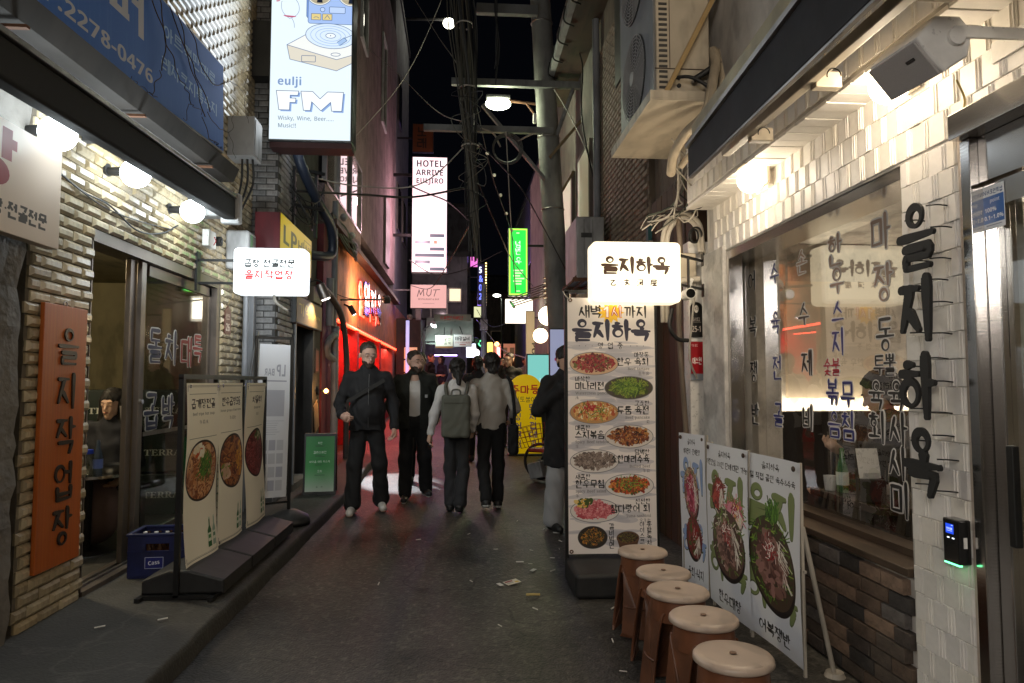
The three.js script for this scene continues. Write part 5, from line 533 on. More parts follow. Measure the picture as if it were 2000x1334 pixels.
{ const o = thing('far_street_lamp', 'small white street lamp on a tall pole far down the alley', 'street lamp', null, [2.0, 0, -38]); b_().cyl(0.3, 3.4, 0, 0.06, 0.08, 5.4, 12).rod([0.3, 6.1, 0], [0, 6.35, 0], 0.04).mesh('pole', M.darkGrey, o); b_().sph(0, 6.28, 0, 0.22, 1, 0.4, 0.6).mesh('lamp_head', glow([0.95, 1, 0.85], 8), o); finish(o); point('far_street_lamp', [0.9, 1, 0.8], 5, 2.0, 6.28, -38, 4); }
// ---------- restaurant with white tiles ----------
const RX = 1.9;
{
  const o = thing('white_tile_restaurant', 'restaurant front of white painted tiles with a big window', 'building');
  const paint = std([0.74, 0.71, 0.67], 0.6, { map: T.mottle, bumpMap: T.bump, bumpScale: 0.002 }), joint = std([0.64, 0.6, 0.55], 0.8, { map: T.grime, bumpMap: T.bump, bumpScale: 0.003 });
  const tones = [[0.8, 0.77, 0.72], [0.77, 0.74, 0.69], [0.82, 0.79, 0.75], [0.79, 0.75, 0.68], [0.76, 0.73, 0.7]].map((c) => std(c, 0.45, { map: T.faint, bumpMap: T.bump, bumpScale: 0.0008 }));
  // wall body: pier, head over window and door, far pillar, low wall, upper wall one step out
  b_().span(RX, RX + 0.24, 0, 2.36, -2.42, -2.78).span(RX, RX + 0.24, 2.36, 2.745, -1.0, -4.95).span(RX, RX + 0.1, 0, 2.42, -4.72, -5.15).span(RX + 0.1, RX + 0.24, 0, 2.42, -4.9, -5.15).span(RX + 0.02, RX + 0.24, 0, 0.6, -2.78, -4.72).span(RX + 0.1, RX + 0.24, 0, 0.635, -4.72, -4.9).span(RX - 0.2, RX + 0.24, 2.745, 4.0, -0.6, -4.95).span(RX + 0.02, RX + 0.3, 2.42, 4.6, -4.95, -5.15).mesh('wall_core', joint, o);
  b_().span(RX - 0.03, RX, 0, 2.4, -4.73, -5.16, 0.004).mesh('pillar_panel', paint, o);
  b_().span(RX - 0.01, RX + 0.05, 0.02, 2.36, -2.411, -2.432, 0.008).mesh('plaster_edge', std([0.6, 0.5, 0.42], 0.8, { map: T.grime, bumpMap: T.bump, bumpScale: 0.012 }), o);
  const TW = 0.113, TH = 0.108; const tile = (w) => { const b = b_(); b.box(0.006, 0, 0, 0.014, TH - 0.0025, w - 0.0025, 0.002); b.box(-0.002, 0, w / 2 - 0.014, 0.008, TH - 0.006, 0.005, 0.002).box(-0.002, 0, w / 2 - 0.03, 0.008, TH - 0.006, 0.005, 0.002); return b.build(); };
  const full = tile(TW), list = []; reseed(61);
  const field = (x, y0, y1, z0, z1) => { const n = Math.round((y1 - y0) / TH), h = (y1 - y0) / n; for (let r = 0; r < n; r++) for (let z = z0 - TW / 2 + (r % 2 ? TW / 2 : 0); z > z1 - TW / 2; z -= TW) { let a = Math.max(z - TW / 2, z1), c = Math.min(z + TW / 2, z0); if (c - a < 0.02) continue; list.push([x, y0 + (r + 0.5) * h, (a + c) / 2, (c - a) / TW, h / TH]); } };
  field(RX - 0.004, 0.02, 2.36, -2.43, -2.775); field(RX - 0.004, 2.37, 2.74, -1.9, -4.95); field(RX - 0.204, 2.76, 3.2, -1.9, -4.95);
  list.sort((p, q) => Math.hypot(p[0], p[1] - 1.4, p[2]) - Math.hypot(q[0], q[1] - 1.4, q[2]));
  const rest = b_(); list.forEach(([x, y, z, s, sy], i) => { if (i < 300) { const m = new THREE.Mesh(full, tones[Math.floor(rnd() * 5)]); m.name = 'tile'; m.position.set(x + rr(-0.003, 0.002), y + rr(-0.0015, 0.0015), z); m.scale.set(1, sy, s); m.rotation.set(rr(-0.008, 0.008), rr(-0.012, 0.012), rr(-0.01, 0.01)); o.add(m); } else { const g = full.clone(); g.scale(1, sy, s); rest.add(g, x, y, z); } }); if (rest.g.length) rest.mesh('tile_field', tones[1], o).userData.kind = 'stuff';
  // bricks laid flat under the step
  for (let z = -1.95; z > -4.95; z -= 0.1) { const m = b_().box(0, 0, 0, 0.2, 0.02, 0.094, 0.003).mesh('soffit_brick', tones[Math.floor(rnd() * 3)], o); m.position.set(RX - 0.1, 2.738 + rr(-0.003, 0.002), z); m.rotation.z = rr(-0.01, 0.01); }
  // dark bricks under the window
  const dk = [[0.12, 0.09, 0.07], [0.085, 0.065, 0.055], [0.15, 0.1, 0.07], [0.06, 0.052, 0.048], [0.3, 0.2, 0.14], [0.17, 0.15, 0.14]].map((c) => std(c, 0.75, { map: T.grime, bumpMap: T.bump, bumpScale: 0.004 })); const bk = new RoundedBoxGeometry(0.06, 0.064, 1, 1, 0.004);
  for (let r = 0; r < 8; r++) { let z = -2.79 - (r % 2 ? 0.09 : 0) + 0.05; while (z > -4.7) { const l = rr(0.15, 0.23), a = Math.min(z, -2.785), c = Math.max(z - l, -4.7); if (a - c > 0.03) { const m = new THREE.Mesh(bk, dk[rnd() < 0.16 ? 4 : rnd() < 0.15 ? 5 : Math.floor(rnd() * 4)]); m.name = 'brick'; m.position.set(RX + 0.012 + rr(-0.004, 0.004), 0.045 + r * 0.0715, (a + c) / 2); m.scale.z = a - c - 0.008; m.rotation.x = rr(-0.006, 0.006); o.add(m); } z -= l + 0.002; } }
  b_().span(RX - 0.02, RX + 0.23, 0.6, 0.635, -2.79, -4.715, 0.004).span(RX + 0.12, RX + 0.23, 0.637, 0.67, -2.79, -4.89).mesh('window_sill', std([0.11, 0.075, 0.05], 0.55, { metalness: 0.3, map: T.grime }), o);
  b_().span(RX + 0.004, RX + 0.23, 2.3, 2.358, -2.79, -4.715).span(RX + 0.102, RX + 0.23, 2.3, 2.358, -4.717, -4.89).span(RX + 0.004, RX + 0.1, 0.64, 2.3, -4.716, -4.7).span(RX + 0.102, RX + 0.17, 0.67, 2.3, -4.895, -4.86).span(RX + 0.03, RX + 0.23, 0.67, 2.3, -2.785, -2.8).mesh('window_frame', M.steel, o);
  const pane = new THREE.Mesh(new THREE.PlaneGeometry(2.09, 1.63), M.shopPane); pane.name = 'window_pane'; pane.position.set(RX + 0.18, 1.485, -3.845); pane.rotation.y = -Math.PI / 2; o.add(pane);
  const inkM = { k: std(0.015, 0.5), b: std([0.02, 0.025, 0.16], 0.5), r: std([0.35, 0.015, 0.03], 0.5), t: std([0.3, 0.2, 0.15], 0.5) }, rim = std([0.62, 0.6, 0.58], 0.5);
  for (const [c, y, z, s, k] of [['어',2.10,-4.42,0.15,'k'],['복',1.79,-4.42,0.15,'k'],['쟁',1.49,-4.42,0.15,'k'],['반',1.21,-4.41,0.15,'k'],['수',2.10,-4.09,0.15,'b'],['육',1.79,-4.09,0.15,'b'],['전',1.51,-4.08,0.16,'b'],['골',1.22,-4.08,0.16,'b'],['손',2.11,-3.75,0.15,'t'],['수',1.81,-3.74,0.15,'k'],['제',1.53,-3.72,0.16,'k'],['비',1.22,-3.72,0.16,'k'],['한',2.11,-3.40,0.18,'t'],['우',1.95,-3.39,0.16,'t'],['스',1.78,-3.39,0.14,'b'],['지',1.63,-3.39,0.16,'b'],['숯',1.50,-3.50,0.10,'r'],['불',1.50,-3.42,0.10,'r'],['볶',1.37,-3.46,0.15,'b'],['음',1.20,-3.45,0.15,'b'],['무',1.36,-3.32,0.15,'b'],['침',1.20,-3.32,0.16,'b'],['마',2.12,-3.01,0.19,'t'],['장',1.88,-3.00,0.19,'t'],['동',1.64,-3.00,0.17,'k'],['투',1.50,-3.05,0.11,'k'],['뿔',1.50,-2.97,0.11,'k'],['육',1.36,-3.08,0.15,'k'],['회',1.21,-3.08,0.17,'k'],['육',1.36,-2.93,0.15,'k'],['사',1.21,-2.93,0.17,'k'],['시',1.06,-2.94,0.17,'k'],['미',0.90,-2.93,0.18,'k']]) {
    const S = s * 0.93, m = letterGeometry(c, S * 0.86, S, 0.001, S * 0.09).mesh('window_letter', inkM[k], o); m.position.set(RX + 0.1772, 1.42 + (y - 1.42) * 1.066, z * 1.066); m.rotation.y = -Math.PI / 2; const r = letterGeometry(c, S * 0.86, S, 0.0004, S * 0.18).mesh('letter_outline', rim, m); r.position.z = -0.0011; }
  // room
  const cream = std([0.62, 0.57, 0.5], 0.8, { map: T.mottle }), dw = std([0.035, 0.027, 0.022], 0.5, { map: T.grime }), RB = 4.9;
  b_().span(RX + 0.24, RB, -0.02, 0.06, -0.9, -5.2).mesh('room_floor', dw, o); b_().span(RX + 0.24, RB, 2.5, 2.56, -0.9, -5.2).mesh('room_ceiling', cream, o);
  b_().span(RX + 0.24, RB, 1.2, 2.5, -5.1, -5.2).span(RB, RB + 0.08, 0.06, 2.5, -0.9, -5.2).span(RX + 0.24, RB, 0.06, 2.5, -0.82, -0.9).mesh('room_wall', cream, o);
  b_().span(RX + 0.24, RB, 0.06, 1.16, -4.94, -5.2).span(RX + 0.24, RB, 1.16, 1.2, -4.94, -4.97).mesh('wainscot', dw, o);
  b_().span(2.35, RB, 1.165, 1.18, -5.0, -5.08).mesh('lamp_led_strip', glow([1, 0.85, 0.65], 12), o); b_().span(RX + 0.242, 2.32, 0.06, 2.5, -4.8, -4.93).mesh('inner_column', cream, o);
  b_().span(2.5, 3.3, 1.3, 2.2, -5.06, -5.1).mesh('wall_panel', std([0.7, 0.6, 0.46], 0.7), o);
  // door at the side
  b_().span(RX - 0.015, RX + 0.16, 0.02, 2.33, -2.362, -2.41, 0.003).mesh('door_post', M.steel, o); b_().span(RX - 0.06, RX + 0.1, 2.332, 2.43, -1.0, -2.41, 0.004).span(RX + 0.02, RX + 0.1, 2.16, 2.33, -1.0, -2.36).mesh('door_head', M.steel, o);
  const dr = b_().span(RX + 0.035, RX + 0.085, 0.05, 2.15, -2.36, -2.3, 0.004).span(RX + 0.035, RX + 0.085, 2.06, 2.15, -1.2, -2.3).span(RX + 0.035, RX + 0.085, 0.05, 0.25, -1.2, -2.3).mesh('door_leaf', M.steel, o); b_().span(RX + 0.058, RX + 0.062, 0.25, 2.06, -1.2, -2.3).mesh('pane', M.pane, dr); b_().span(RX + 0.0, RX + 0.03, 0.85, 1.2, -2.24, -2.27, 0.006).mesh('pull_handle', M.blackMetal, dr);
  const st = panel('sticker', 0.105, 0.16, print(PR.nh, 0.4), o, RX + 0.033, 2.06, -2.315, -Math.PI / 2); void st; void pane; finish(o);
  rectLight('lamp_led_strip', 2.4, 0.06, [1, 0.84, 0.64], 14, 3.6, 1.21, -5.04, [0, 1, -0.12]);
}
{ const o = thing('ceiling_lamp', 'flush warm ceiling lamp inside the white tile restaurant', 'lamp', null, [3.6, 2.46, -3.2]); b_().cyl(0, 0, 0, 0.16, 0.18, 0.05, 24).mesh('lamp_shade', glow([1, 0.75, 0.45], 1.6), o); b_().cyl(0, 0.035, 0, 0.19, 0.19, 0.02, 24).mesh('base', M.white, o); finish(o); point('ceiling_lamp', [1, 0.8, 0.6], 0.8, 3.6, 2.36, -3.2, 6); }
{ const o = thing('room_lamp', 'small dim lamp inside the brick shop', 'lamp', null, [-3.4, 2.54, -5.2]); b_().cyl(0, 0, 0, 0.1, 0.12, 0.06, 20).mesh('lamp_shade', glow([1, 0.72, 0.4], 1.2), o); b_().cyl(0, 0.04, 0, 0.13, 0.13, 0.02, 20).mesh('base', M.white, o); finish(o); point('room_lamp', [1, 0.82, 0.52], 5.0, -3.4, 2.44, -5.2, 5); }
// metal letters on pins
[['을', 2.0, -2.565], ['지', 1.71, -2.575], ['하', 1.405, -2.59], ['옥', 1.107, -2.575]].forEach(([c, y, z]) => { const o = thing('metal_letter', `black metal Korean letter ${{ 을: 'eul', 지: 'ji', 하: 'ha', 옥: 'ok' }[c]} standing off the tiles on pins`, 'letter', 'raised black letters of the restaurant name', [RX - 0.085, y, z], -Math.PI / 2); letterGeometry(c, 0.2, 0.25, 0.012, 0.034).mesh('letter_plate', std(0.014, 0.7), o); for (const [px, py] of [[-0.07, 0.08], [0.08, 0.02], [0.06, 0.11], [-0.05, -0.09], [0.07, -0.1]]) b_().tube([[px, py, 0.004], [px + 0.02, py, -0.03], [px + 0.022, py - 0.004, -0.068]], 0.003, 6).mesh('pin', M.black, o); finish(o); });
{ const o = thing('fingerprint_reader', 'black fingerprint reader with a blue screen and green light on the tiles', 'access reader', null, [RX - 0.035, 0.825, -2.475], -Math.PI / 2); b_().box(0, 0, 0.0, 0.085, 0.165, 0.05, 0.006).mesh('housing', phys(0.012, 0.2, { clearcoat: 0.5 }), o); panel('screen', 0.042, 0.036, lit(PR.screen, 1.1), o, -0.004, 0.045, 0.0256); b_().box(0, -0.0845, 0.018, 0.08, 0.005, 0.012).mesh('status_light', glow([0.1, 1, 0.35], 3), o); b_().box(-0.012, 0.012, 0.026, 0.01, 0.004, 0.002).box(0.014, 0.012, 0.026, 0.01, 0.004, 0.002).mesh('key_light', glow([0.8, 0.9, 1], 1.5), o); b_().box(0.043, 0.0, 0.0, 0.002, 0.04, 0.014).mesh('label', M.white, o); finish(o); }
// warm globes
const warmGlass = glow([1, 0.84, 0.6], 10);
[[1.77, 2.655, -2.64, 'round warm globe lamp beside the white loudspeaker'], [1.76, 2.655, -3.98, 'round warm globe lamp over the window far corner']].forEach(([x, y, z, l]) => { const o = thing('warm_globe_lamp', l, 'lamp', null, [x, y, z]); b_().sph(0, 0, 0, 0.08, 1, 1, 1, 28).mesh('lamp_globe', warmGlass, o); b_().cyl(0, 0.075, 0, 0.055, 0.05, 0.03, 20).box(0, 0.082, 0, 0.13, 0.012, 0.13, 0.004).box(0.09, 0.03, 0, 0.02, 0.12, 0.1, 0.004).mesh('socket', M.cream, o); finish(o); point('warm_globe_lamp', [1, 0.83, 0.62], 1.0, x, y, z, 4); });
{ const o = thing('wall_loudspeaker', 'white loudspeaker with grey grille on a swivel bracket', 'loudspeaker', null, [1.62, 2.565, -2.24]); o.scale.setScalar(0.84); const s = new THREE.Shape(); s.moveTo(-0.075, -0.07); s.quadraticCurveTo(-0.09, 0, -0.075, 0.085); s.lineTo(0.03, 0.1); s.lineTo(0.1, 0.04); s.lineTo(0.1, -0.03); s.lineTo(0.03, -0.085); const body = new THREE.Group(); const g = new THREE.ExtrudeGeometry(s, { depth: 0.3, bevelEnabled: true, bevelSize: 0.012, bevelThickness: 0.012, bevelSegments: 3 }); const m = b_().add(g, 0, 0, -0.15, 0, 0, 0).mesh('cabinet', M.white, o); m.rotation.set(0.06, 0.0, 0.72); const gr = b_().box(-0.099, 0.006, 0, 0.012, 0.165, 0.305, 0.005).mesh('grille', std([0.55, 0.52, 0.5], 0.7, { map: T.cloth, bumpMap: T.cloth, bumpScale: 0.001 }), o); gr.rotation.copy(m.rotation); const lb = b_().box(-0.107, 0.03, 0.08, 0.003, 0.014, 0.05, 0.001).mesh('badge', M.black, o); lb.rotation.copy(m.rotation); b_().cyl(0.03, 0.01, 0.17, 0.035, 0.035, 0.02, 24, Math.PI / 2).mesh('knob', M.white, o); b_().box(0.17, 0.03, 0.17, 0.3, 0.05, 0.015, 0.005).box(0.322, 0.03, 0.1, 0.012, 0.09, 0.2, 0.003).mesh('bracket', M.white, o); void body; finish(o); const q = thing('speaker_wire', 'thin yellow wire running down the tiles from the loudspeaker', 'cable'); b_().tube([[1.8, 2.52, -2.3], [1.875, 2.47, -2.36], [1.88, 2.42, -2.385], [1.885, 2.37, -2.39]], 0.004).mesh('wire', std([0.4, 0.3, 0.1], 0.5), q); finish(q); }
{ // canopy on the restaurant
  const o = thing('folded_canopy', 'folded black and cream canopy above the restaurant window', 'awning', null, [1.3, 2.6, -3.77]); // local +z runs along the wall, away from the sign
  const L = 3.0, slab = (y0, y1, h0, h1, x, t) => { const g = new THREE.BoxGeometry(t, 1, L), p = g.attributes.position; for (let i = 0; i < p.count; i++) { const k = p.getZ(i) / L + 0.5; p.setY(i, p.getY(i) > 0 ? mix(h0, h1, k) : mix(y0, y1, k)); } g.computeVertexNormals(); return b_().add(g, x, 0, L / 2); };
  slab(0, 0.07, 0.16, 0.44, 0.005, 0.012).mesh('valance', std([0.02, 0.02, 0.025], 0.75, { map: T.mottle }), o); slab(0.162, 0.442, 0.188, 0.47, 0.0, 0.035).mesh('front_rail', M.alu, o); slab(-0.012, 0.055, 0.002, 0.069, 0.012, 0.02).mesh('lower_rail', M.alu, o); slab(0.19, 0.472, 0.3, 0.62, 0.03, 0.014).mesh('cover_board', std([0.5, 0.42, 0.22], 0.5, { map: T.grime }), o);
  b_().box(0.2, 0.13, L / 2, 0.05, 0.05, L - 0.1, 0.008).mesh('torsion_bar', M.cream, o); b_().box(0.25, 0.17, L / 2, 0.07, 0.022, L - 0.1).mesh('cable_tray', M.cream, o); for (const z of [0.35, 1.0, 1.7, 2.4]) { b_().box(0.27, 0.12, z, 0.12, 0.07, 0.05, 0.006).mesh('wall_bracket', M.cream, o); b_().add(new THREE.TorusGeometry(0.03, 0.003, 6, 14, 3.4), 0.22, 0.075, z + 0.15).mesh('wire_hook', M.blackMetal, o); } finish(o); }
// sign of the restaurant
{ const o = thing('restaurant_light_sign', 'glowing warm white sign box with brushed Korean letters over the menu banner', 'light sign', null, [1.24, 2.2, -4.8]); const W = 0.628, H = 0.42, D = 0.16; const s = new THREE.Shape(), r = 0.035; s.moveTo(-W / 2 + r, -H / 2); s.lineTo(W / 2 - r, -H / 2); s.quadraticCurveTo(W / 2, -H / 2, W / 2, -H / 2 + r); s.lineTo(W / 2, H / 2 - r); s.quadraticCurveTo(W / 2, H / 2, W / 2 - r, H / 2); s.lineTo(-W / 2 + r, H / 2); s.quadraticCurveTo(-W / 2, H / 2, -W / 2, H / 2 - r); s.lineTo(-W / 2, -H / 2 + r); s.quadraticCurveTo(-W / 2, -H / 2, -W / 2 + r, -H / 2);
  b_().add(new THREE.ExtrudeGeometry(s, { depth: D - 0.02, bevelEnabled: true, bevelSize: 0.008, bevelThickness: 0.008, bevelSegments: 2 }), 0, 0, -D / 2 + 0.01).mesh('sign_shell', glow([1, 0.84, 0.54], 1.1), o); panel('sign_face', W - 0.05, H - 0.05, lit(PR.signR, 1.7, [1, 0.89, 0.64]), o, 0, 0, D / 2 + 0.002); panel('sign_face', W - 0.05, H - 0.05, lit(PR.signR, 1.7, [1, 0.89, 0.64]), o, 0, 0, -D / 2 - 0.002, Math.PI);
  b_().bar([0.3, 0.16, -0.04], [0.63, 0.16, -0.33], 0.018).bar([0.3, -0.06, -0.04], [0.63, -0.06, -0.33], 0.018).bar([0.46, 0.16, -0.17], [0.46, -0.14, -0.17], 0.016).box(0.632, 0.17, -0.33, 0.012, 0.1, 0.05).box(0.632, -0.07, -0.33, 0.012, 0.1, 0.05).mesh('bracket', M.blackMetal, o); finish(o); rectLight('restaurant_light_sign', W - 0.06, D, [1, 0.8, 0.55], 7, 1.24, 2.43, -4.8, [0, 1, 0.001]); rectLight('restaurant_light_sign', W - 0.06, H - 0.06, [1, 0.82, 0.6], 0.25, 1.24, 2.2, -4.7, [0, 0, 1]); rectLight('restaurant_light_sign', W - 0.06, H - 0.06, [1, 0.82, 0.6], 5, 1.24, 2.2, -4.9, [0, 0, -1]); }
{ const o = thing('bullet_camera', 'small white bullet camera hanging under the sign bracket', 'camera'); b_().cyl(1.7, 2.08, -4.98, 0.042, 0.042, 0.11, 20, Math.PI / 2).mesh('housing', M.white, o); b_().cyl(1.7, 2.08, -4.922, 0.034, 0.034, 0.006, 20, Math.PI / 2).mesh('lens', std(0.008, 0.08), o); b_().bar([1.7, 2.12, -4.99], [1.74, 2.2, -5.0], 0.02).mesh('bracket', M.white, o); finish(o); }
{ const o = thing('number_plate', 'black arched house number plate 25-1 on the white pillar edge', 'number plate', null, [1.872, 1.92, -5.3]); const s = new THREE.Shape(); s.moveTo(-0.05, -0.14); s.lineTo(0.05, -0.14); s.lineTo(0.05, 0.09); s.absarc(0, 0.09, 0.05, 0, Math.PI); const g = new THREE.ExtrudeGeometry(s, { depth: 0.005, bevelEnabled: false }); const uv = g.attributes.uv; for (let i = 0; i < uv.count; i++) uv.setXY(i, (uv.getX(i) + 0.05) / 0.1, (uv.getY(i) + 0.14) / 0.28); const m = new THREE.Mesh(g, print(PR.plate25, 0.4)); m.name = 'plate'; o.add(m); finish(o);
  const q = thing('red_security_plate', 'red and grey security plate below number plate 25-1', 'plate', null, [1.872, 1.59, -5.3]); b_().box(0, 0, 0, 0.105, 0.31, 0.006).mesh('backing', M.lightGrey, q); panel('print', 0.1, 0.305, print(PR.redPlate, 0.4), q, 0, 0, 0.0045); finish(q); }
// ---------- side passage with pipes behind the sign ----------
{
  const o = thing('brown_shack', 'brown boarded house side with a narrow passage behind the menu banner', 'building'); b_().span(1.82, 2.6, -0.1, 2.55, -5.31, -5.45).mesh('end_wall', M.white, o); const bd = [0, 1, 2].map((i) => std([0.055 + i * 0.012, 0.032 + i * 0.006, 0.022], 0.7, { map: T.wood, bumpMap: T.bump, bumpScale: 0.002 })); reseed(71); for (let i = 0; i < 7; i++) { const z = -5.46 - i * 0.165; const m = b_().span(1.9, 1.94, 0, 3.2, z, z - 0.158, 0.003).mesh('board', bd[i % 3], o); m.position.x = rr(-0.006, 0.006); }
  b_().span(1.945, 2.6, -0.1, 3.25, -5.45, -6.66).mesh('wall', M.brown, o); b_().span(1.86, 1.9, 0, 3.0, -6.62, -6.7).mesh('teal_post', std([0.03, 0.12, 0.13], 0.6, { map: T.grime }), o); b_().span(1.82, 1.86, 0.0, 2.8, -6.45, -6.58).mesh('peeling_strip', std([0.28, 0.25, 0.22], 0.9, { map: T.grime, bumpMap: T.stucco, bumpScale: 0.01 }), o); finish(o);
}
{ const o = thing('conduit_arch', 'pair of cream conduits arching over the pillar behind the sign', 'conduit'); for (const k of [0, 1]) b_().tube([[1.62 + k * 0.035, 1.9, -5.36], [1.62 + k * 0.035, 2.5, -5.36], [1.66 + k * 0.03, 2.7 - k * 0.03, -5.35], [1.78, 2.79 - k * 0.04, -5.33], [1.89 - k * 0.02, 2.7 - k * 0.03, -5.27], [1.9 - k * 0.02, 2.44, -5.2]], 0.02, 12, 40).mesh('conduit', M.pvc, o); b_().tube([[1.75, 2.75, -5.33], [1.76, 2.4, -5.33], [1.74, 1.9, -5.33], [1.8, 0.9, -5.36], [1.82, 0.1, -5.4]], 0.022, 12, 40).mesh('flexible_conduit', std([0.2, 0.15, 0.11], 0.6, { map: T.grime }), o); b_().tube([[1.86, 2.25, -5.25], [1.82, 1.9, -5.25], [1.8, 1.6, -5.26], [1.86, 1.45, -5.27]], 0.009, 8, 24).mesh('cord', M.cableWhite, o); b_().tube([[1.66, 2.18, -5.24], [1.74, 2.22, -5.22], [1.87, 2.23, -5.2]], 0.026, 12).mesh('elbow', M.pvc, o); b_().add(new THREE.TorusGeometry(0.06, 0.008, 8, 24), 1.84, 2.58, -5.2, 0.3, 0.3).add(new THREE.TorusGeometry(0.05, 0.007, 8, 24), 1.83, 2.57, -5.19, 0.1, 0.6).mesh('wire_coil', M.cable, o); b_().box(1.8, 2.33, -5.29, 0.14, 0.24, 0.05, 0.01).mesh('switch_box', M.cream, o); b_().tube([[1.66, 2.0, -5.24], [1.63, 1.85, -5.22], [1.7, 1.76, -5.24], [1.79, 1.75, -5.26]], 0.016).mesh('black_hose', M.cable, o); finish(o); }
{ const o = thing('cable_tangle', 'tangle of cream cables tied up at the end of the canopy', 'cables'); reseed(72); const mats = [M.cableWhite, M.pvc, M.cableWhite, M.cable, std([0.06, 0.07, 0.05], 0.6)]; for (let i = 0; i < 11; i++) { const a = rr(0, 1), x = rr(1.6, 1.85); b_().tube([[1.45 + a * 0.3, 3.0 + rr(-0.1, 0.25), -4.6], [x, 2.85 + rr(-0.12, 0.1), -4.95 + rr(-0.1, 0.05)], [1.55 + rr(0, 0.3), 2.78 + rr(-0.14, 0.06), -5.15], [1.5 + rr(-0.05, 0.25), 2.74 + rr(-0.05, 0.05), -5.3], [1.44 + rr(0, 0.15), 2.68 + rr(-0.06, 0.04), -5.35]], rr(0.003, 0.007), 7, 24).mesh('cable', mats[i % 5], o); } finish(o); }
{ const o = thing('air_conditioner', 'tall cream outdoor air conditioner with two fans on a steel shelf', 'air conditioner'); const x0 = 1.25, x1 = 1.62, z0 = -4.25, z1 = -5.2, y0 = 3.27, y1 = 4.72; b_().span(x0 + 0.012, x1, y0, y1, z0, z1, 0.012).mesh('housing', M.cream, o); b_().span(x0 + 0.1, x0 + 0.104, y0 + 0.2, y1, z0 + 0.004, z0).span(x0, x1, y0 + 0.19, y0 + 0.196, z0 + 0.004, z0).mesh('panel_seam', M.brown, o); b_().span(x0, x0 + 0.012, y0 + 0.02, y1 - 0.02, z0 - 0.02, z1 + 0.02).mesh('front_panel', std([0.2, 0.21, 0.22], 0.5, { map: T.grime }), o);
  for (const yc of [3.62, 4.35]) { const g = b_(); b_().cyl(x0 - 0.003, yc, -4.76, 0.3, 0.3, 0.006, 40, 0, 0, Math.PI / 2).mesh('fan_opening', M.black, o); for (let i = 2; i < 14; i++) g.add(new THREE.TorusGeometry(0.023 * i, 0.0028, 5, 44), x0 - 0.014, yc, -4.76, 0, Math.PI / 2); for (let k = 0; k < 8; k++) { const a = k * Math.PI / 8; g.bar([x0 - 0.01, yc - Math.sin(a) * 0.3, -4.76 - Math.cos(a) * 0.3], [x0 - 0.01, yc + Math.sin(a) * 0.3, -4.76 + Math.cos(a) * 0.3], 0.004); } g.mesh('fan_grille', M.lightGrey, o); b_().cyl(x0 - 0.018, yc, -4.76, 0.05, 0.05, 0.01, 24, 0, 0, Math.PI / 2).mesh('fan_hub', M.lightGrey, o); }
  const sl = b_(); for (let i = 0; i < 40; i++) sl.span(x0 + 0.03, x0 + 0.085, y0 + 0.06 + i * 0.035, y0 + 0.075 + i * 0.035, z0 + 0.006, z0); sl.mesh('side_louvres', M.darkGrey, o); b_().cyl(x0 + 0.16, y0 + 0.08, z0 + 0.004, 0.014, 0.014, 0.01, 14, Math.PI / 2).cyl(x0 + 0.16, y0 + 0.13, z0 + 0.004, 0.012, 0.012, 0.01, 14, Math.PI / 2).mesh('cable_port', M.black, o); finish(o); }
{ const o = thing('steel_shelf', 'cream sheet metal shelf carrying the outdoor air conditioner', 'shelf'); b_().span(1.185, 1.9, 3.2, 3.215, -4.13, -5.25).mesh('tray', M.cream, o); b_().span(1.185, 1.9, 3.216, 3.265, -4.13, -4.15).span(1.185, 1.2, 3.216, 3.265, -4.15, -5.25).mesh('rim', M.cream, o); b_().bar([1.3, 3.27, -4.18], [1.72, 4.1, -4.18], 0.04, 0.03).mesh('brace', std([0.4, 0.28, 0.12], 0.6, { map: T.wood }), o); b_().bar([1.72, 3.25, -4.2], [1.72, 4.6, -4.2], 0.04, 0.03).mesh('upright', M.cream, o); finish(o); }
{ const o = thing('insulated_pipe', 'thick pipe wrapped in cream tape bending beside the air conditioner', 'pipe'); b_().tube([[1.66, 3.62, -4.3], [1.64, 3.5, -4.2], [1.58, 3.32, -4.1], [1.52, 3.1, -4.08], [1.44, 3.02, -4.2], [1.42, 2.95, -4.4], [1.46, 2.88, -4.6]], 0.032, 12, 50).tube([[1.7, 3.62, -4.3], [1.69, 3.4, -4.22], [1.62, 3.2, -4.14], [1.55, 3.0, -4.2], [1.5, 2.9, -4.5]], 0.022, 12, 40).each('pipe_wrap', std([0.5, 0.42, 0.31], 0.75, { map: T.grime, bumpMap: T.bump, bumpScale: 0.006 }), o); b_().tube([[1.36, 3.38, -4.2], [1.45, 3.36, -4.14], [1.6, 3.25, -4.1], [1.75, 3.15, -4.15]], 0.012).tube([[1.5, 3.38, -4.22], [1.6, 3.44, -4.18], [1.68, 3.52, -4.25]], 0.02).each('black_pipe', M.cable, o); finish(o); }
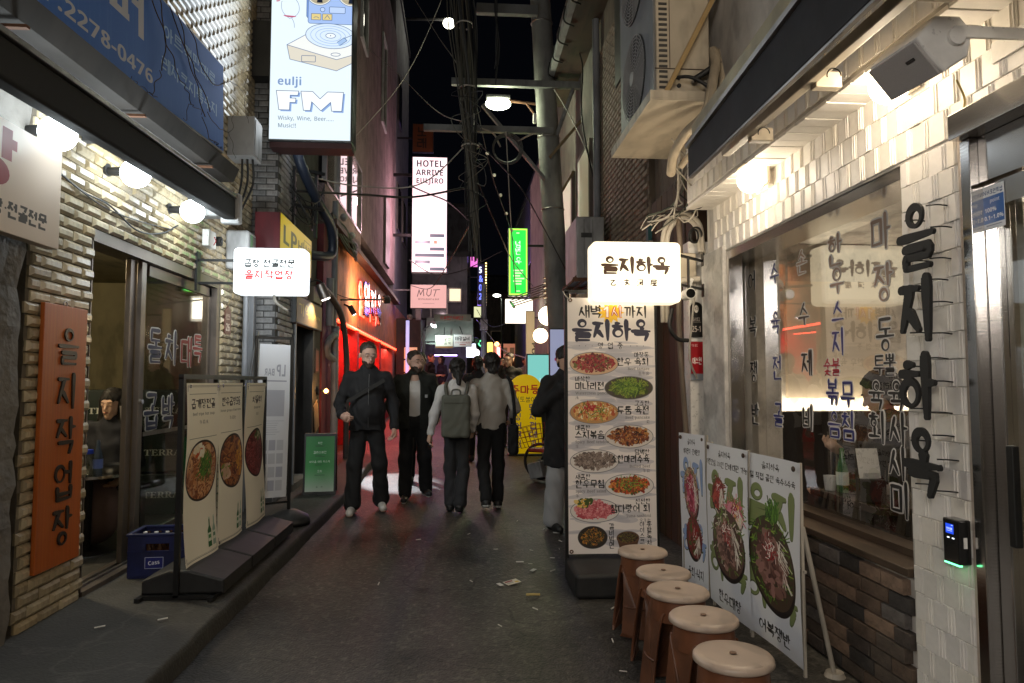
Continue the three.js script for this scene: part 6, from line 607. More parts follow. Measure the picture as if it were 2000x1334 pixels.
// ---------- menu banner ----------
{ const o = thing('menu_banner_stand', 'tall black stand with the white restaurant menu banner of food pictures', 'banner stand', null, [1.1, 0, -4.95], 0); o.scale.set(1.076, 1.028, 1); b_().box(-0.308, 1.03, 0, 0.025, 2.0, 0.025).box(0.308, 1.03, 0, 0.025, 2.0, 0.025).box(0, 2.03, 0, 0.64, 0.025, 0.025).box(0, 0.19, 0, 0.6, 0.02, 0.02).mesh('frame', M.blackMetal, o); const g = new THREE.PlaneGeometry(0.6, 1.8, 12, 30), p = g.attributes.position; for (let k = 0; k < p.count; k++) p.setZ(k, 0.006 * Math.sin(p.getX(k) * 9) + 0.006 * Math.sin(p.getY(k) * 5)); g.computeVertexNormals(); const m = new THREE.Mesh(g, print(PR.menu, 0.5, { side: THREE.DoubleSide })); m.name = 'banner'; m.position.set(0, 1.085, 0.022); o.add(m); const e = b_(); for (const sx of [-1, 1]) for (const sy of [-1, 1]) e.add(new THREE.TorusGeometry(0.01, 0.004, 6, 14), sx * 0.283, 1.085 + sy * 0.88, 0.036); e.mesh('eyelets', M.rust, o); b_().tube([[-0.29, 1.97, 0.03], [-0.315, 2.0, 0.02], [-0.33, 2.03, 0.01]], 0.005).mesh('tie', M.cableWhite, o); b_().box(0, 0.08, 0.2, 0.64, 0.16, 0.5, 0.03).mesh('water_base', M.blackPlastic, o); b_().cyl(0.22, 0.165, 0.32, 0.03, 0.03, 0.012, 18).mesh('filler_cap', M.black, o); finish(o); }
// ---------- stools ----------
{ const seat = std([0.66, 0.52, 0.42], 0.36, { map: T.grime, bumpMap: T.bump, bumpScale: 0.0006 }), bodyM = std([0.16, 0.06, 0.028], 0.42, { map: T.mottle }); const mk = () => { const o = thing('plastic_stool', 'x', 'stool', 'plastic stools in a row along the restaurant'); b_().lathe([[0.012, 0.452], [0.03, 0.455], [0.11, 0.456], [0.133, 0.452], [0.141, 0.443], [0.142, 0.43], [0.134, 0.424], [0.0, 0.424]], 0, 0, 0, 48).mesh('seat', seat, o); b_().cyl(0, 0.4565, 0, 0.012, 0.012, 0.003, 16).mesh('seat_hole', std([0.2, 0.12, 0.08], 0.6), o);
  b_().lathe([[0.122, 0.424], [0.13, 0.33], [0.126, 0.33], [0.118, 0.42]], 0, 0, 0, 40).mesh('apron', bodyM, o); for (let i = 0; i < 4; i++) { const a = i * Math.PI / 2 + Math.PI / 4, s = new THREE.Shape(); s.moveTo(-0.095, 0.37); s.lineTo(0.095, 0.37); s.quadraticCurveTo(0.06, 0.32, 0.058, 0.02); s.lineTo(0.068, 0); s.lineTo(-0.068, 0); s.lineTo(-0.058, 0.02); s.quadraticCurveTo(-0.06, 0.32, -0.095, 0.37); const g = new THREE.ExtrudeGeometry(s, { depth: 0.008, bevelEnabled: true, bevelSize: 0.003, bevelThickness: 0.003, bevelSegments: 1, curveSegments: 8 }); const q = g.attributes.position; for (let k = 0; k < q.count; k++) { const x = q.getX(k), y = q.getY(k), z = q.getZ(k), r = 0.126 + (0.36 - y) * 0.12 + z, t = x / 0.14; q.setXYZ(k, Math.sin(t) * r, y, Math.cos(t) * r); } g.computeVertexNormals(); b_().add(g, 0, 0, 0, 0, a, 0).mesh('leg', bodyM, o); b_().add(new THREE.TorusGeometry(0.152, 0.006, 6, 12, 0.75), 0, 0.16, 0, Math.PI / 2, 0, -a - 0.37 + Math.PI).mesh('foot_rib', bodyM, o); } return finish(o); };
  const first = mk(); const L = ['plastic stool next to the menu banner base', 'second plastic stool from the menu banner', 'middle plastic stool of the row of five', 'fourth plastic stool from the menu banner', 'end plastic stool of the row, farthest from the menu banner']; [[1.053, -3.944], [1.037, -3.524], [1.023, -3.177], [1.001, -2.829], [0.975, -2.435]].forEach(([x, z], i) => { const o = i ? copyOf(first) : first; o.position.set(x + [0, 0.012, -0.01, 0.008, 0][i], 0.002, z); o.rotation.set(0, [0.2, 1.9, 0.9, 2.7, 3.6][i], 0); o.scale.setScalar([1, 0.99, 1.012, 1, 0.995][i]); o.userData.label = L[i]; }); }
// ---------- easel banners by the window ----------
[[1.545, -4.72, 1.64, -4.44, 1.07, 0, 'white easel banner with pale blue letters and raw beef pictures'], [1.6, -4.3, 1.61, -3.72, 1.04, 1, 'white easel banner with green letters and three bowls of beef'], [1.63, -3.82, 1.64, -3.2, 1.03, 2, 'white easel banner with green letters and one large bowl of sliced beef']].forEach(([xa, za, xb, zb, h, k, l]) => { const w = Math.hypot(xb - xa, zb - za), ry = Math.atan2(xb - xa, zb - za), o = thing('easel_banner', l, 'banner', 'easel banners under the window', [(xa + xb) / 2, 0, (za + zb) / 2], ry - Math.PI / 2); const g = new THREE.PlaneGeometry(w, h - 0.06, 8, 14), p = g.attributes.position; for (let i = 0; i < p.count; i++) p.setZ(i, 0.008 * Math.sin(p.getY(i) * 4 + k) + 0.01 * Math.sin(p.getX(i) * 6 + k * 2)); g.computeVertexNormals(); const m = new THREE.Mesh(g, print(PR.easel[k], 0.5, { side: THREE.DoubleSide })); m.name = 'banner'; m.position.set(0, h / 2 + 0.03, 0.02); o.add(m); b_().bar([-w / 2 + 0.02, 0.02, 0], [-w / 2 + 0.02, h, 0], 0.014).bar([w / 2 - 0.02, 0.02, 0], [w / 2 - 0.02, h, 0], 0.014).bar([-w / 2, h * 0.5, -0.004], [w / 2, h * 0.5, -0.004], 0.012).mesh('frame', M.pvc, o); b_().rod([w / 2 - 0.03, h * 0.7, -0.01], [w / 2 - 0.06, 0.0, -0.17], 0.012).rod([-w / 2 + 0.05, h * 0.7, -0.01], [-w / 2 + 0.06, 0.0, -0.17], 0.012).cyl(w / 2 - 0.06, 0.012, -0.17, 0.04, 0.05, 0.024, 16).each('rear_leg', M.pvc, o); const e = b_(); for (const sx of [-1, 1]) e.sph(sx * (w / 2 - 0.03), h - 0.03, 0.03, 0.014, 1, 1, 0.6, 10); e.mesh('clips', M.brown, o); finish(o); });

{ const o = thing('upper_wall_lamp', 'warm wall lamp above the canopy on the restaurant side', 'lamp', null, [1.5, 4.3, -2.1]); b_().sph(0, 0, 0, 0.08).mesh('lamp_globe', glow([1, 0.8, 0.5], 12), o); b_().cyl(0.1, 0, 0, 0.04, 0.05, 0.14, 16, 0, 0, Math.PI / 2).mesh('socket', M.cream, o); finish(o); point('upper_wall_lamp', [1, 0.77, 0.48], 1.3, 1.5, 4.3, -2.1, 4); }
// ---------- right row beyond the restaurant ----------
{
  const o = thing('diagonal_brick_house', 'dark house with ribbed brick upper wall behind the air conditioner', 'building'); const w = std([0.2, 0.16, 0.13], 0.85, { map: T.grime, bumpMap: T.bump, bumpScale: 0.005 }); b_().span(1.95, 6, 3.25, 9.5, -5.15, -6.66).span(1.9, 6, -0.2, 9.5, -6.7, -9.2).mesh('wall', w, o); reseed(81); const rb = [0, 1].map((i) => std([0.26 - i * 0.06, 0.2 - i * 0.05, 0.15 - i * 0.04], 0.7, { map: T.mottle })), b = b_(); for (let r = 0; r < 46; r++) for (let z = -6.8 - (r % 2) * 0.1; z > -9.1; z -= 0.2) { const y = 2.9 + r * 0.067; if (r < 20 && z > -8.2) { const m = new THREE.Mesh(BRK, rb[(r + Math.round(z * 5)) & 1]); m.name = 'brick'; m.position.set(1.9, y, z); m.rotation.y = Math.PI; o.add(m); } else b.add(BRK, 1.9, y, z, 0, Math.PI, 0); } b.mesh('brick_courses', rb[0], o).userData.kind = 'stuff'; b_().span(1.86, 1.92, 5.0, 6.2, -6.9, -8.0).mesh('window_frame', M.darkGrey, o); b_().cyl(1.83, 3.6, -9.0, 0.05, 0.05, 6.6, 16).mesh('rain_pipe', M.pipeGrey, o);
  b_().span(1.5, 1.95, 6.4, 6.5, -6.6, -12).mesh('eave', M.brown, o); const gt = b_(); gt.span(1.42, 1.52, 6.42, 6.56, -6.5, -12); gt.mesh('eave_gutter', M.lightGrey, o); for (let i = 0; i < 9; i++) b_().tube([[1.41, 6.58, -6.8 - i * 0.55], [1.4, 6.4, -6.85 - i * 0.55], [1.55, 6.38, -6.95 - i * 0.55]], 0.012).mesh('gutter_strap', M.cable, o); finish(o);
}
{ const o = thing('shutter_house', 'old house with rolled shutters and dim yellow windows behind the concrete pole', 'building'); b_().span(1.92, 6, -0.2, 8.5, -9.25, -13.4).mesh('wall', std([0.2, 0.18, 0.16], 0.85, { map: T.grime }), o); for (const [y, z] of [[4.3, -10.2], [4.3, -11.8], [2.6, -11.9]]) { const f = b_().span(1.86, 1.93, y - 0.7, y + 0.7, z - 0.5, z + 0.5).mesh('window', M.oldAlu, o); b_().span(1.852, 1.859, y - 0.62, y + 0.62, z - 0.43, z + 0.43).mesh('pane', glow([0.5, 0.42, 0.16], 0.16), f); } for (let i = 0; i < 5; i++) b_().bar([1.5, 3.3 - i * 0.09, -12.2], [1.9, 3.5 - i * 0.09, -11.2], 0.05, 0.02).mesh('shutter_slat', M.oldAlu, o); b_().bar([1.4, 5.0, -10.6], [1.9, 5.6, -10.6], 0.06, 0.04).bar([1.55, 4.4, -11.3], [1.9, 5.0, -11.3], 0.06, 0.04).each('timber_brace', std([0.2, 0.15, 0.08], 0.7, { map: T.wood }), o); finish(o); }
{ const o = thing('wall_air_conditioner', 'grey outdoor air conditioner on a triangular steel bracket above the menu banner', 'air conditioner', null, [1.62, 3.12, -8.85]); b_().box(0, 0, 0, 0.36, 0.78, 0.9, 0.02).mesh('housing', M.lightGrey, o); b_().box(-0.05, 0.15, 0.452, 0.14, 0.06, 0.012, 0.005).mesh('handle', M.darkGrey, o); b_().box(-0.08, 0, 0.451, 0.012, 0.7, 0.006).box(0.03, 0, 0.451, 0.012, 0.7, 0.006).mesh('panel_seam', M.grey, o); const b = b_(); for (const z of [-0.4, 0.42]) b.bar([-0.22, -0.4, z], [0.26, -0.4, z], 0.035).bar([-0.2, -0.42, z], [0.26, -0.05 - 0.35, z], 0.03).bar([-0.22, -0.42, z], [0.27, 0.12, z + 0.03], 0.03).bar([0.27, -0.45, z], [0.27, 0.4, z], 0.03); for (let i = 0; i < 4; i++) b.bar([-0.22 + i * 0.13, -0.43, -0.42], [-0.22 + i * 0.13, -0.43, 0.44], 0.025); b.mesh('bracket', M.rust, o); finish(o); }
{ const o = thing('right_shop_house', 'shop house with warm lamps and a slatted canopy beyond the concrete pole', 'building'); b_().span(1.95, 6, -0.2, 7, -13.5, -19).mesh('wall', std([0.24, 0.21, 0.18], 0.8, { map: T.grime }), o); b_().span(1.93, 1.96, 0.3, 2.4, -13.8, -15.2).mesh('door', std([0.3, 0.24, 0.14], 0.6, { map: T.wood }), o); for (let i = 0; i < 6; i++) b_().bar([1.05 + i * 0.02, 2.95 + i * 0.1, -13.6 - i * 0.5], [1.95, 3.25 + i * 0.1, -13.6 - i * 0.5], 0.04, 0.02).mesh('canopy_slat', M.brown, o); b_().bar([1.05, 2.9, -13.4], [1.2, 3.4, -16.6], 0.05, 0.03).mesh('canopy_rail', M.blackMetal, o); finish(o); }
plainHouse('far_right_house', 'plain house on the restaurant side near the alley end', 2.7, 8, -19.2, -34, 9, [0.2, 0.19, 0.19], Object.assign([['x', -22, 3.6, 1.2, 1.2, [0.6, 0.5, 0.3]], ['x', -26, 5.4, 1.2, 1.2]], { side: -1 }));
plainHouse('farther_right_house', 'plain house side by the far street lamp', 4.2, 9, -34.3, -57, 10, [0.2, 0.2, 0.21], Object.assign([['x', -40, 3.0, 2, 1.4, [0.35, 0.2, 0.4]]], { side: -1 }));
[['globe_lantern', 1.67, 2.7, -13.0, 0.187, 'upper warm globe lamp beside the concrete pole'], ['globe_lantern', 1.537, 2.32, -13.1, 0.145, 'lower warm globe lamp beside the concrete pole']].forEach(([n, x, y, z, r, l]) => { const o = thing(n, l, 'lamp', null, [x, y, z]); b_().sph(0, 0, 0, r, 1, 1, 1, 28).mesh('lamp_globe', glow([1, 0.8, 0.5], 3.2), o); b_().cyl(0.3, 0, 0, 0.03, 0.03, 0.2, 10, 0, 0, Math.PI / 2).cyl(0, r + 0.02, 0, 0.06, 0.06, 0.05, 14).mesh('bracket', M.blackMetal, o); finish(o); point('globe_lantern', [1, 0.76, 0.45], 2.2, x - 0.25, y, z + 0.1, 8); });
{ const o = thing('green_neon_sign', 'tall bright green light box with a yellow border and white Korean letters', 'light sign', null, [1.34, 4.263, -16]); b_().box(0, 0, 0, 0.46, 1.62, 0.16, 0.01).mesh('sign_case', M.black, o); panel('sign_face', 0.44, 1.59, lit(PR.greenNeon, 1.1), o, 0, 0, 0.084); b_().bar([0.2, 0.4, 0], [0.7, 0.4, 0], 0.05).mesh('bracket', M.blackMetal, o); finish(o); rectLight('green_neon_sign', 0.42, 1.55, [0.1, 1, 0.2], 3, 1.34, 4.263, -15.88, [0, 0, 1]); }
{ const o = thing('white_light_box', 'blank glowing white sign box under the green neon sign', 'light sign', null, [1.45, 3.2, -17]); b_().box(0, 0, 0, 0.68, 0.6, 0.14, 0.01).mesh('sign_shell', glow([1, 0.92, 0.72], 1.8), o); b_().bar([0.3, 0.32, 0], [0.55, 0.36, 0], 0.05).mesh('bracket', M.blackMetal, o); finish(o); rectLight('white_light_box', 0.6, 0.5, [1, 0.88, 0.66], 6, 1.45, 3.2, -16.9, [0, 0, 1]); }
{ const o = thing('port_vertical_sign', 'narrow cream vertical sign reading PORT', 'sign', null, [1.53, 2.05, -15]); b_().box(0, 0, 0, 0.2, 1.9, 0.06).mesh('sign_case', M.grey, o); panel('sign_face', 0.18, 1.86, print(PR.port, 0.5), o, 0, 0, 0.034); b_().bar([0.1, 0.8, 0], [0.44, 0.8, 0], 0.03).mesh('bracket', M.blackMetal, o); finish(o); }
{ const o = thing('teal_screen_sign', 'pale teal glowing sign panel behind the yellow round topped sign', 'light sign', null, [1.375, 1.4, -12]); b_().box(0, 0, 0, 0.44, 1.05, 0.08, 0.006).mesh('sign_case', M.black, o); panel('sign_face', 0.4, 1.0, lit(PR.teal, 0.6), o, 0, 0, 0.044); b_().box(0, -0.75, 0, 0.3, 0.5, 0.1).mesh('stand', M.black, o); finish(o); rectLight('teal_screen_sign', 0.38, 0.95, [0.5, 1, 0.92], 1.6, 1.375, 1.4, -11.93, [0, 0, 1]); }
{ const o = thing('lilac_light_sign', 'pale lilac glowing panel with a dark pink mark behind the menu banner frame', 'light sign', null, [1.5, 1.55, -9.4]); b_().box(0, 0, 0, 0.56, 1.24, 0.1, 0.008).mesh('sign_case', M.darkGrey, o); panel('sign_face', 0.54, 1.2, lit(PR.lilac, 0.42), o, 0, 0, 0.054); b_().box(0, -0.9, 0, 0.36, 0.7, 0.14).mesh('stand', M.darkGrey, o); finish(o); rectLight('lilac_light_sign', 0.5, 1.15, [0.7, 0.75, 1], 0.5, 1.5, 1.55, -9.33, [0, 0, 1]); }
{ // yellow round-topped sign
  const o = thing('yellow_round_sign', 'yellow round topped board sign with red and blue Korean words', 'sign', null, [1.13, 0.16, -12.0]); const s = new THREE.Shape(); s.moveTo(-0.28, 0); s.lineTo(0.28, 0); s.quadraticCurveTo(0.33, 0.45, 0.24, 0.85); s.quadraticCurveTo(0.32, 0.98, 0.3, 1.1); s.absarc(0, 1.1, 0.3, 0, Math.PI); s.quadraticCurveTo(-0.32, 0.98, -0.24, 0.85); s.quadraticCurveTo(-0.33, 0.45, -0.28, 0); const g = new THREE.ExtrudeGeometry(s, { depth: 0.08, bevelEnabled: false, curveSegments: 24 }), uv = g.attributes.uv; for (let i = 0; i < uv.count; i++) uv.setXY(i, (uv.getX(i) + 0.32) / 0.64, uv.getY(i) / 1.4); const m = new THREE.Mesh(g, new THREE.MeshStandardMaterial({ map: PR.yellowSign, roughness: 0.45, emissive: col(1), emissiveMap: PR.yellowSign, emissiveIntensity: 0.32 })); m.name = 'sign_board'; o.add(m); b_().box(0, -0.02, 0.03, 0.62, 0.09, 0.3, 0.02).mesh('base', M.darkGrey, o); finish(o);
}
{ const o = thing('delivery_bicycle', 'parked bicycle with a red wire basket and grey box behind the man with a phone', 'bicycle', null, [1.16, 0.06, -9.5], -0.5); const b = b_(); for (let i = 0; i < 7; i++) { b.bar([-0.16 + i * 0.055, 0.5, 0.14], [-0.2 + i * 0.068, 0.78, 0.2], 0.006).bar([-0.16 + i * 0.055, 0.5, -0.1], [-0.2 + i * 0.068, 0.78, -0.16], 0.006); } for (let i = 0; i < 5; i++) { b.bar([-0.17 - i * 0.008, 0.5 + i * 0.07, 0.14 + i * 0.014], [0.18 + i * 0.008, 0.5 + i * 0.07, 0.14 + i * 0.014], 0.006).bar([-0.17 - i * 0.008, 0.5 + i * 0.07, -0.1 - i * 0.014], [0.18 + i * 0.008, 0.5 + i * 0.07, -0.1 - i * 0.014], 0.006).bar([-0.17 - i * 0.008, 0.5 + i * 0.07, -0.1 - i * 0.014], [-0.17 - i * 0.008, 0.5 + i * 0.07, 0.14 + i * 0.014], 0.006); } const bm = b.mesh('basket', std([0.3, 0.03, 0.03], 0.45), o); bm.rotation.z = 0.25; b_().box(0, 0.42, 0.02, 0.4, 0.06, 0.18, 0.025).mesh('saddle', std([0.4, 0.03, 0.02], 0.5), o); b_().box(-0.08, 0.15, 0.05, 0.2, 0.22, 0.2, 0.02, 0, 0, 0.25).mesh('battery_box', M.lightGrey, o); for (const x of [-0.4, 0.55]) { const w = b_().add(new THREE.TorusGeometry(0.24, 0.022, 8, 28), x + 0.3, 0.25, -0.12).mesh('wheel', M.black, o); b_().cyl(x + 0.3, 0.25, -0.12, 0.03, 0.03, 0.08, 12, Math.PI / 2).mesh('hub', M.alu, w); } b_().bar([-0.1, 0.25, -0.12], [0.2, 0.6, -0.05], 0.03).bar([0.2, 0.6, -0.05], [0.85, 0.25, -0.12], 0.03).bar([0.3, 0.6, -0.05], [0.3, 0.95, 0], 0.025).bar([0.3, 0.95, -0.22], [0.3, 0.95, 0.22], 0.022).mesh('frame', M.blackMetal, o); const mir = b_().sph(0.16, 1.0, 0.24, 0.06, 1, 1, 0.3).mesh('mirror', M.chrome, o); void mir; finish(o); }
// ---------- concrete utility pole, arms, street lamp ----------
{ const o = thing('concrete_utility_pole', 'round concrete utility pole with steel cross arms', 'utility pole', null, [1.73, 0, -11]); const pm = std([0.24, 0.235, 0.22], 0.85, { map: T.grime, bumpMap: T.bump, bumpScale: 0.003 }); b_().cyl(-0.33, 6, 0, 0.15, 0.2, 12.4, 30, 0, 0, 0.055).mesh('pole', pm, o); for (const y of [4.25, 5.45, 6.3, 7.4]) b_().add(new THREE.TorusGeometry(0.195 - y * 0.003, 0.012, 8, 30), -0.055 * y, y, 0, Math.PI / 2).mesh('steel_band', M.alu, o); b_().box(-0.85, 6.27, 0.2, 2.1, 0.11, 0.08).box(-1.29, 5.5, 0.2, 2.1, 0.1, 0.08).box(-1.0, 7.5, 0.2, 1.0, 0.16, 0.1).each('cross_arm', std([0.24, 0.245, 0.24], 0.6, { metalness: 0.3, map: T.grime }), o); b_().bar([-1.4, 5.9, 0.2], [-0.35, 4.7, 0.1], 0.07, 0.05).bar([0.1, 6.27, 0.2], [-0.2, 5.4, 0.1], 0.05).each('diagonal_stay', M.grey, o); b_().box(-0.55, 5.7, 0.2, 0.05, 0.14, 0.08).box(-1.53, 5.66, 0.2, 0.06, 0.16, 0.06).each('insulator', M.white, o); finish(o); }
{ const o = thing('street_lamp', 'greenish white street lamp on an arm of the concrete pole', 'street lamp', null, [0.72, 6.05, -11.1]); b_().sph(-0.12, 0, 0, 0.17, 1.25, 0.55, 0.8).mesh('lamp_head', glow([0.92, 1, 0.72], 16), o); b_().box(-0.12, 0.1, 0, 0.4, 0.06, 0.2, 0.02).mesh('lamp_hood', M.grey, o); b_().rod([0.05, 0.06, 0], [0.62, 0.0, 0.02], 0.025).rod([0.35, 0.03, 0], [0.62, -0.35, 0.02], 0.018).mesh('arm', M.rust, o); finish(o); point('street_lamp', [0.9, 1, 0.68], 6, 0.6, 5.92, -11.1, 8); }
{ const o = thing('high_street_lamp', 'distant round street lamp seen through the hanging cables', 'street lamp', null, [-0.48, 14.35, -24]); b_().sph(0, 0, 0, 0.22, 1, 0.8, 1).mesh('lamp_head', glow([1, 0.97, 0.8], 5), o); b_().rod([0, 0.15, 0], [-3, 0.6, -1], 0.06).cyl(-3, 7.2, -1, 0.1, 0.14, 14.6, 14).mesh('pole', M.darkGrey, o); o.position.y = 14.35; o.children.forEach((c) => { if (c.name === 'pole') c.position.y = -14.35 * 0; }); b_().cyl(-3, -7.0, -1, 0.14, 0.16, 14.4, 14).mesh('lower_pole', M.darkGrey, o); finish(o); point('high_street_lamp', [1, 0.97, 0.8], 4, -0.48, 14.35, -24, 8); }
// cable bundle hanging down the middle
{ const o = thing('hanging_cable_bundle', 'thick bundle of tangled communication cables hanging over the middle of the alley', 'cable bundle'); reseed(91); const cm = [M.cable, M.cableGrey, std([0.09, 0.085, 0.07], 0.5), std([0.14, 0.13, 0.1], 0.5)]; for (let i = 0; i < 44; i++) { const a = rr(0, 6.28), r = rr(0.02, 0.2), k = (y) => { const t = (8 - y) / 6; return [-0.05 + t * 0.32 + Math.cos(a + y * 0.5) * r * (1.15 - 0.62 * sstep(7, 4.6, y)) + rr(-0.02, 0.02), y, -10.2 + Math.sin(a + y * 0.5) * r * 0.7]; }; const ys = [8.6, 7.7, 6.9, 6.1, 5.4, 4.8, 4.2, rr(3.2, 3.9)]; b_().tube(ys.map((y) => k(y)), rr(0.005, 0.014), 5, 30).mesh('cable', cm[i % 4], o); } for (let i = 0; i < 16; i++) { const y = rr(4.2, 6.2), x = 0.08 + (6 - y) * 0.04; b_().tube([[x, y, -10.1], [x + rr(-0.3, 0.3), y - rr(0, 0.25), -10.0], [x + rr(-0.2, 0.3), y - rr(0.2, 0.5), -10.05], [x + rr(-0.1, 0.1), y - rr(0.3, 0.7), -10.15]], rr(0.003, 0.008), 5, 16).mesh('loose_cable', cm[(i + 2) % 4], o); } for (const y of [5.0, 5.9, 6.9]) b_().add(new THREE.TorusGeometry(0.13, 0.012, 6, 18), 0.13 - (y - 5) * 0.05, y, -10.2, Math.PI / 2).mesh('tie', M.cableWhite, o); finish(o); }
{ const o = thing('thin_cable_strand', 'thin strand of cables hanging beside the thick bundle', 'cable bundle'); reseed(92); for (let i = 0; i < 6; i++) b_().tube([[0.55 + rr(-0.03, 0.03), 8.2, -10.5], [0.5 + rr(-0.06, 0.06), 7.3, -10.5], [0.55 + rr(-0.04, 0.04), 6.7, -10.5], [0.52 + rr(-0.04, 0.04), rr(6.1, 6.4), -10.5]], rr(0.004, 0.009), 5, 20).mesh('cable', i % 2 ? M.cableGrey : M.cable, o); finish(o); }
{ const o = thing('cable_coil', 'loop of coiled white cable under the steel cross arm', 'cable coil'); for (let i = 0; i < 4; i++) b_().add(new THREE.TorusGeometry(0.21 + i * 0.012, 0.008, 7, 36), 0.72 + i * 0.005, 5.16, -10.75 + i * 0.015, 0.05 * i, 0.1, 0).mesh('cable_loop', M.cableGrey, o); b_().tube([[0.3, 5.5, -10.75], [0.5, 5.42, -10.75], [0.62, 5.2, -10.75]], 0.014).tube([[0.9, 5.3, -10.75], [1.1, 5.42, -10.78], [1.3, 5.5, -10.8]], 0.014).mesh('lead', M.cableWhite, o); finish(o); }
// single overhead wires
[[[-2.02, 3.95, -8.3], [-1.4, 4.15, -9.5], [-0.6, 4.35, -10], [0.2, 5.2, -10.3], 0.012, 'white wire curving up from the wall to the cable bundle', 1], [[-1.95, 3.7, -8.2], [-1.3, 4.0, -9.4], [-0.7, 4.15, -10], [0.1, 4.4, -10.3], 0.02, 'thick black wire from the wall duct to the cable bundle', 0], [[-2.0, 5.6, -12], [-1.0, 6.6, -11.5], [-0.4, 7.6, -11], [0.0, 8.6, -10.6], 0.008, 'thin wire slanting up from the stucco house', 1], [[-2.0, 8.4, -14], [-1.2, 7.2, -12.6], [-0.4, 6.0, -11.4], [0.1, 5.4, -10.3], 0.008, 'thin wire slanting down across the dark sky', 1], [[-1.0, 9.0, -13], [-0.4, 7.4, -11.6], [-0.05, 6.4, -10.6], [0.05, 5.9, -10.3], 0.01, 'pair wire falling steeply to the cable bundle', 1], [[1.5, 6.2, -10.8], [1.62, 5.6, -10.2], [1.75, 4.9, -9.6], [1.82, 4.3, -9.1], 0.012, 'grey wire running from the concrete pole to the rain pipe', 1], [[1.7, 7.2, -11], [1.78, 6.2, -9.8], [1.7, 5.2, -9.4], [1.84, 4.0, -9.1], 0.014, 'bent dark wire hanging by the gutter', 0], [[0.25, 5.1, -10.3], [0.9, 4.5, -10.5], [1.3, 3.9, -10.7], [1.8, 2.9, -10.6], 0.012, 'black wire sloping across the concrete pole', 0], [[0.2, 4.6, -10.3], [0.6, 3.9, -11], [0.9, 3.6, -12], [1.4, 3.3, -13.2], 0.01, 'dark wire sagging toward the slatted canopy', 0], [[0.15, 3.9, -10.5], [-0.3, 3.6, -13], [-0.8, 3.75, -17], [-1.5, 4.3, -20.4], 0.012, 'dark wire reaching from the bundle to the pink light box', 0], [[-1.5, 7.1, -19.6], [-0.9, 6.85, -19.6], [-0.4, 6.65, -19.6], [0.4, 6.0, -19.8], 0.03, 'black cable crossing in front of the hotel light box', 0], [[-1.5, 4.95, -19.7], [-0.8, 4.55, -19.7], [0, 4.7, -20], [1.2, 5.3, -20], 0.02, 'thin cable sagging over the foot of the hotel light box', 0], [[0.6, 3.8, -26], [0.9, 3.2, -24], [1.2, 2.4, -20], [1.5, 1.9, -14.5], 0.014, 'grey wire sloping from the far utility post to the PORT sign', 1], [[0.6, 4.2, -26], [0.9, 3.6, -25], [1.3, 3.4, -24], [2.7, 4.0, -22], 0.016, 'sagging dark wire between far post and far house', 0], [[-2.0, 2.83, -10.9], [-1.9, 2.8, -11.1], [-1.8, 2.79, -11.3], [-1.45, 2.88, -12.3], 0.008, 'short black wire feeding the small flood lamp', 0], [[0.7, 5.4, -10.6], [0.78, 4.2, -10.8], [0.85, 3.4, -11], [0.9, 2.9, -11.2], 0.01, 'frayed rope like cable dangling right of the bundle', 1]].forEach(([a, b, c, d, r, l, w]) => { const m = b_().tube([a, b, c, d], r * 0.8, 6, 28).mesh('overhead_wire', w ? M.cableWhite : M.cable); tag(m, l.replace('right of', 'beside'), 'wire'); finish(m); });
{ const o = thing('string_lights', 'wire with a few unlit white bulbs hanging before the green neon sign', 'string lights'); b_().tube([[0.2, 6.4, -11.5], [0.6, 5.4, -13], [1.0, 4.9, -14.5], [1.2, 4.7, -15.6]], 0.008).mesh('wire', M.cable, o); for (let i = 0; i < 6; i++) b_().sph(0.32 + i * 0.16, 5.95 - i * 0.23, -12 - i * 0.6, 0.035, 1, 1, 1, 10).mesh('bulb', M.white, o); finish(o); }
// projector light on the ground in front of the red shop
{ const o = thing('logo_projector', 'small black projector on the orange fascia throwing a white disc on the asphalt', 'projector', null, [-1.86, 2.68, -11.7]); b_().cyl(0.02, -0.04, 0.02, 0.045, 0.05, 0.16, 16, 0.1, 0, 0.5).mesh('barrel', M.black, o); b_().cyl(0.062, -0.118, 0.03, 0.03, 0.03, 0.01, 16, 0.1, 0, 0.5).mesh('lamp_lens', glow([0.9, 0.97, 1], 3), o); b_().bar([-0.12, 0.06, 0], [0.02, 0.0, 0], 0.03).mesh('bracket', M.blackMetal, o); finish(o); const s = new THREE.SpotLight(col(0.88, 0.96, 1), 80, 0, 0.18, 0.3); s.name = 'logo_projector'; s.position.set(-1.78, 2.55, -11.66); s.target.position.set(-0.88, groundY(-9.65), -9.65); s.castShadow = true; s.shadow.radius = 0.4; scene.add(s, s.target); }
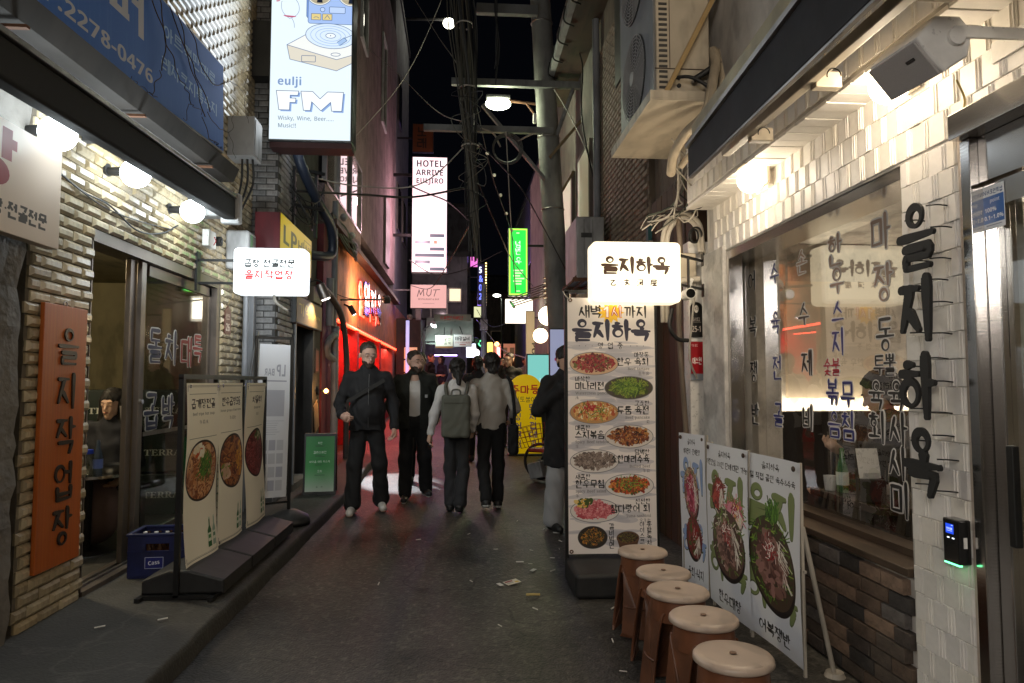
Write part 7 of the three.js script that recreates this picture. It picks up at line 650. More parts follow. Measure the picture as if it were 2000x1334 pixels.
// ---------- litter ----------
{ const fl = new THREE.Mesh(new THREE.BoxGeometry(0.11, 0.002, 0.075), print(PR.flyer, 0.6)); fl.name = 'crumpled_flyer'; fl.position.set(0.368, 0.012, -4.9); fl.rotation.set(0.06, 0.5, 0.05); scene.add(fl); tag(fl, 'small printed flyer lying on the asphalt', 'flyer'); const yw = b_().tube([[0, 0.008, 0], [0.04, 0.012, 0.012], [0.09, 0.008, 0.004]], 0.008, 6).mesh('yellow_scrap', std([0.45, 0.34, 0.12], 0.7)); yw.position.set(0.44, 0.006, -4.6); tag(yw, 'yellow scrap lying beside the printed flyer', 'litter'); reseed(95); const g = new THREE.CylinderGeometry(0.004, 0.004, 0.05, 8).rotateZ(Math.PI / 2), wm = std([0.6, 0.57, 0.52], 0.8); const spots = [[0.95, -4.35], [0.62, -5.9], [0.72, -5.6], [0.5, -5.35], [0.9, -6.1], [0.46, -4.25], [0.83, -3.7], [0.05, -4.9], [-0.35, -6.2], [0.2, -4.0], [0.68, -5.1], [0.3, -5.8], [0.85, -5.75], [0.58, -7.0], [0.1, -6.4], [0.75, -3.3], [0.78, -6.6], [-0.6, -5.0]]; spots.forEach(([x, z]) => { const m = new THREE.Mesh(g, wm); m.name = numbered('cigarette_end'); m.position.set(x + rr(-0.05, 0.05), 0.01, z + rr(-0.1, 0.1)); m.rotation.y = rr(0, 3); m.scale.setScalar(rr(0.6, 1.1)); scene.add(m); tag(m, 'white cigarette end lying on the asphalt', 'cigarette end', 'cigarette ends on the asphalt'); }); [[-1.62, -3.95], [-1.9, -3.85]].forEach(([x, z]) => { const m = new THREE.Mesh(g, wm); m.name = numbered('cigarette_end'); m.position.set(x, 0.128, z); m.rotation.y = 0.6; scene.add(m); tag(m, 'white cigarette end lying on the raised pavement', 'cigarette end', 'cigarette ends on the pavement'); });
  [[0.47, -5.44], [0.55, -5.2], [0.28, -4.85], [0.9, -6.45]].forEach(([x, z], i) => { const s = b_().box(0, 0, 0, 0.06, 0.003, 0.03, 0.001).mesh('paper_scrap', std([0.62, 0.6, 0.56], 0.8)); s.position.set(x, 0.012, z); s.rotation.y = i; tag(s, 'torn white paper scrap on the asphalt', 'paper scrap', 'paper scraps on the asphalt'); }); }

// ---------- lit shop fronts behind the lens, whose light reaches the asphalt and the boards ----------
{ const o = thing('rear_light_sign', 'long white light sign of the shop behind, on the pavement side', 'light sign', null, [-2.1, 2.9, 2.4]); b_().box(0, 0, 0, 0.2, 0.7, 3.0, 0.01).mesh('sign_shell', glow([1, 0.93, 0.84], 3), o); b_().box(-0.16, 0, 0, 0.12, 0.3, 2.6).mesh('bracket', M.darkGrey, o); finish(o); rectLight('rear_light_sign', 2.9, 0.65, [1, 0.93, 0.86], 27, -1.98, 2.9, 2.4, [1, -0.25, -0.6]); }
{ const o = thing('rear_shop_house', 'plain dark shop house behind, on the pavement side', 'building'); b_().span(-6, -2.32, -0.2, 7, -0.4, 9).mesh('wall', std([0.2, 0.18, 0.16], 0.85, { map: T.grime }), o); finish(o); const q = thing('rear_tile_house', 'plain pale shop house behind, on the restaurant side', 'building'); b_().span(1.95, 6, -0.2, 7, -0.5, 9).mesh('wall', std([0.35, 0.33, 0.3], 0.8, { map: T.grime }), q); finish(q); }
{ const o = thing('rear_street_lamp', 'street lamp on a wall arm behind', 'street lamp', null, [0.6, 5.2, 3.4]); b_().sph(0, 0, 0, 0.17, 1.25, 0.55, 0.8).mesh('lamp_head', glow([1, 0.95, 0.85], 16), o); b_().rod([0.1, 0.08, 0], [1.4, 0.3, 0], 0.03).mesh('arm', M.grey, o); finish(o); point('rear_street_lamp', [1, 0.86, 0.68], 14, 0.6, 5.05, 3.4, 8); }
// ---------- people: distance fields of tapered limbs, meshed with surface nets ----------
function nets(fn, lo, hi, c) {
  const n = [0, 1, 2].map((k) => Math.ceil((hi[k] - lo[k]) / c) + 1), [nx, ny, nz] = n, f = new Float32Array(nx * ny * nz), id = new Int32Array(nx * ny * nz).fill(-1), p = [], idx = [];
  const Bk = 6; for (let z0 = 0; z0 < nz; z0 += Bk) for (let y0 = 0; y0 < ny; y0 += Bk) for (let x0 = 0; x0 < nx; x0 += Bk) { // far blocks take one value
    const m = fn(lo[0] + (x0 + 2.5) * c, lo[1] + (y0 + 2.5) * c, lo[2] + (z0 + 2.5) * c), far = Math.abs(m) > 9 * c;
    for (let z = z0; z < Math.min(nz, z0 + Bk); z++) for (let y = y0; y < Math.min(ny, y0 + Bk); y++) for (let x = x0; x < Math.min(nx, x0 + Bk); x++) f[x + y * nx + z * nx * ny] = far ? m : fn(lo[0] + x * c, lo[1] + y * c, lo[2] + z * c);
  }
  const sx = 1, sy = nx, sz = nx * ny, C = [0, sx, sy, sx + sy, sz, sx + sz, sy + sz, sx + sy + sz], E = [[0, 1], [2, 3], [4, 5], [6, 7], [0, 2], [1, 3], [4, 6], [5, 7], [0, 4], [1, 5], [2, 6], [3, 7]];
  for (let z = 0; z < nz - 1; z++) for (let y = 0; y < ny - 1; y++) for (let x = 0; x < nx - 1; x++) {
    const i = x + y * sy + z * sz; let m = 0; for (let k = 0; k < 8; k++) if (f[i + C[k]] < 0) m |= 1 << k; if (m === 0 || m === 255) continue;
    let X = 0, Y = 0, Z = 0, w = 0; for (const [a, b] of E) { const A = f[i + C[a]], Bv = f[i + C[b]]; if (A < 0 === Bv < 0) continue; const t = A / (A - Bv), pa = [a & 1, (a >> 1) & 1, a >> 2], pb = [b & 1, (b >> 1) & 1, b >> 2]; X += mix(pa[0], pb[0], t); Y += mix(pa[1], pb[1], t); Z += mix(pa[2], pb[2], t); w++; }
    id[i] = p.length / 3; p.push(lo[0] + (x + X / w) * c, lo[1] + (y + Y / w) * c, lo[2] + (z + Z / w) * c);
  }
  const quad = (a, b, d, e, flip) => { if (a < 0 || b < 0 || d < 0 || e < 0) return; if (flip) idx.push(a, d, b, a, e, d); else idx.push(a, b, d, a, d, e); };
  for (let z = 1; z < nz - 1; z++) for (let y = 1; y < ny - 1; y++) for (let x = 1; x < nx - 1; x++) {
    const i = x + y * sy + z * sz, s = f[i] < 0; if (s !== f[i + sx] < 0) quad(id[i - sy - sz], id[i - sz], id[i], id[i - sy], !s); if (s !== f[i + sy] < 0) quad(id[i - sx - sz], id[i - sx], id[i], id[i - sz], !s); if (s !== f[i + sz] < 0) quad(id[i - sx - sy], id[i - sy], id[i], id[i - sx], !s);
  }
  const nr = new Float32Array(p.length), e = c * 0.6; for (let i = 0; i < p.length; i += 3) { const a = p[i], b = p[i + 1], d = p[i + 2]; let gx = fn(a + e, b, d) - fn(a - e, b, d), gy = fn(a, b + e, d) - fn(a, b - e, d), gz = fn(a, b, d + e) - fn(a, b, d - e); const l = Math.hypot(gx, gy, gz) || 1; nr[i] = gx / l; nr[i + 1] = gy / l; nr[i + 2] = gz / l; }
  const g = new THREE.BufferGeometry(); g.setAttribute('position', new THREE.Float32BufferAttribute(p, 3)); g.setAttribute('normal', new THREE.Float32BufferAttribute(nr, 3)); g.setIndex(idx);
  if (idx.length) { const q = g.attributes.position, va = V().fromBufferAttribute(q, idx[0]), vb = V().fromBufferAttribute(q, idx[1]), vc = V().fromBufferAttribute(q, idx[2]), nn = vb.sub(va).cross(vc.sub(va)); if (nn.dot(V(nr[idx[0] * 3], nr[idx[0] * 3 + 1], nr[idx[0] * 3 + 2])) < 0) for (let i = 0; i < idx.length; i += 3) { const t = idx[i + 1]; idx[i + 1] = idx[i + 2]; idx[i + 2] = t; } g.setIndex(idx); }
  return g;
}
const smin = (a, b, k) => { const h = Math.max(k - Math.abs(a - b), 0) / k; return Math.min(a, b) - h * h * k * 0.25; };
const cap = (a, b, r0, r1 = r0, sx = 1, sz = 1) => { const dx = b[0] - a[0], dy = b[1] - a[1], dz = b[2] - a[2], L = dx * dx + dy * dy + dz * dz || 1e-9; return (x, y, z) => { const t = clamp(((x - a[0]) * dx + (y - a[1]) * dy + (z - a[2]) * dz) / L); return Math.hypot((x - a[0] - dx * t) / sx, y - a[1] - dy * t, (z - a[2] - dz * t) / sz) - mix(r0, r1, t); }; };
const ell = (c, r) => { const k = Math.min(...r); return (x, y, z) => { const a = (x - c[0]) / r[0], b = (y - c[1]) / r[1], d = (z - c[2]) / r[2], l = Math.hypot(a, b, d); return (l - 1) * k * (l > 1 ? 1.15 : 1); }; };
const join = (list, k) => (x, y, z) => { let d = 9; for (const f of list) d = smin(d, f(x, y, z), k); return d; };
const cut = (f, g) => (x, y, z) => Math.max(f(x, y, z), g(x, y, z));
const fold = (f, a, s = 1) => (x, y, z) => f(x, y, z) + a * (Math.sin(y * 38 * s + 3 * Math.sin(x * 21 * s + z * 17) + x * 24) * 0.55 + Math.sin(x * 46 * s + y * 22 + 2.2 * Math.sin(z * 30 + y * 15)) * 0.45);
const UVz = (g) => { g.setAttribute('uv', new THREE.BufferAttribute(new Float32Array(g.attributes.position.count * 2), 2)); return g; };
const skinM = { light: phys([0.55, 0.34, 0.26], 0.58, { sheen: 0.2 }), asian: phys([0.56, 0.36, 0.26], 0.58, { sheen: 0.2 }) };
const clothM = (c, r = 0.85) => new THREE.MeshPhysicalMaterial({ color: col(...c), roughness: r, map: T.cloth, bumpMap: T.cloth, bumpScale: 0.0008, sheen: 0.25, sheenColor: col(0.4), sheenRoughness: 0.6 });
function hand(w, dir, out, palm, curl) { // five fingers from a palm; dir along the hand, out towards the thumb
  const d = V(...dir).normalize(), o = V(...out).normalize(), n = d.clone().cross(o).normalize().multiplyScalar(palm), W = V(...w), P = (a, b, c) => { const q = W.clone().addScaledVector(d, a).addScaledVector(o, b).addScaledVector(n, c); return [q.x, q.y, q.z]; }, fs = [];
  fs.push(cap(P(0.0, 0, 0), P(0.075, 0.004, 0), 0.026, 0.03), cap(P(0.02, -0.012, 0), P(0.082, -0.022, 0), 0.016, 0.013), cap(P(0.02, 0.014, 0), P(0.085, 0.026, 0), 0.016, 0.013));
  const list = [join(fs, 0.02)]; [[0.03, 0.072], [0.01, 0.08], [-0.01, 0.074], [-0.028, 0.058]].forEach(([s, l], i) => { const a = P(0.085, s, 0), c1 = curl * (0.9 + i * 0.1), b = P(0.085 + l * 0.5 * Math.cos(c1), s, l * 0.5 * Math.sin(c1)), e = P(0.085 + l * (0.5 * Math.cos(c1) + 0.5 * Math.cos(c1 * 2.2)), s * 0.95, l * (0.5 * Math.sin(c1) + 0.5 * Math.sin(c1 * 2.2))); list.push(join([cap(a, b, 0.0095, 0.009), cap(b, e, 0.009, 0.0075)], 0.004)); });
  list.push(join([cap(P(0.015, 0.02, 0), P(0.05, 0.05, 0.012), 0.014, 0.011), cap(P(0.05, 0.05, 0.012), P(0.08, 0.05 - curl * 0.01, 0.03), 0.011, 0.009)], 0.004));
  return { f: join(list, 0.006), c: P(0.07, 0, 0) };
}
// spec in metres for a figure 1.75 m tall that faces +z; scaled by h
function person(name, label, s) {
  const o = thing(name, label, 'person', s.group, s.pos, s.ry ?? 0), J = { hip: [0, 0.93, 0], chest: [0, 1.27, 0], neck: [0, 1.46, -0.01], head: [0, 1.62, 0.02], sL: [0.18, 1.395, -0.01], sR: [-0.18, 1.395, -0.01], eL: [0.25, 1.13, -0.03], eR: [-0.25, 1.13, -0.03], wL: [0.25, 0.9, 0.05], wR: [-0.25, 0.9, 0.05], kL: [0.1, 0.49, 0.03], kR: [-0.1, 0.49, 0.03], aL: [0.1, 0.08, -0.02], aR: [-0.1, 0.08, -0.02], tL: null, tR: null, ...s.J }, k = s.h / 1.75, W = s.wide ?? 1, skin = skinM[s.skin ?? 'asian'], hipL = [J.hip[0] + 0.076 * W, J.hip[1] - 0.03, J.hip[2]], hipR = [J.hip[0] - 0.076 * W, J.hip[1] - 0.03, J.hip[2]];
  o.scale.setScalar(k); const box = (pts, m) => [pts.reduce((a, p) => a.map((v, i) => Math.min(v, p[i] - m)), [9, 9, 9]), pts.reduce((a, p) => a.map((v, i) => Math.max(v, p[i] + m)), [-9, -9, -9])];
  const add = (n, g, m, par = o) => { const me = new THREE.Mesh(UVz(g), m); me.name = n; par.add(me); return me; }, H = J.head, yaw = s.turn ?? 0, nod = s.nod ?? 0;
  // head in its own axes, turned towards what the person looks at
  const face = (f) => { const c = Math.cos(-yaw), q = Math.sin(-yaw), cn = Math.cos(nod), sn = Math.sin(nod), HS = 1.1; return (x, y, z) => { x = (x - H[0]) / HS; y = (y - H[1]) / HS; z = (z - H[2]) / HS; const x1 = x * c + z * q, z1 = -x * q + z * c; return f(x1, y * cn + z1 * sn, -y * sn + z1 * cn) * HS; }; };
  const fem = s.fem ? 1 : 0, headF = join([ell([0, 0.03, -0.012], [0.076, 0.088, 0.094]), ell([0, -0.045, 0.025], [0.058 - fem * 0.004, 0.066, 0.066]), cap([0, -0.1, 0.06], [0, -0.1, 0.062], 0.022), cap([-0.03, 0.02, 0.074], [0.03, 0.02, 0.074], 0.012)], 0.03), eye = (sx) => ell([sx * 0.03, 0.003, 0.094], [0.015, 0.0085, 0.0095]);
  const headD = (x, y, z) => { let d = headF(x, y, z); for (const sx of [-1, 1]) { const e = eye(sx)(x, y, z); d = Math.max(d, -smin(e, 9, 0.01)); d = Math.min(d, ell([sx * 0.03, 0.002, 0.079], [0.0135, 0.0125, 0.0125])(x, y, z)); d = smin(d, ell([sx * 0.079, -0.005, -0.005], [0.01, 0.03, 0.018])(x, y, z), 0.008); } d = smin(d, cap([0, 0.005, 0.084], [0, -0.032, 0.106], 0.007, 0.012)(x, y, z), 0.012); d = smin(d, cap([-0.018, -0.062, 0.084], [0.018, -0.062, 0.084], 0.0075)(x, y, z), 0.008); return d; };
  const parts = [nets(face(headD), [H[0] - 0.13, H[1] - 0.17, H[2] - 0.14], [H[0] + 0.13, H[1] + 0.16, H[2] + 0.17], 0.006)];
  const core = [cap([J.neck[0], J.neck[1] - 0.05, J.neck[2]], [H[0], H[1] - 0.06, H[2] - 0.02], 0.056 * (s.neck ?? 1), 0.05 * (s.neck ?? 1)), cap(J.hip, J.chest, 0.09, 0.1), cap(J.chest, J.neck, 0.1, 0.06), cap(J.sL, J.eL, 0.03, 0.028), cap(J.eL, J.wL, 0.028, 0.022), cap(J.sR, J.eR, 0.03, 0.028), cap(J.eR, J.wR, 0.028, 0.022), cap(J.chest, J.sL, 0.05, 0.03), cap(J.chest, J.sR, 0.05, 0.03)];
  if (!s.noLegs) core.push(cap(hipL, J.kL, 0.05, 0.035), cap(J.kL, J.aL, 0.035, 0.028), cap(hipR, J.kR, 0.05, 0.035), cap(J.kR, J.aR, 0.035, 0.028));
  const all = [J.hip, J.chest, J.neck, H, J.sL, J.sR, J.eL, J.eR, J.wL, J.wR, ...(s.noLegs ? [] : [J.kL, J.kR, J.aL, J.aR])], [lo, hi] = box(all, 0.13); parts.push(nets(join(core, 0.03), lo, hi, 0.016));
  for (const e of ['L', 'R']) { if (s['hide' + e]) continue; const w = J['w' + e], el = J['e' + e], dir = s['hd' + e] ?? [w[0] - el[0], w[1] - el[1], w[2] - el[2]], out = s['ho' + e] ?? [0, 0, 1], hh = hand(w, dir, out, e === 'L' ? 1 : -1, s['curl' + e] ?? 0.45), [a, b] = box([hh.c, w], 0.1); parts.push(nets(hh.f, a, b, 0.0045)); }
  add('body', mergeGeometries(parts.map(UVz)), skin);
  // hair, beard, brows, glasses
  const hairM = std(s.hairC ?? [0.012, 0.01, 0.009], 0.55), scalp = s.hair ? ell([0, 0.035, -0.016], [0.086, 0.1, 0.106]) : ell([0, 0.036, -0.014], [0.0815, 0.095, 0.101]), hl = s.hair ?? 0; const hf = (x, y, z) => { let d = scalp(x, y, z); d = Math.max(d, -(y - 0.05 + (z - 0.03) * (hl === 0 ? 0.9 : 0.55) + (z < 0.02 ? 0 : 0.0)) - (z < 0.0 ? (0.055 + (hl > 0 ? 0.05 : 0)) : 0.055 * Math.max(0, 1 - z / 0.05)) ); d = Math.max(d, z > 0.03 && y < (s.fringe ?? 0.078) - Math.max(0, Math.abs(x) - 0.03) * (s.fem ? 2.6 : 0.9) ? 0.02 : -1); if (hl > 0) d = smin(d, cap([0, 0.02, -0.05], [0, -0.05, -0.062], 0.075, 0.055)(x, y, z), 0.03); if (s.tail) d = smin(d, cap([0, -0.05, -0.1], [0, -0.16, -0.12], 0.035, 0.022)(x, y, z), 0.02); if (s.bob) { d = smin(d, cap([0.072, 0.02, -0.01], [0.084, -0.17, 0.01], 0.036, 0.03)(x, y, z), 0.02); d = smin(d, cap([-0.072, 0.02, -0.01], [-0.084, -0.17, 0.01], 0.036, 0.03)(x, y, z), 0.02); } return d + 0.0022 * Math.sin(x * 150 + 2.6 * Math.sin(y * 40 + z * 66) + z * 90) + 0.0018 * Math.sin(z * 170 + 3 * Math.sin(x * 55 + y * 30)) + 0.003 * Math.sin(x * 43 + y * 31 + 2 * Math.sin(z * 37)); };
  add('hair', nets(face(hf), [H[0] - 0.15, H[1] - 0.25, H[2] - 0.2], [H[0] + 0.15, H[1] + 0.2, H[2] + 0.17], 0.0075), hairM);
  const fg = new THREE.Group(); fg.position.set(...H); fg.rotation.set(0, yaw, 0); const bro = b_(); for (const sx of [-1, 1]) { bro.tube([[sx * 0.014, 0.024, 0.0955], [sx * 0.03, 0.0275, 0.092], [sx * 0.048, 0.021, 0.079]], (fem ? 0.0022 : 0.0034), 6, 8); bro.sph(sx * 0.03, 0.002, 0.087, 0.0055, 1, 1, 0.7, 10); } const bg = bro.build(false).scale(1.1, 1.1, 1.1).rotateX(nod).rotateY(yaw).translate(...H); add('brows_and_eyes', bg, hairM); add('lips', b_().tube([[-0.019, -0.062, 0.087], [0, -0.0595, 0.0945], [0.019, -0.062, 0.087]], 0.0045, 6, 10).build(false).scale(1.1, 1.1, 1.1).rotateX(nod).rotateY(yaw).translate(...H), std([0.36, 0.12, 0.1], 0.5));
  if (s.beard) { const bd = (x, y, z) => { let d = headF(x, y, z) - 0.0035; d = Math.max(d, y + 0.046 + Math.max(0, z - 0.06) * 0.3, -z + 0.0); d = Math.max(d, -cap([-0.016, -0.061, 0.1], [0.016, -0.061, 0.1], 0.011)(x, y, z)); return d + 0.0022 * Math.sin(x * 260 + y * 190) ; }; add('beard', nets(face(bd), [H[0] - 0.11, H[1] - 0.18, H[2] - 0.11], [H[0] + 0.11, H[1] + 0.05, H[2] + 0.15], 0.0065), std([0.045, 0.028, 0.02], 0.7)); }
  if (s.glasses) { const gl = b_(); for (const sx of [-1, 1]) { gl.add(new THREE.TorusGeometry(0.021, 0.001, 6, 22), sx * 0.031, 0.002, 0.104); gl.bar([sx * 0.052, 0.006, 0.1], [sx * 0.082, 0.004, 0.0], 0.0014); } gl.bar([-0.01, 0.006, 0.105], [0.01, 0.006, 0.105], 0.002); add('glasses', gl.build(false).scale(1.1, 1.1, 1.1).rotateX(nod).rotateY(yaw).translate(...H), std(0.2, 0.3, { metalness: 0.8 })); }
  // clothes
  const t = s.top, R = t.r ?? 1, arm = (e) => { const S = J['s' + e], E = J['e' + e], w = J['w' + e]; const m = [mix(E[0], w[0], 0.93), mix(E[1], w[1], 0.93), mix(E[2], w[2], 0.93)]; return [cap(S, E, 0.068 * R, 0.056 * R), cap(E, m, 0.056 * R, (t.cuff ?? 0.042) * R)]; }, hem = t.hem ?? 0.86, belly = s.belly ?? 0;
  const torso = join([cap([J.hip[0], hem - 0.1, J.hip[2]], [J.chest[0], J.chest[1] - 0.05, J.chest[2]], 0.142 * R + belly * 0.02 + (t.flare ?? 0.008), 0.142 * R, 1.2 * W, 0.86 + belly * 0.14), cap([J.chest[0], J.chest[1] - 0.02, J.chest[2]], [J.neck[0], J.neck[1] - 0.1, J.neck[2]], 0.145 * R, 0.12 * R, 1.2 * W, 0.86), cap(J.sL, J.sR, 0.058 * R), cap([J.neck[0], J.neck[1] - 0.05, J.neck[2]], [J.neck[0], J.neck[1] + (t.collar ?? 0.0), J.neck[2] + 0.006], 0.082, 0.07)], 0.07);
  const arms = join([join(arm('L'), 0.04), join(arm('R'), 0.04)], 0.01), tor = belly ? join([torso, ell([J.hip[0], 1.05, J.hip[2] + 0.05], [0.18 * W, 0.17, 0.14 + belly * 0.03])], 0.06) : torso, hemC = (x, y, z) => Math.max(tor(x, y, z), hem + 0.008 * Math.sin(x * 19 + z * 13) - y);
  let topC = fold(join([hemC, arms], 0.035), t.fold ?? 0.0065); if (t.open) { const f0 = topC; topC = (x, y, z) => Math.max(f0(x, y, z), -(Math.max(Math.abs(x - J.chest[0]) - 0.062 - (y > 1.38 ? (1.38 - y) * 0.25 : 0), -(z - J.chest[2] - 0.03), y - 1.47))); }
  { const [a, b] = box([J.hip, J.chest, J.neck, J.sL, J.sR, J.eL, J.eR, J.wL, J.wR, [J.hip[0], hem, J.hip[2]]], 0.24); add(t.name, nets(topC, a, b, 0.0125), clothM(t.c, t.rough)); }
  if (t.under) { const u = join([cap([J.hip[0], 0.9, J.hip[2]], J.chest, 0.128, 0.132, 1.15 * W, 0.82), cap(J.chest, [J.neck[0], J.neck[1] - 0.05, J.neck[2]], 0.132, 0.075, 1.1, 0.82)], 0.05), uf = (x, y, z) => Math.max(fold(u, 0.003)(x, y, z), 0.93 - y, y - 1.45); add('shirt', nets(uf, [-0.24, 0.78, -0.2], [0.24, 1.5, 0.22], 0.012), clothM(t.under)); }
  if (!s.noLegs) { const g = s.legs, w = g.w ?? 1, leg = (h, kn, an) => join([cap(h, kn, 0.086 * w, 0.067 * w * (g.loose ?? 1)), cap(kn, [an[0], an[1] + 0.015, an[2]], 0.067 * w * (g.loose ?? 1), (g.hem ?? 0.056) * w)], 0.04); let f = join([leg(hipL, J.kL, J.aL), leg(hipR, J.kR, J.aR), cap([J.hip[0] - 0.05, J.hip[1], J.hip[2]], [J.hip[0] + 0.05, J.hip[1], J.hip[2]], 0.122 * Math.sqrt(w), 0.122 * Math.sqrt(w), W, 0.9)], 0.03); const ff = fold(f, 0.0065, 0.7), yb = Math.min(J.aL[1], J.aR[1]) - 0.045, tr = (x, y, z) => Math.max(ff(x, y, z), y - J.hip[1] - 0.09, yb - y); const [a, b] = box([J.hip, hipL, hipR, J.kL, J.kR, J.aL, J.aR], 0.17); add('trousers', nets(tr, a, b, 0.0135), clothM(g.c, g.rough));
    for (const e of ['L', 'R']) { const A = J['a' + e], T2 = J['t' + e] ?? [A[0] + (e === 'L' ? 0.02 : -0.02), A[1] - 0.045, A[2] + 0.17], hl2 = [A[0], A[1] - 0.03, A[2] - 0.03], up = join([cap(hl2, T2, 0.045, 0.038, 0.95, 1), cap([A[0], A[1] + 0.02, A[2]], hl2, 0.045, 0.045)], 0.03), dirT = V(T2[0] - hl2[0], T2[1] - hl2[1], T2[2] - hl2[2]), slope = dirT.y / Math.hypot(dirT.x, dirT.z), base = (x, y, z) => (hl2[1] - 0.047 + slope * ((x - hl2[0]) * dirT.x + (z - hl2[2]) * dirT.z) / Math.hypot(dirT.x, dirT.z) + 0.002), sh = (x, y, z) => Math.max(up(x, y, z), base(x, y, z) - y), [a2, b2] = box([A, T2, hl2], 0.08); const so = (x, y, z) => Math.max(up(x, y, z) - 0.005, base(x, y, z) - 0.003 - y, y - base(x, y, z) - 0.024); const m = add('shoe', nets(sh, a2, b2, 0.0075), std(s.shoe ?? 0.02, 0.5)); add('sole', nets(so, a2, b2, 0.0075), std(s.sole ?? 0.02, 0.6), m); } }
  finish(o); return { o, J, add };
}
const walk = { kL: [0.1, 0.5, 0.1], aL: [0.1, 0.09, 0.1], kR: [-0.1, 0.47, -0.02], aR: [-0.1, 0.11, -0.2], tR: [-0.11, 0.045, -0.04] };
const phoneM = phys(0.012, 0.15, { clearcoat: 1 });
{ // man in the black jacket
  const { o, add } = person('person', 'bearded person in a black jacket and white sneakers, one hand raised', { pos: [-1.03, groundY(-7.7), -7.7], ry: 0.12, h: 1.86, wide: 0.95, belly: 1, skin: 'light', beard: 1, glasses: 1, neck: 1.1, turn: 0.28, nod: 0.18, hairC: [0.035, 0.024, 0.017], J: { eR: [-0.285, 1.12, -0.02], wR: [-0.25, 1.0, 0.2], eL: [0.27, 1.12, -0.05], wL: [0.275, 0.86, 0.03], sL: [0.185, 1.385, -0.01], sR: [-0.185, 1.385, -0.01], kL: [0.13, 0.49, 0.05], aL: [0.15, 0.1, -0.06], tL: [0.17, 0.05, 0.1], kR: [-0.12, 0.5, 0.08], aR: [-0.14, 0.085, 0.1] }, hdR: [0.5, -0.25, 0.8], hoR: [0.3, 0.9, 0.2], curlR: 0.8, curlL: 0.7, top: { name: 'jacket', c: [0.013, 0.013, 0.015], hem: 0.84, r: 1.0, collar: 0.02, cuff: 0.048 }, legs: { c: [0.007, 0.007, 0.008], w: 1.12, hem: 0.075 }, shoe: [0.55, 0.52, 0.48], sole: [0.3, 0.2, 0.14] });
  add('bag_strap', b_().bar([-0.2, 1.14, 0.19], [0.17, 1.36, 0.165], 0.01, 0.038).build(false), std(0.008, 0.6)); add('zip', b_().tube([[0.015, 1.42, 0.125], [0.012, 1.25, 0.185], [0.01, 1.05, 0.212], [0.01, 0.88, 0.2]], 0.003, 6, 20).build(false), std(0.1, 0.4, { metalness: 0.6 })); add('wrist_watch', b_().add(new THREE.TorusGeometry(0.036, 0.008, 8, 20), 0.275, 0.9, 0.02, Math.PI / 2, 0, 0).build(false), std(0.03, 0.3)); finish(o);
}
{ // man in the open olive jacket
  const { o, add } = person('person', 'bearded person in an open dark olive jacket over a white shirt, hands in pockets', { pos: [-0.56, groundY(-8.4), -8.4], ry: 0.1, h: 1.8, wide: 1.05, skin: 'light', beard: 1, glasses: 1, turn: 0.62, hairC: [0.025, 0.018, 0.013], hair: 0, J: { eL: [0.3, 1.12, -0.08], wL: [0.22, 0.9, 0.1], eR: [-0.28, 1.12, -0.08], wR: [-0.21, 0.9, 0.1], kL: [0.12, 0.5, 0.1], aL: [0.14, 0.13, 0.02], tL: [0.17, 0.1, 0.19], kR: [-0.1, 0.49, 0.04], aR: [-0.1, 0.08, 0.02] }, hideL: 1, hideR: 1, top: { name: 'jacket', c: [0.018, 0.02, 0.016], hem: 0.83, r: 1.1, open: 1, under: [0.78, 0.75, 0.71], collar: 0.02 }, legs: { c: [0.008, 0.008, 0.009], w: 1.08, hem: 0.072, loose: 1.08 }, shoe: [0.02, 0.02, 0.022], sole: [0.55, 0.55, 0.53] });
  add('badge', b_().box(0.13, 1.22, 0.158, 0.03, 0.036, 0.004).build(false), std(0.35, 0.6)); finish(o);
}
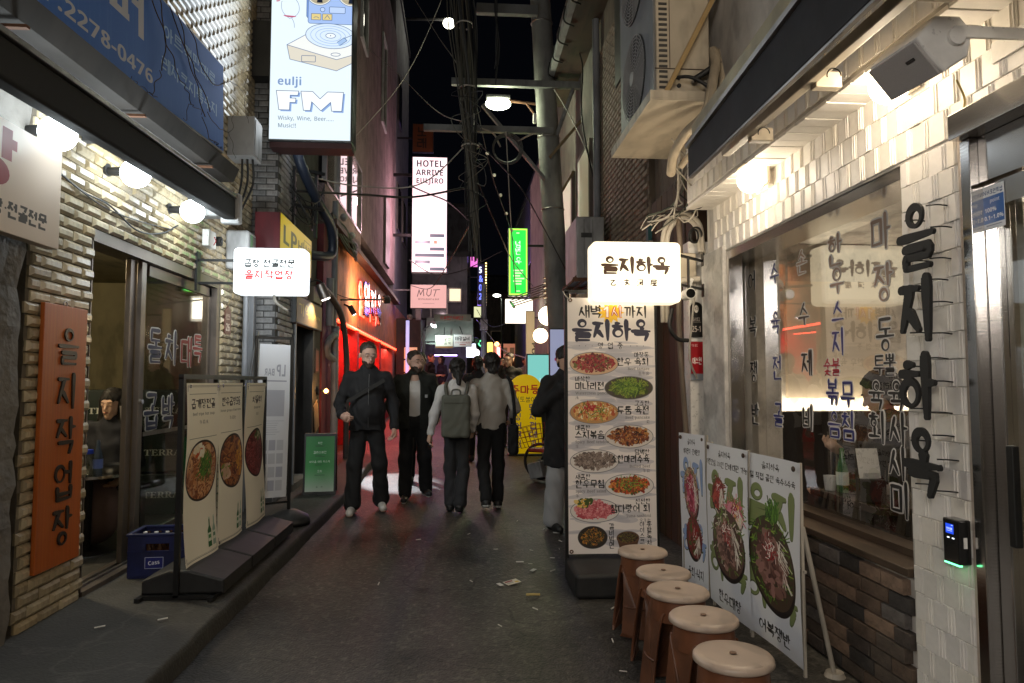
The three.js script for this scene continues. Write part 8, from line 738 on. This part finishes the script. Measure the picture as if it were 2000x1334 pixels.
{ // woman with the backpack, seen from behind
  const { o, add } = person('person', 'person in a white top with a grey green backpack and phone in hand, walking away', { pos: [-0.04, groundY(-7.6), -7.6], ry: Math.PI - 0.05, h: 1.68, wide: 0.86, fem: 1, hair: 1, tail: 1, turn: 0.2, nod: 0.12, J: { sL: [0.165, 1.39, -0.01], sR: [-0.165, 1.39, -0.01], eR: [-0.2, 1.12, -0.02], wR: [-0.17, 0.92, 0.1], eL: [0.26, 1.12, -0.03], wL: [0.3, 0.89, -0.02], kL: [0.08, 0.5, 0.06], aL: [0.07, 0.09, 0.04], kR: [-0.08, 0.49, 0.03], aR: [-0.04, 0.1, -0.06] }, hoL: [0, 0, 1], top: { name: 'cardigan', c: [0.74, 0.72, 0.7], hem: 0.86, r: 0.95, collar: 0, cuff: 0.046 }, legs: { c: [0.03, 0.031, 0.035], w: 0.98, hem: 0.08, loose: 1.0 }, shoe: 0.01, sole: 0.01 });
  add('phone', b_().box(0.32, 0.8, 0.0, 0.012, 0.15, 0.075, 0.005, 0.5, 0.2, -0.2).build(false), phoneM);
  const bp = add('backpack', nets(fold((x, y, z) => { const qx = Math.abs(x) - 0.12, qy = Math.abs(y - 1.1) - 0.2, qz = Math.abs(z + 0.21) - 0.045; return Math.hypot(Math.max(qx, 0), Math.max(qy, 0), Math.max(qz, 0)) + Math.min(Math.max(qx, qy, qz), 0) - 0.04; }, 0.004, 0.8), [-0.22, 0.8, -0.34], [0.22, 1.4, -0.08], 0.012), clothM([0.13, 0.135, 0.11])); add('strap', b_().tube([[0.1, 1.3, -0.17], [0.125, 1.42, -0.1], [0.12, 1.47, 0.0], [0.12, 1.35, 0.12]], 0.02, 8, 16).tube([[-0.1, 1.3, -0.17], [-0.125, 1.42, -0.1], [-0.12, 1.47, 0.0], [-0.12, 1.35, 0.12]], 0.02, 8, 16).tube([[0.05, 1.33, -0.2], [0.04, 1.39, -0.19], [-0.04, 1.39, -0.19], [-0.05, 1.33, -0.2]], 0.01, 6, 12).build(false), clothM([0.12, 0.12, 0.1]), bp); add('flap_seam', b_().box(0, 1.25, -0.298, 0.26, 0.012, 0.006, 0.002).build(false), clothM([0.09, 0.09, 0.07]), bp); finish(o);
}
{ // man in the beige jacket, seen from behind
  const { o, add } = person('person', 'person in a beige jacket and black trousers with a black shoulder bag, walking away', { pos: [0.345, groundY(-7.75), -7.75], ry: Math.PI + 0.06, h: 1.75, wide: 0.94, hair: 1, turn: 0.25, J: { eL: [0.24, 1.12, -0.02], wL: [0.2, 0.92, 0.1], eR: [-0.27, 1.13, -0.04], wR: [-0.25, 1.0, 0.14], kL: [0.09, 0.49, -0.02], aL: [0.07, 0.13, -0.16], tL: [0.08, 0.06, -0.01], kR: [-0.09, 0.5, 0.08], aR: [-0.08, 0.085, 0.06] }, top: { name: 'jacket', c: [0.45, 0.42, 0.38], hem: 0.9, r: 0.99, collar: 0.03 }, legs: { c: [0.008, 0.008, 0.009], w: 1.02, hem: 0.066 }, shoe: 0.015, sole: [0.5, 0.5, 0.48] });
  const bag = add('shoulder_bag', nets(fold((x, y, z) => { const a = (x + 0.25) * 0.97 + (z) * 0.1, qy = Math.abs(y - 0.78) - 0.13, qz = Math.abs(z + 0.03) - 0.11, qx = Math.abs(a) - 0.02; return Math.hypot(Math.max(qx, 0), Math.max(qy, 0), Math.max(qz, 0)) + Math.min(Math.max(qx, qy, qz), 0) - 0.035; }, 0.006, 0.7), [-0.42, 0.56, -0.24], [-0.16, 1.0, 0.18], 0.012), clothM([0.008, 0.008, 0.009])); add('strap', b_().tube([[-0.25, 0.94, -0.12], [-0.24, 1.2, -0.13], [-0.2, 1.44, -0.1], [-0.17, 1.49, -0.01], [-0.2, 1.4, 0.1], [-0.25, 0.94, 0.06]], 0.019, 8, 30).build(false), clothM([0.008, 0.008, 0.009]), bag); finish(o);
}
{ // person with the phone behind the banner
  const { o, add } = person('person', 'person in a long black coat and grey trousers looking at a phone', { pos: [1.03, 0, -6.7], ry: 0.35, h: 1.77, wide: 1.04, hair: 1, fringe: 0.03, bob: 0, turn: -0.1, nod: 0.42, J: { eL: [0.27, 1.13, 0.0], wL: [0.13, 1.2, 0.2], eR: [-0.29, 1.14, -0.02], wR: [-0.04, 1.4, 0.15], kL: [0.12, 0.5, 0.02], kR: [-0.13, 0.49, 0.04], aL: [0.15, 0.08, -0.02], aR: [-0.15, 0.08, 0.02] }, hdR: [0.2, 0.9, -0.1], hoR: [0.2, 0, 1], hdL: [-0.4, 0.5, 0.4], curlR: 1.0, curlL: 0.7, top: { name: 'coat', c: [0.012, 0.012, 0.014], hem: 0.6, flare: 0.035, r: 1.1, collar: 0.03, cuff: 0.055 }, legs: { c: [0.42, 0.42, 0.43], w: 1.08, hem: 0.09, loose: 1.22 }, shoe: 0.012, sole: 0.012 });
  add('phone', b_().box(0.1, 1.29, 0.27, 0.075, 0.15, 0.01, 0.004, -0.5, 0.2).build(false), phoneM); finish(o);
}
{ const { o, add } = person('person', 'person with glasses in a black sweatshirt, phone at the ear', { pos: [0.92, groundY(-13), -13], ry: -0.1, h: 1.77, hair: 0, glasses: 1, turn: -0.5, J: { eR: [-0.3, 1.18, 0.03], wR: [-0.13, 1.52, 0.08] }, hdR: [0.1, 0.9, -0.1], hoR: [0.8, 0, 0.3], curlR: 0.9, top: { name: 'sweatshirt', c: [0.01, 0.01, 0.011], hem: 0.86, r: 1.05 }, legs: { c: [0.02, 0.02, 0.025] } }); add('phone', b_().box(-0.1, 1.61, 0.07, 0.012, 0.14, 0.07, 0.004).build(false), phoneM); add('chest_print', b_().box(0, 1.28, 0.135, 0.16, 0.03, 0.004).build(false), std(0.2, 0.7)); finish(o); }
person('person', 'person in a black suit standing in the far shop entrance under the canvas awning', { pos: [-0.9, groundY(-20.5), -20.5], ry: 1.2, h: 1.72, hair: 0, top: { name: 'jacket', c: [0.01, 0.01, 0.012], hem: 0.8 }, legs: { c: [0.05, 0.04, 0.03] }, J: { wL: [0.2, 1.1, 0.26], wR: [-0.2, 1.1, 0.26] } });
person('person', 'person in a dark top beside the person in the black suit', { pos: [-0.6, groundY(-21.5), -21.5], ry: -1.0, h: 1.66, hair: 1, bob: 1, top: { name: 'sweater', c: [0.03, 0.03, 0.06], hem: 0.84 }, legs: { c: [0.02, 0.02, 0.03] } });
{ const { o, add } = person('person', 'person in dark clothes with a black backpack between the couple walking away', { pos: [0.28, groundY(-11.2), -11.2], ry: Math.PI, h: 1.72, hair: 1, top: { name: 'hooded_top', c: [0.012, 0.012, 0.014], hem: 0.84, collar: 0.03 }, legs: { c: [0.012, 0.012, 0.014] }, J: walk }); add('backpack', b_().box(0, 1.15, -0.2, 0.28, 0.42, 0.14, 0.05).build(false), clothM([0.01, 0.01, 0.012])); finish(o); }
person('person', 'person in a black cap walking behind the person in the olive jacket', { pos: [-0.58, groundY(-9.6), -9.6], ry: 0.2, h: 1.78, hair: 1, top: { name: 'coat', c: [0.012, 0.013, 0.011], hem: 0.75 }, legs: { c: [0.01, 0.01, 0.011] } });
person('person', 'person in a pale shirt far down the alley by the orange lamp', { pos: [1.62, groundY(-17), -17], ry: 0.3, h: 1.68, hair: 1, top: { name: 'shirt', c: [0.3, 0.29, 0.3], hem: 0.86 }, legs: { c: [0.02, 0.02, 0.03] }, J: walk });
// ---------- inside the brick shop ----------
{ const { o } = person('person', 'smiling person in a dark jacket seated at the round table in the brick shop', { pos: [-2.92, -0.26, -6.0], ry: 0.15, h: 1.62, fem: 1, hair: 1, bob: 1, turn: -0.2, nod: 0.12, noLegs: 1, fringe: 0.045, J: { eL: [0.24, 1.1, 0.06], wL: [0.16, 0.98, 0.26], eR: [-0.24, 1.1, 0.06], wR: [-0.12, 0.98, 0.28] }, top: { name: 'jacket', c: [0.012, 0.013, 0.02], hem: 0.7, r: 1.02, collar: 0.02 } }); finish(o); }
{ const o = thing('stool_seat', 'dark bench under the seated person in the brick shop', 'bench', null, [-2.95, 0.1, -6.05]); b_().box(0, 0.42, 0, 0.5, 0.06, 0.4, 0.01).box(-0.2, 0.2, 0, 0.05, 0.4, 0.34).box(0.2, 0.2, 0, 0.05, 0.4, 0.34).mesh('bench_frame', M.black, o); b_().add(new THREE.SphereGeometry(0.22, 20, 14).scale(0.9, 1.2, 0.8), 0.05, 0.3, 0.32).mesh('draped_coat', std([0.25, 0.17, 0.16], 0.85, { map: T.cloth }), o); finish(o); }
{ const o = thing('round_table', 'round steel table with bottles in the brick shop doorway', 'table', null, [-2.86, 0.1, -5.55]); b_().cyl(0, 0.62, 0, 0.36, 0.36, 0.02, 40).mesh('table_top', M.steel, o); b_().cyl(0, 0.3, 0, 0.03, 0.03, 0.62, 14).cyl(0, 0.015, 0, 0.22, 0.24, 0.03, 24).mesh('pedestal', M.blackMetal, o); finish(o); const c = thing('water_jug', 'clear jug with a blue lid on the round steel table', 'jug', null, [-2.79, 0.732, -5.36]); b_().lathe([[0.001, 0], [0.055, 0], [0.06, 0.12], [0.05, 0.16], [0.046, 0.16], [0.055, 0.12], [0.05, 0.01], [0.001, 0.01]]).mesh('jug_body', M.pane, c); b_().cyl(0, 0.17, 0, 0.052, 0.054, 0.03, 20).mesh('lid', std([0.02, 0.05, 0.4], 0.4), c); finish(c); const d = thing('soju_bottle', 'dark bottle with a blue label on the round steel table', 'bottle', null, [-2.71, 0.732, -5.38]); b_().lathe([[0.001, 0], [0.032, 0], [0.033, 0.13], [0.014, 0.2], [0.013, 0.255], [0.001, 0.256]], 0, 0, 0, 18).mesh('bottle_glass', std([0.05, 0.07, 0.1], 0.1), d); b_().cyl(0, 0.08, 0, 0.034, 0.034, 0.07, 18).mesh('label', std([0.1, 0.15, 0.4], 0.5), d); finish(d); const e = thing('hot_pot', 'black pot with paper napkins on the round steel table', 'pot', null, [-2.66, 0.732, -5.55]); b_().lathe([[0.001, 0], [0.09, 0], [0.1, 0.06], [0.094, 0.06], [0.085, 0.01], [0.001, 0.01]]).mesh('pot_body', M.black, e); b_().box(0.12, 0.02, 0.08, 0.1, 0.02, 0.07, 0.006, 0.2, 0.4).mesh('napkin', M.white, e); finish(e); }
for (let k = 0; k < 3; k++) { const o = thing('dark_beer_crate', ['dark green beer crate with white letters, lowest of the stack in the brick shop', 'dark green beer crate with white letters, middle of the stack in the brick shop', 'dark green beer crate with white letters, topmost of the stack in the brick shop'][k], 'crate', 'stacked dark beer crates', [-3.55, 0.1 + k * 0.42, -7.3], 0.25); const g = b_(); g.box(0, 0.205, 0, 0.62, 0.4, 0.4, 0.012); g.mesh('crate_body', std([0.012, 0.022, 0.018], 0.5), o); const m = panel('label', 0.4, 0.2, print(PR.terra, 0.5), o, 0.0, 0.2, 0.203); void m; finish(o); const q = copyOf(o, ['dark green beer crate behind the seated person, lowest of its stack', 'dark green beer crate behind the seated person, middle of its stack', 'dark green beer crate behind the seated person, topmost of its stack'][k], [-3.0, 0.1 + k * 0.42, -7.35], 0.1); void q; }
{ const o = thing('menu_card', 'small pale card leaning on the door frame inside the brick shop', 'card', null, [-2.62, 1.18, -5.62]); b_().box(0, 0, 0, 0.1, 0.12, 0.004, 0.001, 0, 0.4, 0.1).mesh('card', std([0.5, 0.45, 0.38], 0.7), o); b_().cyl(0, -0.5, 0, 0.008, 0.008, 0.9, 8).mesh('stem', M.blackMetal, o); finish(o); }
// ---------- inside the restaurant ----------
{ person('person', 'dark haired person in black eating with chopsticks behind the restaurant window', { pos: [2.58, -0.2, -4.0], ry: -2.0, h: 1.68, hair: 1, turn: -0.3, nod: 0.4, noLegs: 1, J: { eR: [-0.3, 1.12, 0.06], wR: [-0.02, 1.24, 0.26], eL: [0.26, 1.08, 0.1], wL: [0.12, 1.0, 0.32] }, hdR: [0.5, 0.5, 0.6], curlR: 0.9, top: { name: 'jacket', c: [0.012, 0.012, 0.014], hem: 0.7, cuff: 0.045 } }); }
{ const o = thing('dining_table', 'dark wooden dining table behind the restaurant window', 'table', null, [2.43, 0.06, -3.72]); b_().box(0, 0.7, 0, 0.6, 0.04, 0.7, 0.008).mesh('table_top', std([0.05, 0.03, 0.02], 0.25, { map: T.wood }), o); for (const [x, z] of [[-0.26, -0.3], [0.26, -0.3], [-0.26, 0.3], [0.26, 0.3]]) b_().box(x, 0.34, z, 0.05, 0.68, 0.05).mesh('leg', M.black, o); finish(o); const T0 = 0.783; const c = thing('green_bottle', 'green glass bottle with a pale label on the dining table', 'bottle', null, [2.22, T0, -3.86]); b_().lathe([[0.001, 0], [0.033, 0], [0.034, 0.13], [0.014, 0.2], [0.013, 0.255], [0.001, 0.256]], 0, 0, 0, 20).mesh('bottle_glass', std([0.03, 0.12, 0.02], 0.12), c); b_().cyl(0, 0.08, 0, 0.035, 0.035, 0.075, 20).mesh('label', std([0.55, 0.6, 0.55], 0.5), c); finish(c); const d = thing('paper_cup', 'white paper cup beside the green bottle', 'cup', null, [2.19, T0, -3.94]); b_().lathe([[0.001, 0], [0.03, 0], [0.038, 0.085], [0.036, 0.085], [0.028, 0.006], [0.001, 0.006]], 0, 0, 0, 20).mesh('cup_body', M.white, d); finish(d); const e = thing('rice_bowl', 'white paper bowl in front of the eating person', 'bowl', null, [2.42, T0, -3.78]); b_().lathe([[0.001, 0], [0.035, 0], [0.055, 0.06], [0.052, 0.06], [0.03, 0.006], [0.001, 0.006]], 0, 0, 0, 24).mesh('bowl_body', M.white, e); finish(e); const f = thing('chopsticks', 'pair of steel chopsticks in the eating hand', 'chopsticks', null, [2.46, 0.99, -3.82]); b_().rod([0, 0.05, 0], [-0.06, -0.14, 0.08], 0.0025, 6).mesh('chopstick', M.chrome, f); b_().rod([0.01, 0.05, 0.01], [-0.05, -0.14, 0.1], 0.0025, 6).mesh('chopstick', M.chrome, f); finish(f); const n = thing('napkin_box', 'dark napkin box with pale papers on the wainscot side of the table', 'napkin box', null, [2.2, T0, -3.55]); b_().box(0, 0.06, 0, 0.12, 0.12, 0.09, 0.006).mesh('box_body', M.black, n); b_().box(0, 0.13, 0, 0.09, 0.05, 0.004, 0.001, 0.3).box(0.0, 0.2, -0.02, 0.12, 0.16, 0.006, 0.001, -0.2).mesh('paper', M.white, n); finish(n); }
scene.traverse((c) => { if (c.isMesh) { c.castShadow = true; c.receiveShadow = true; } });
renderer.render(scene, camera);
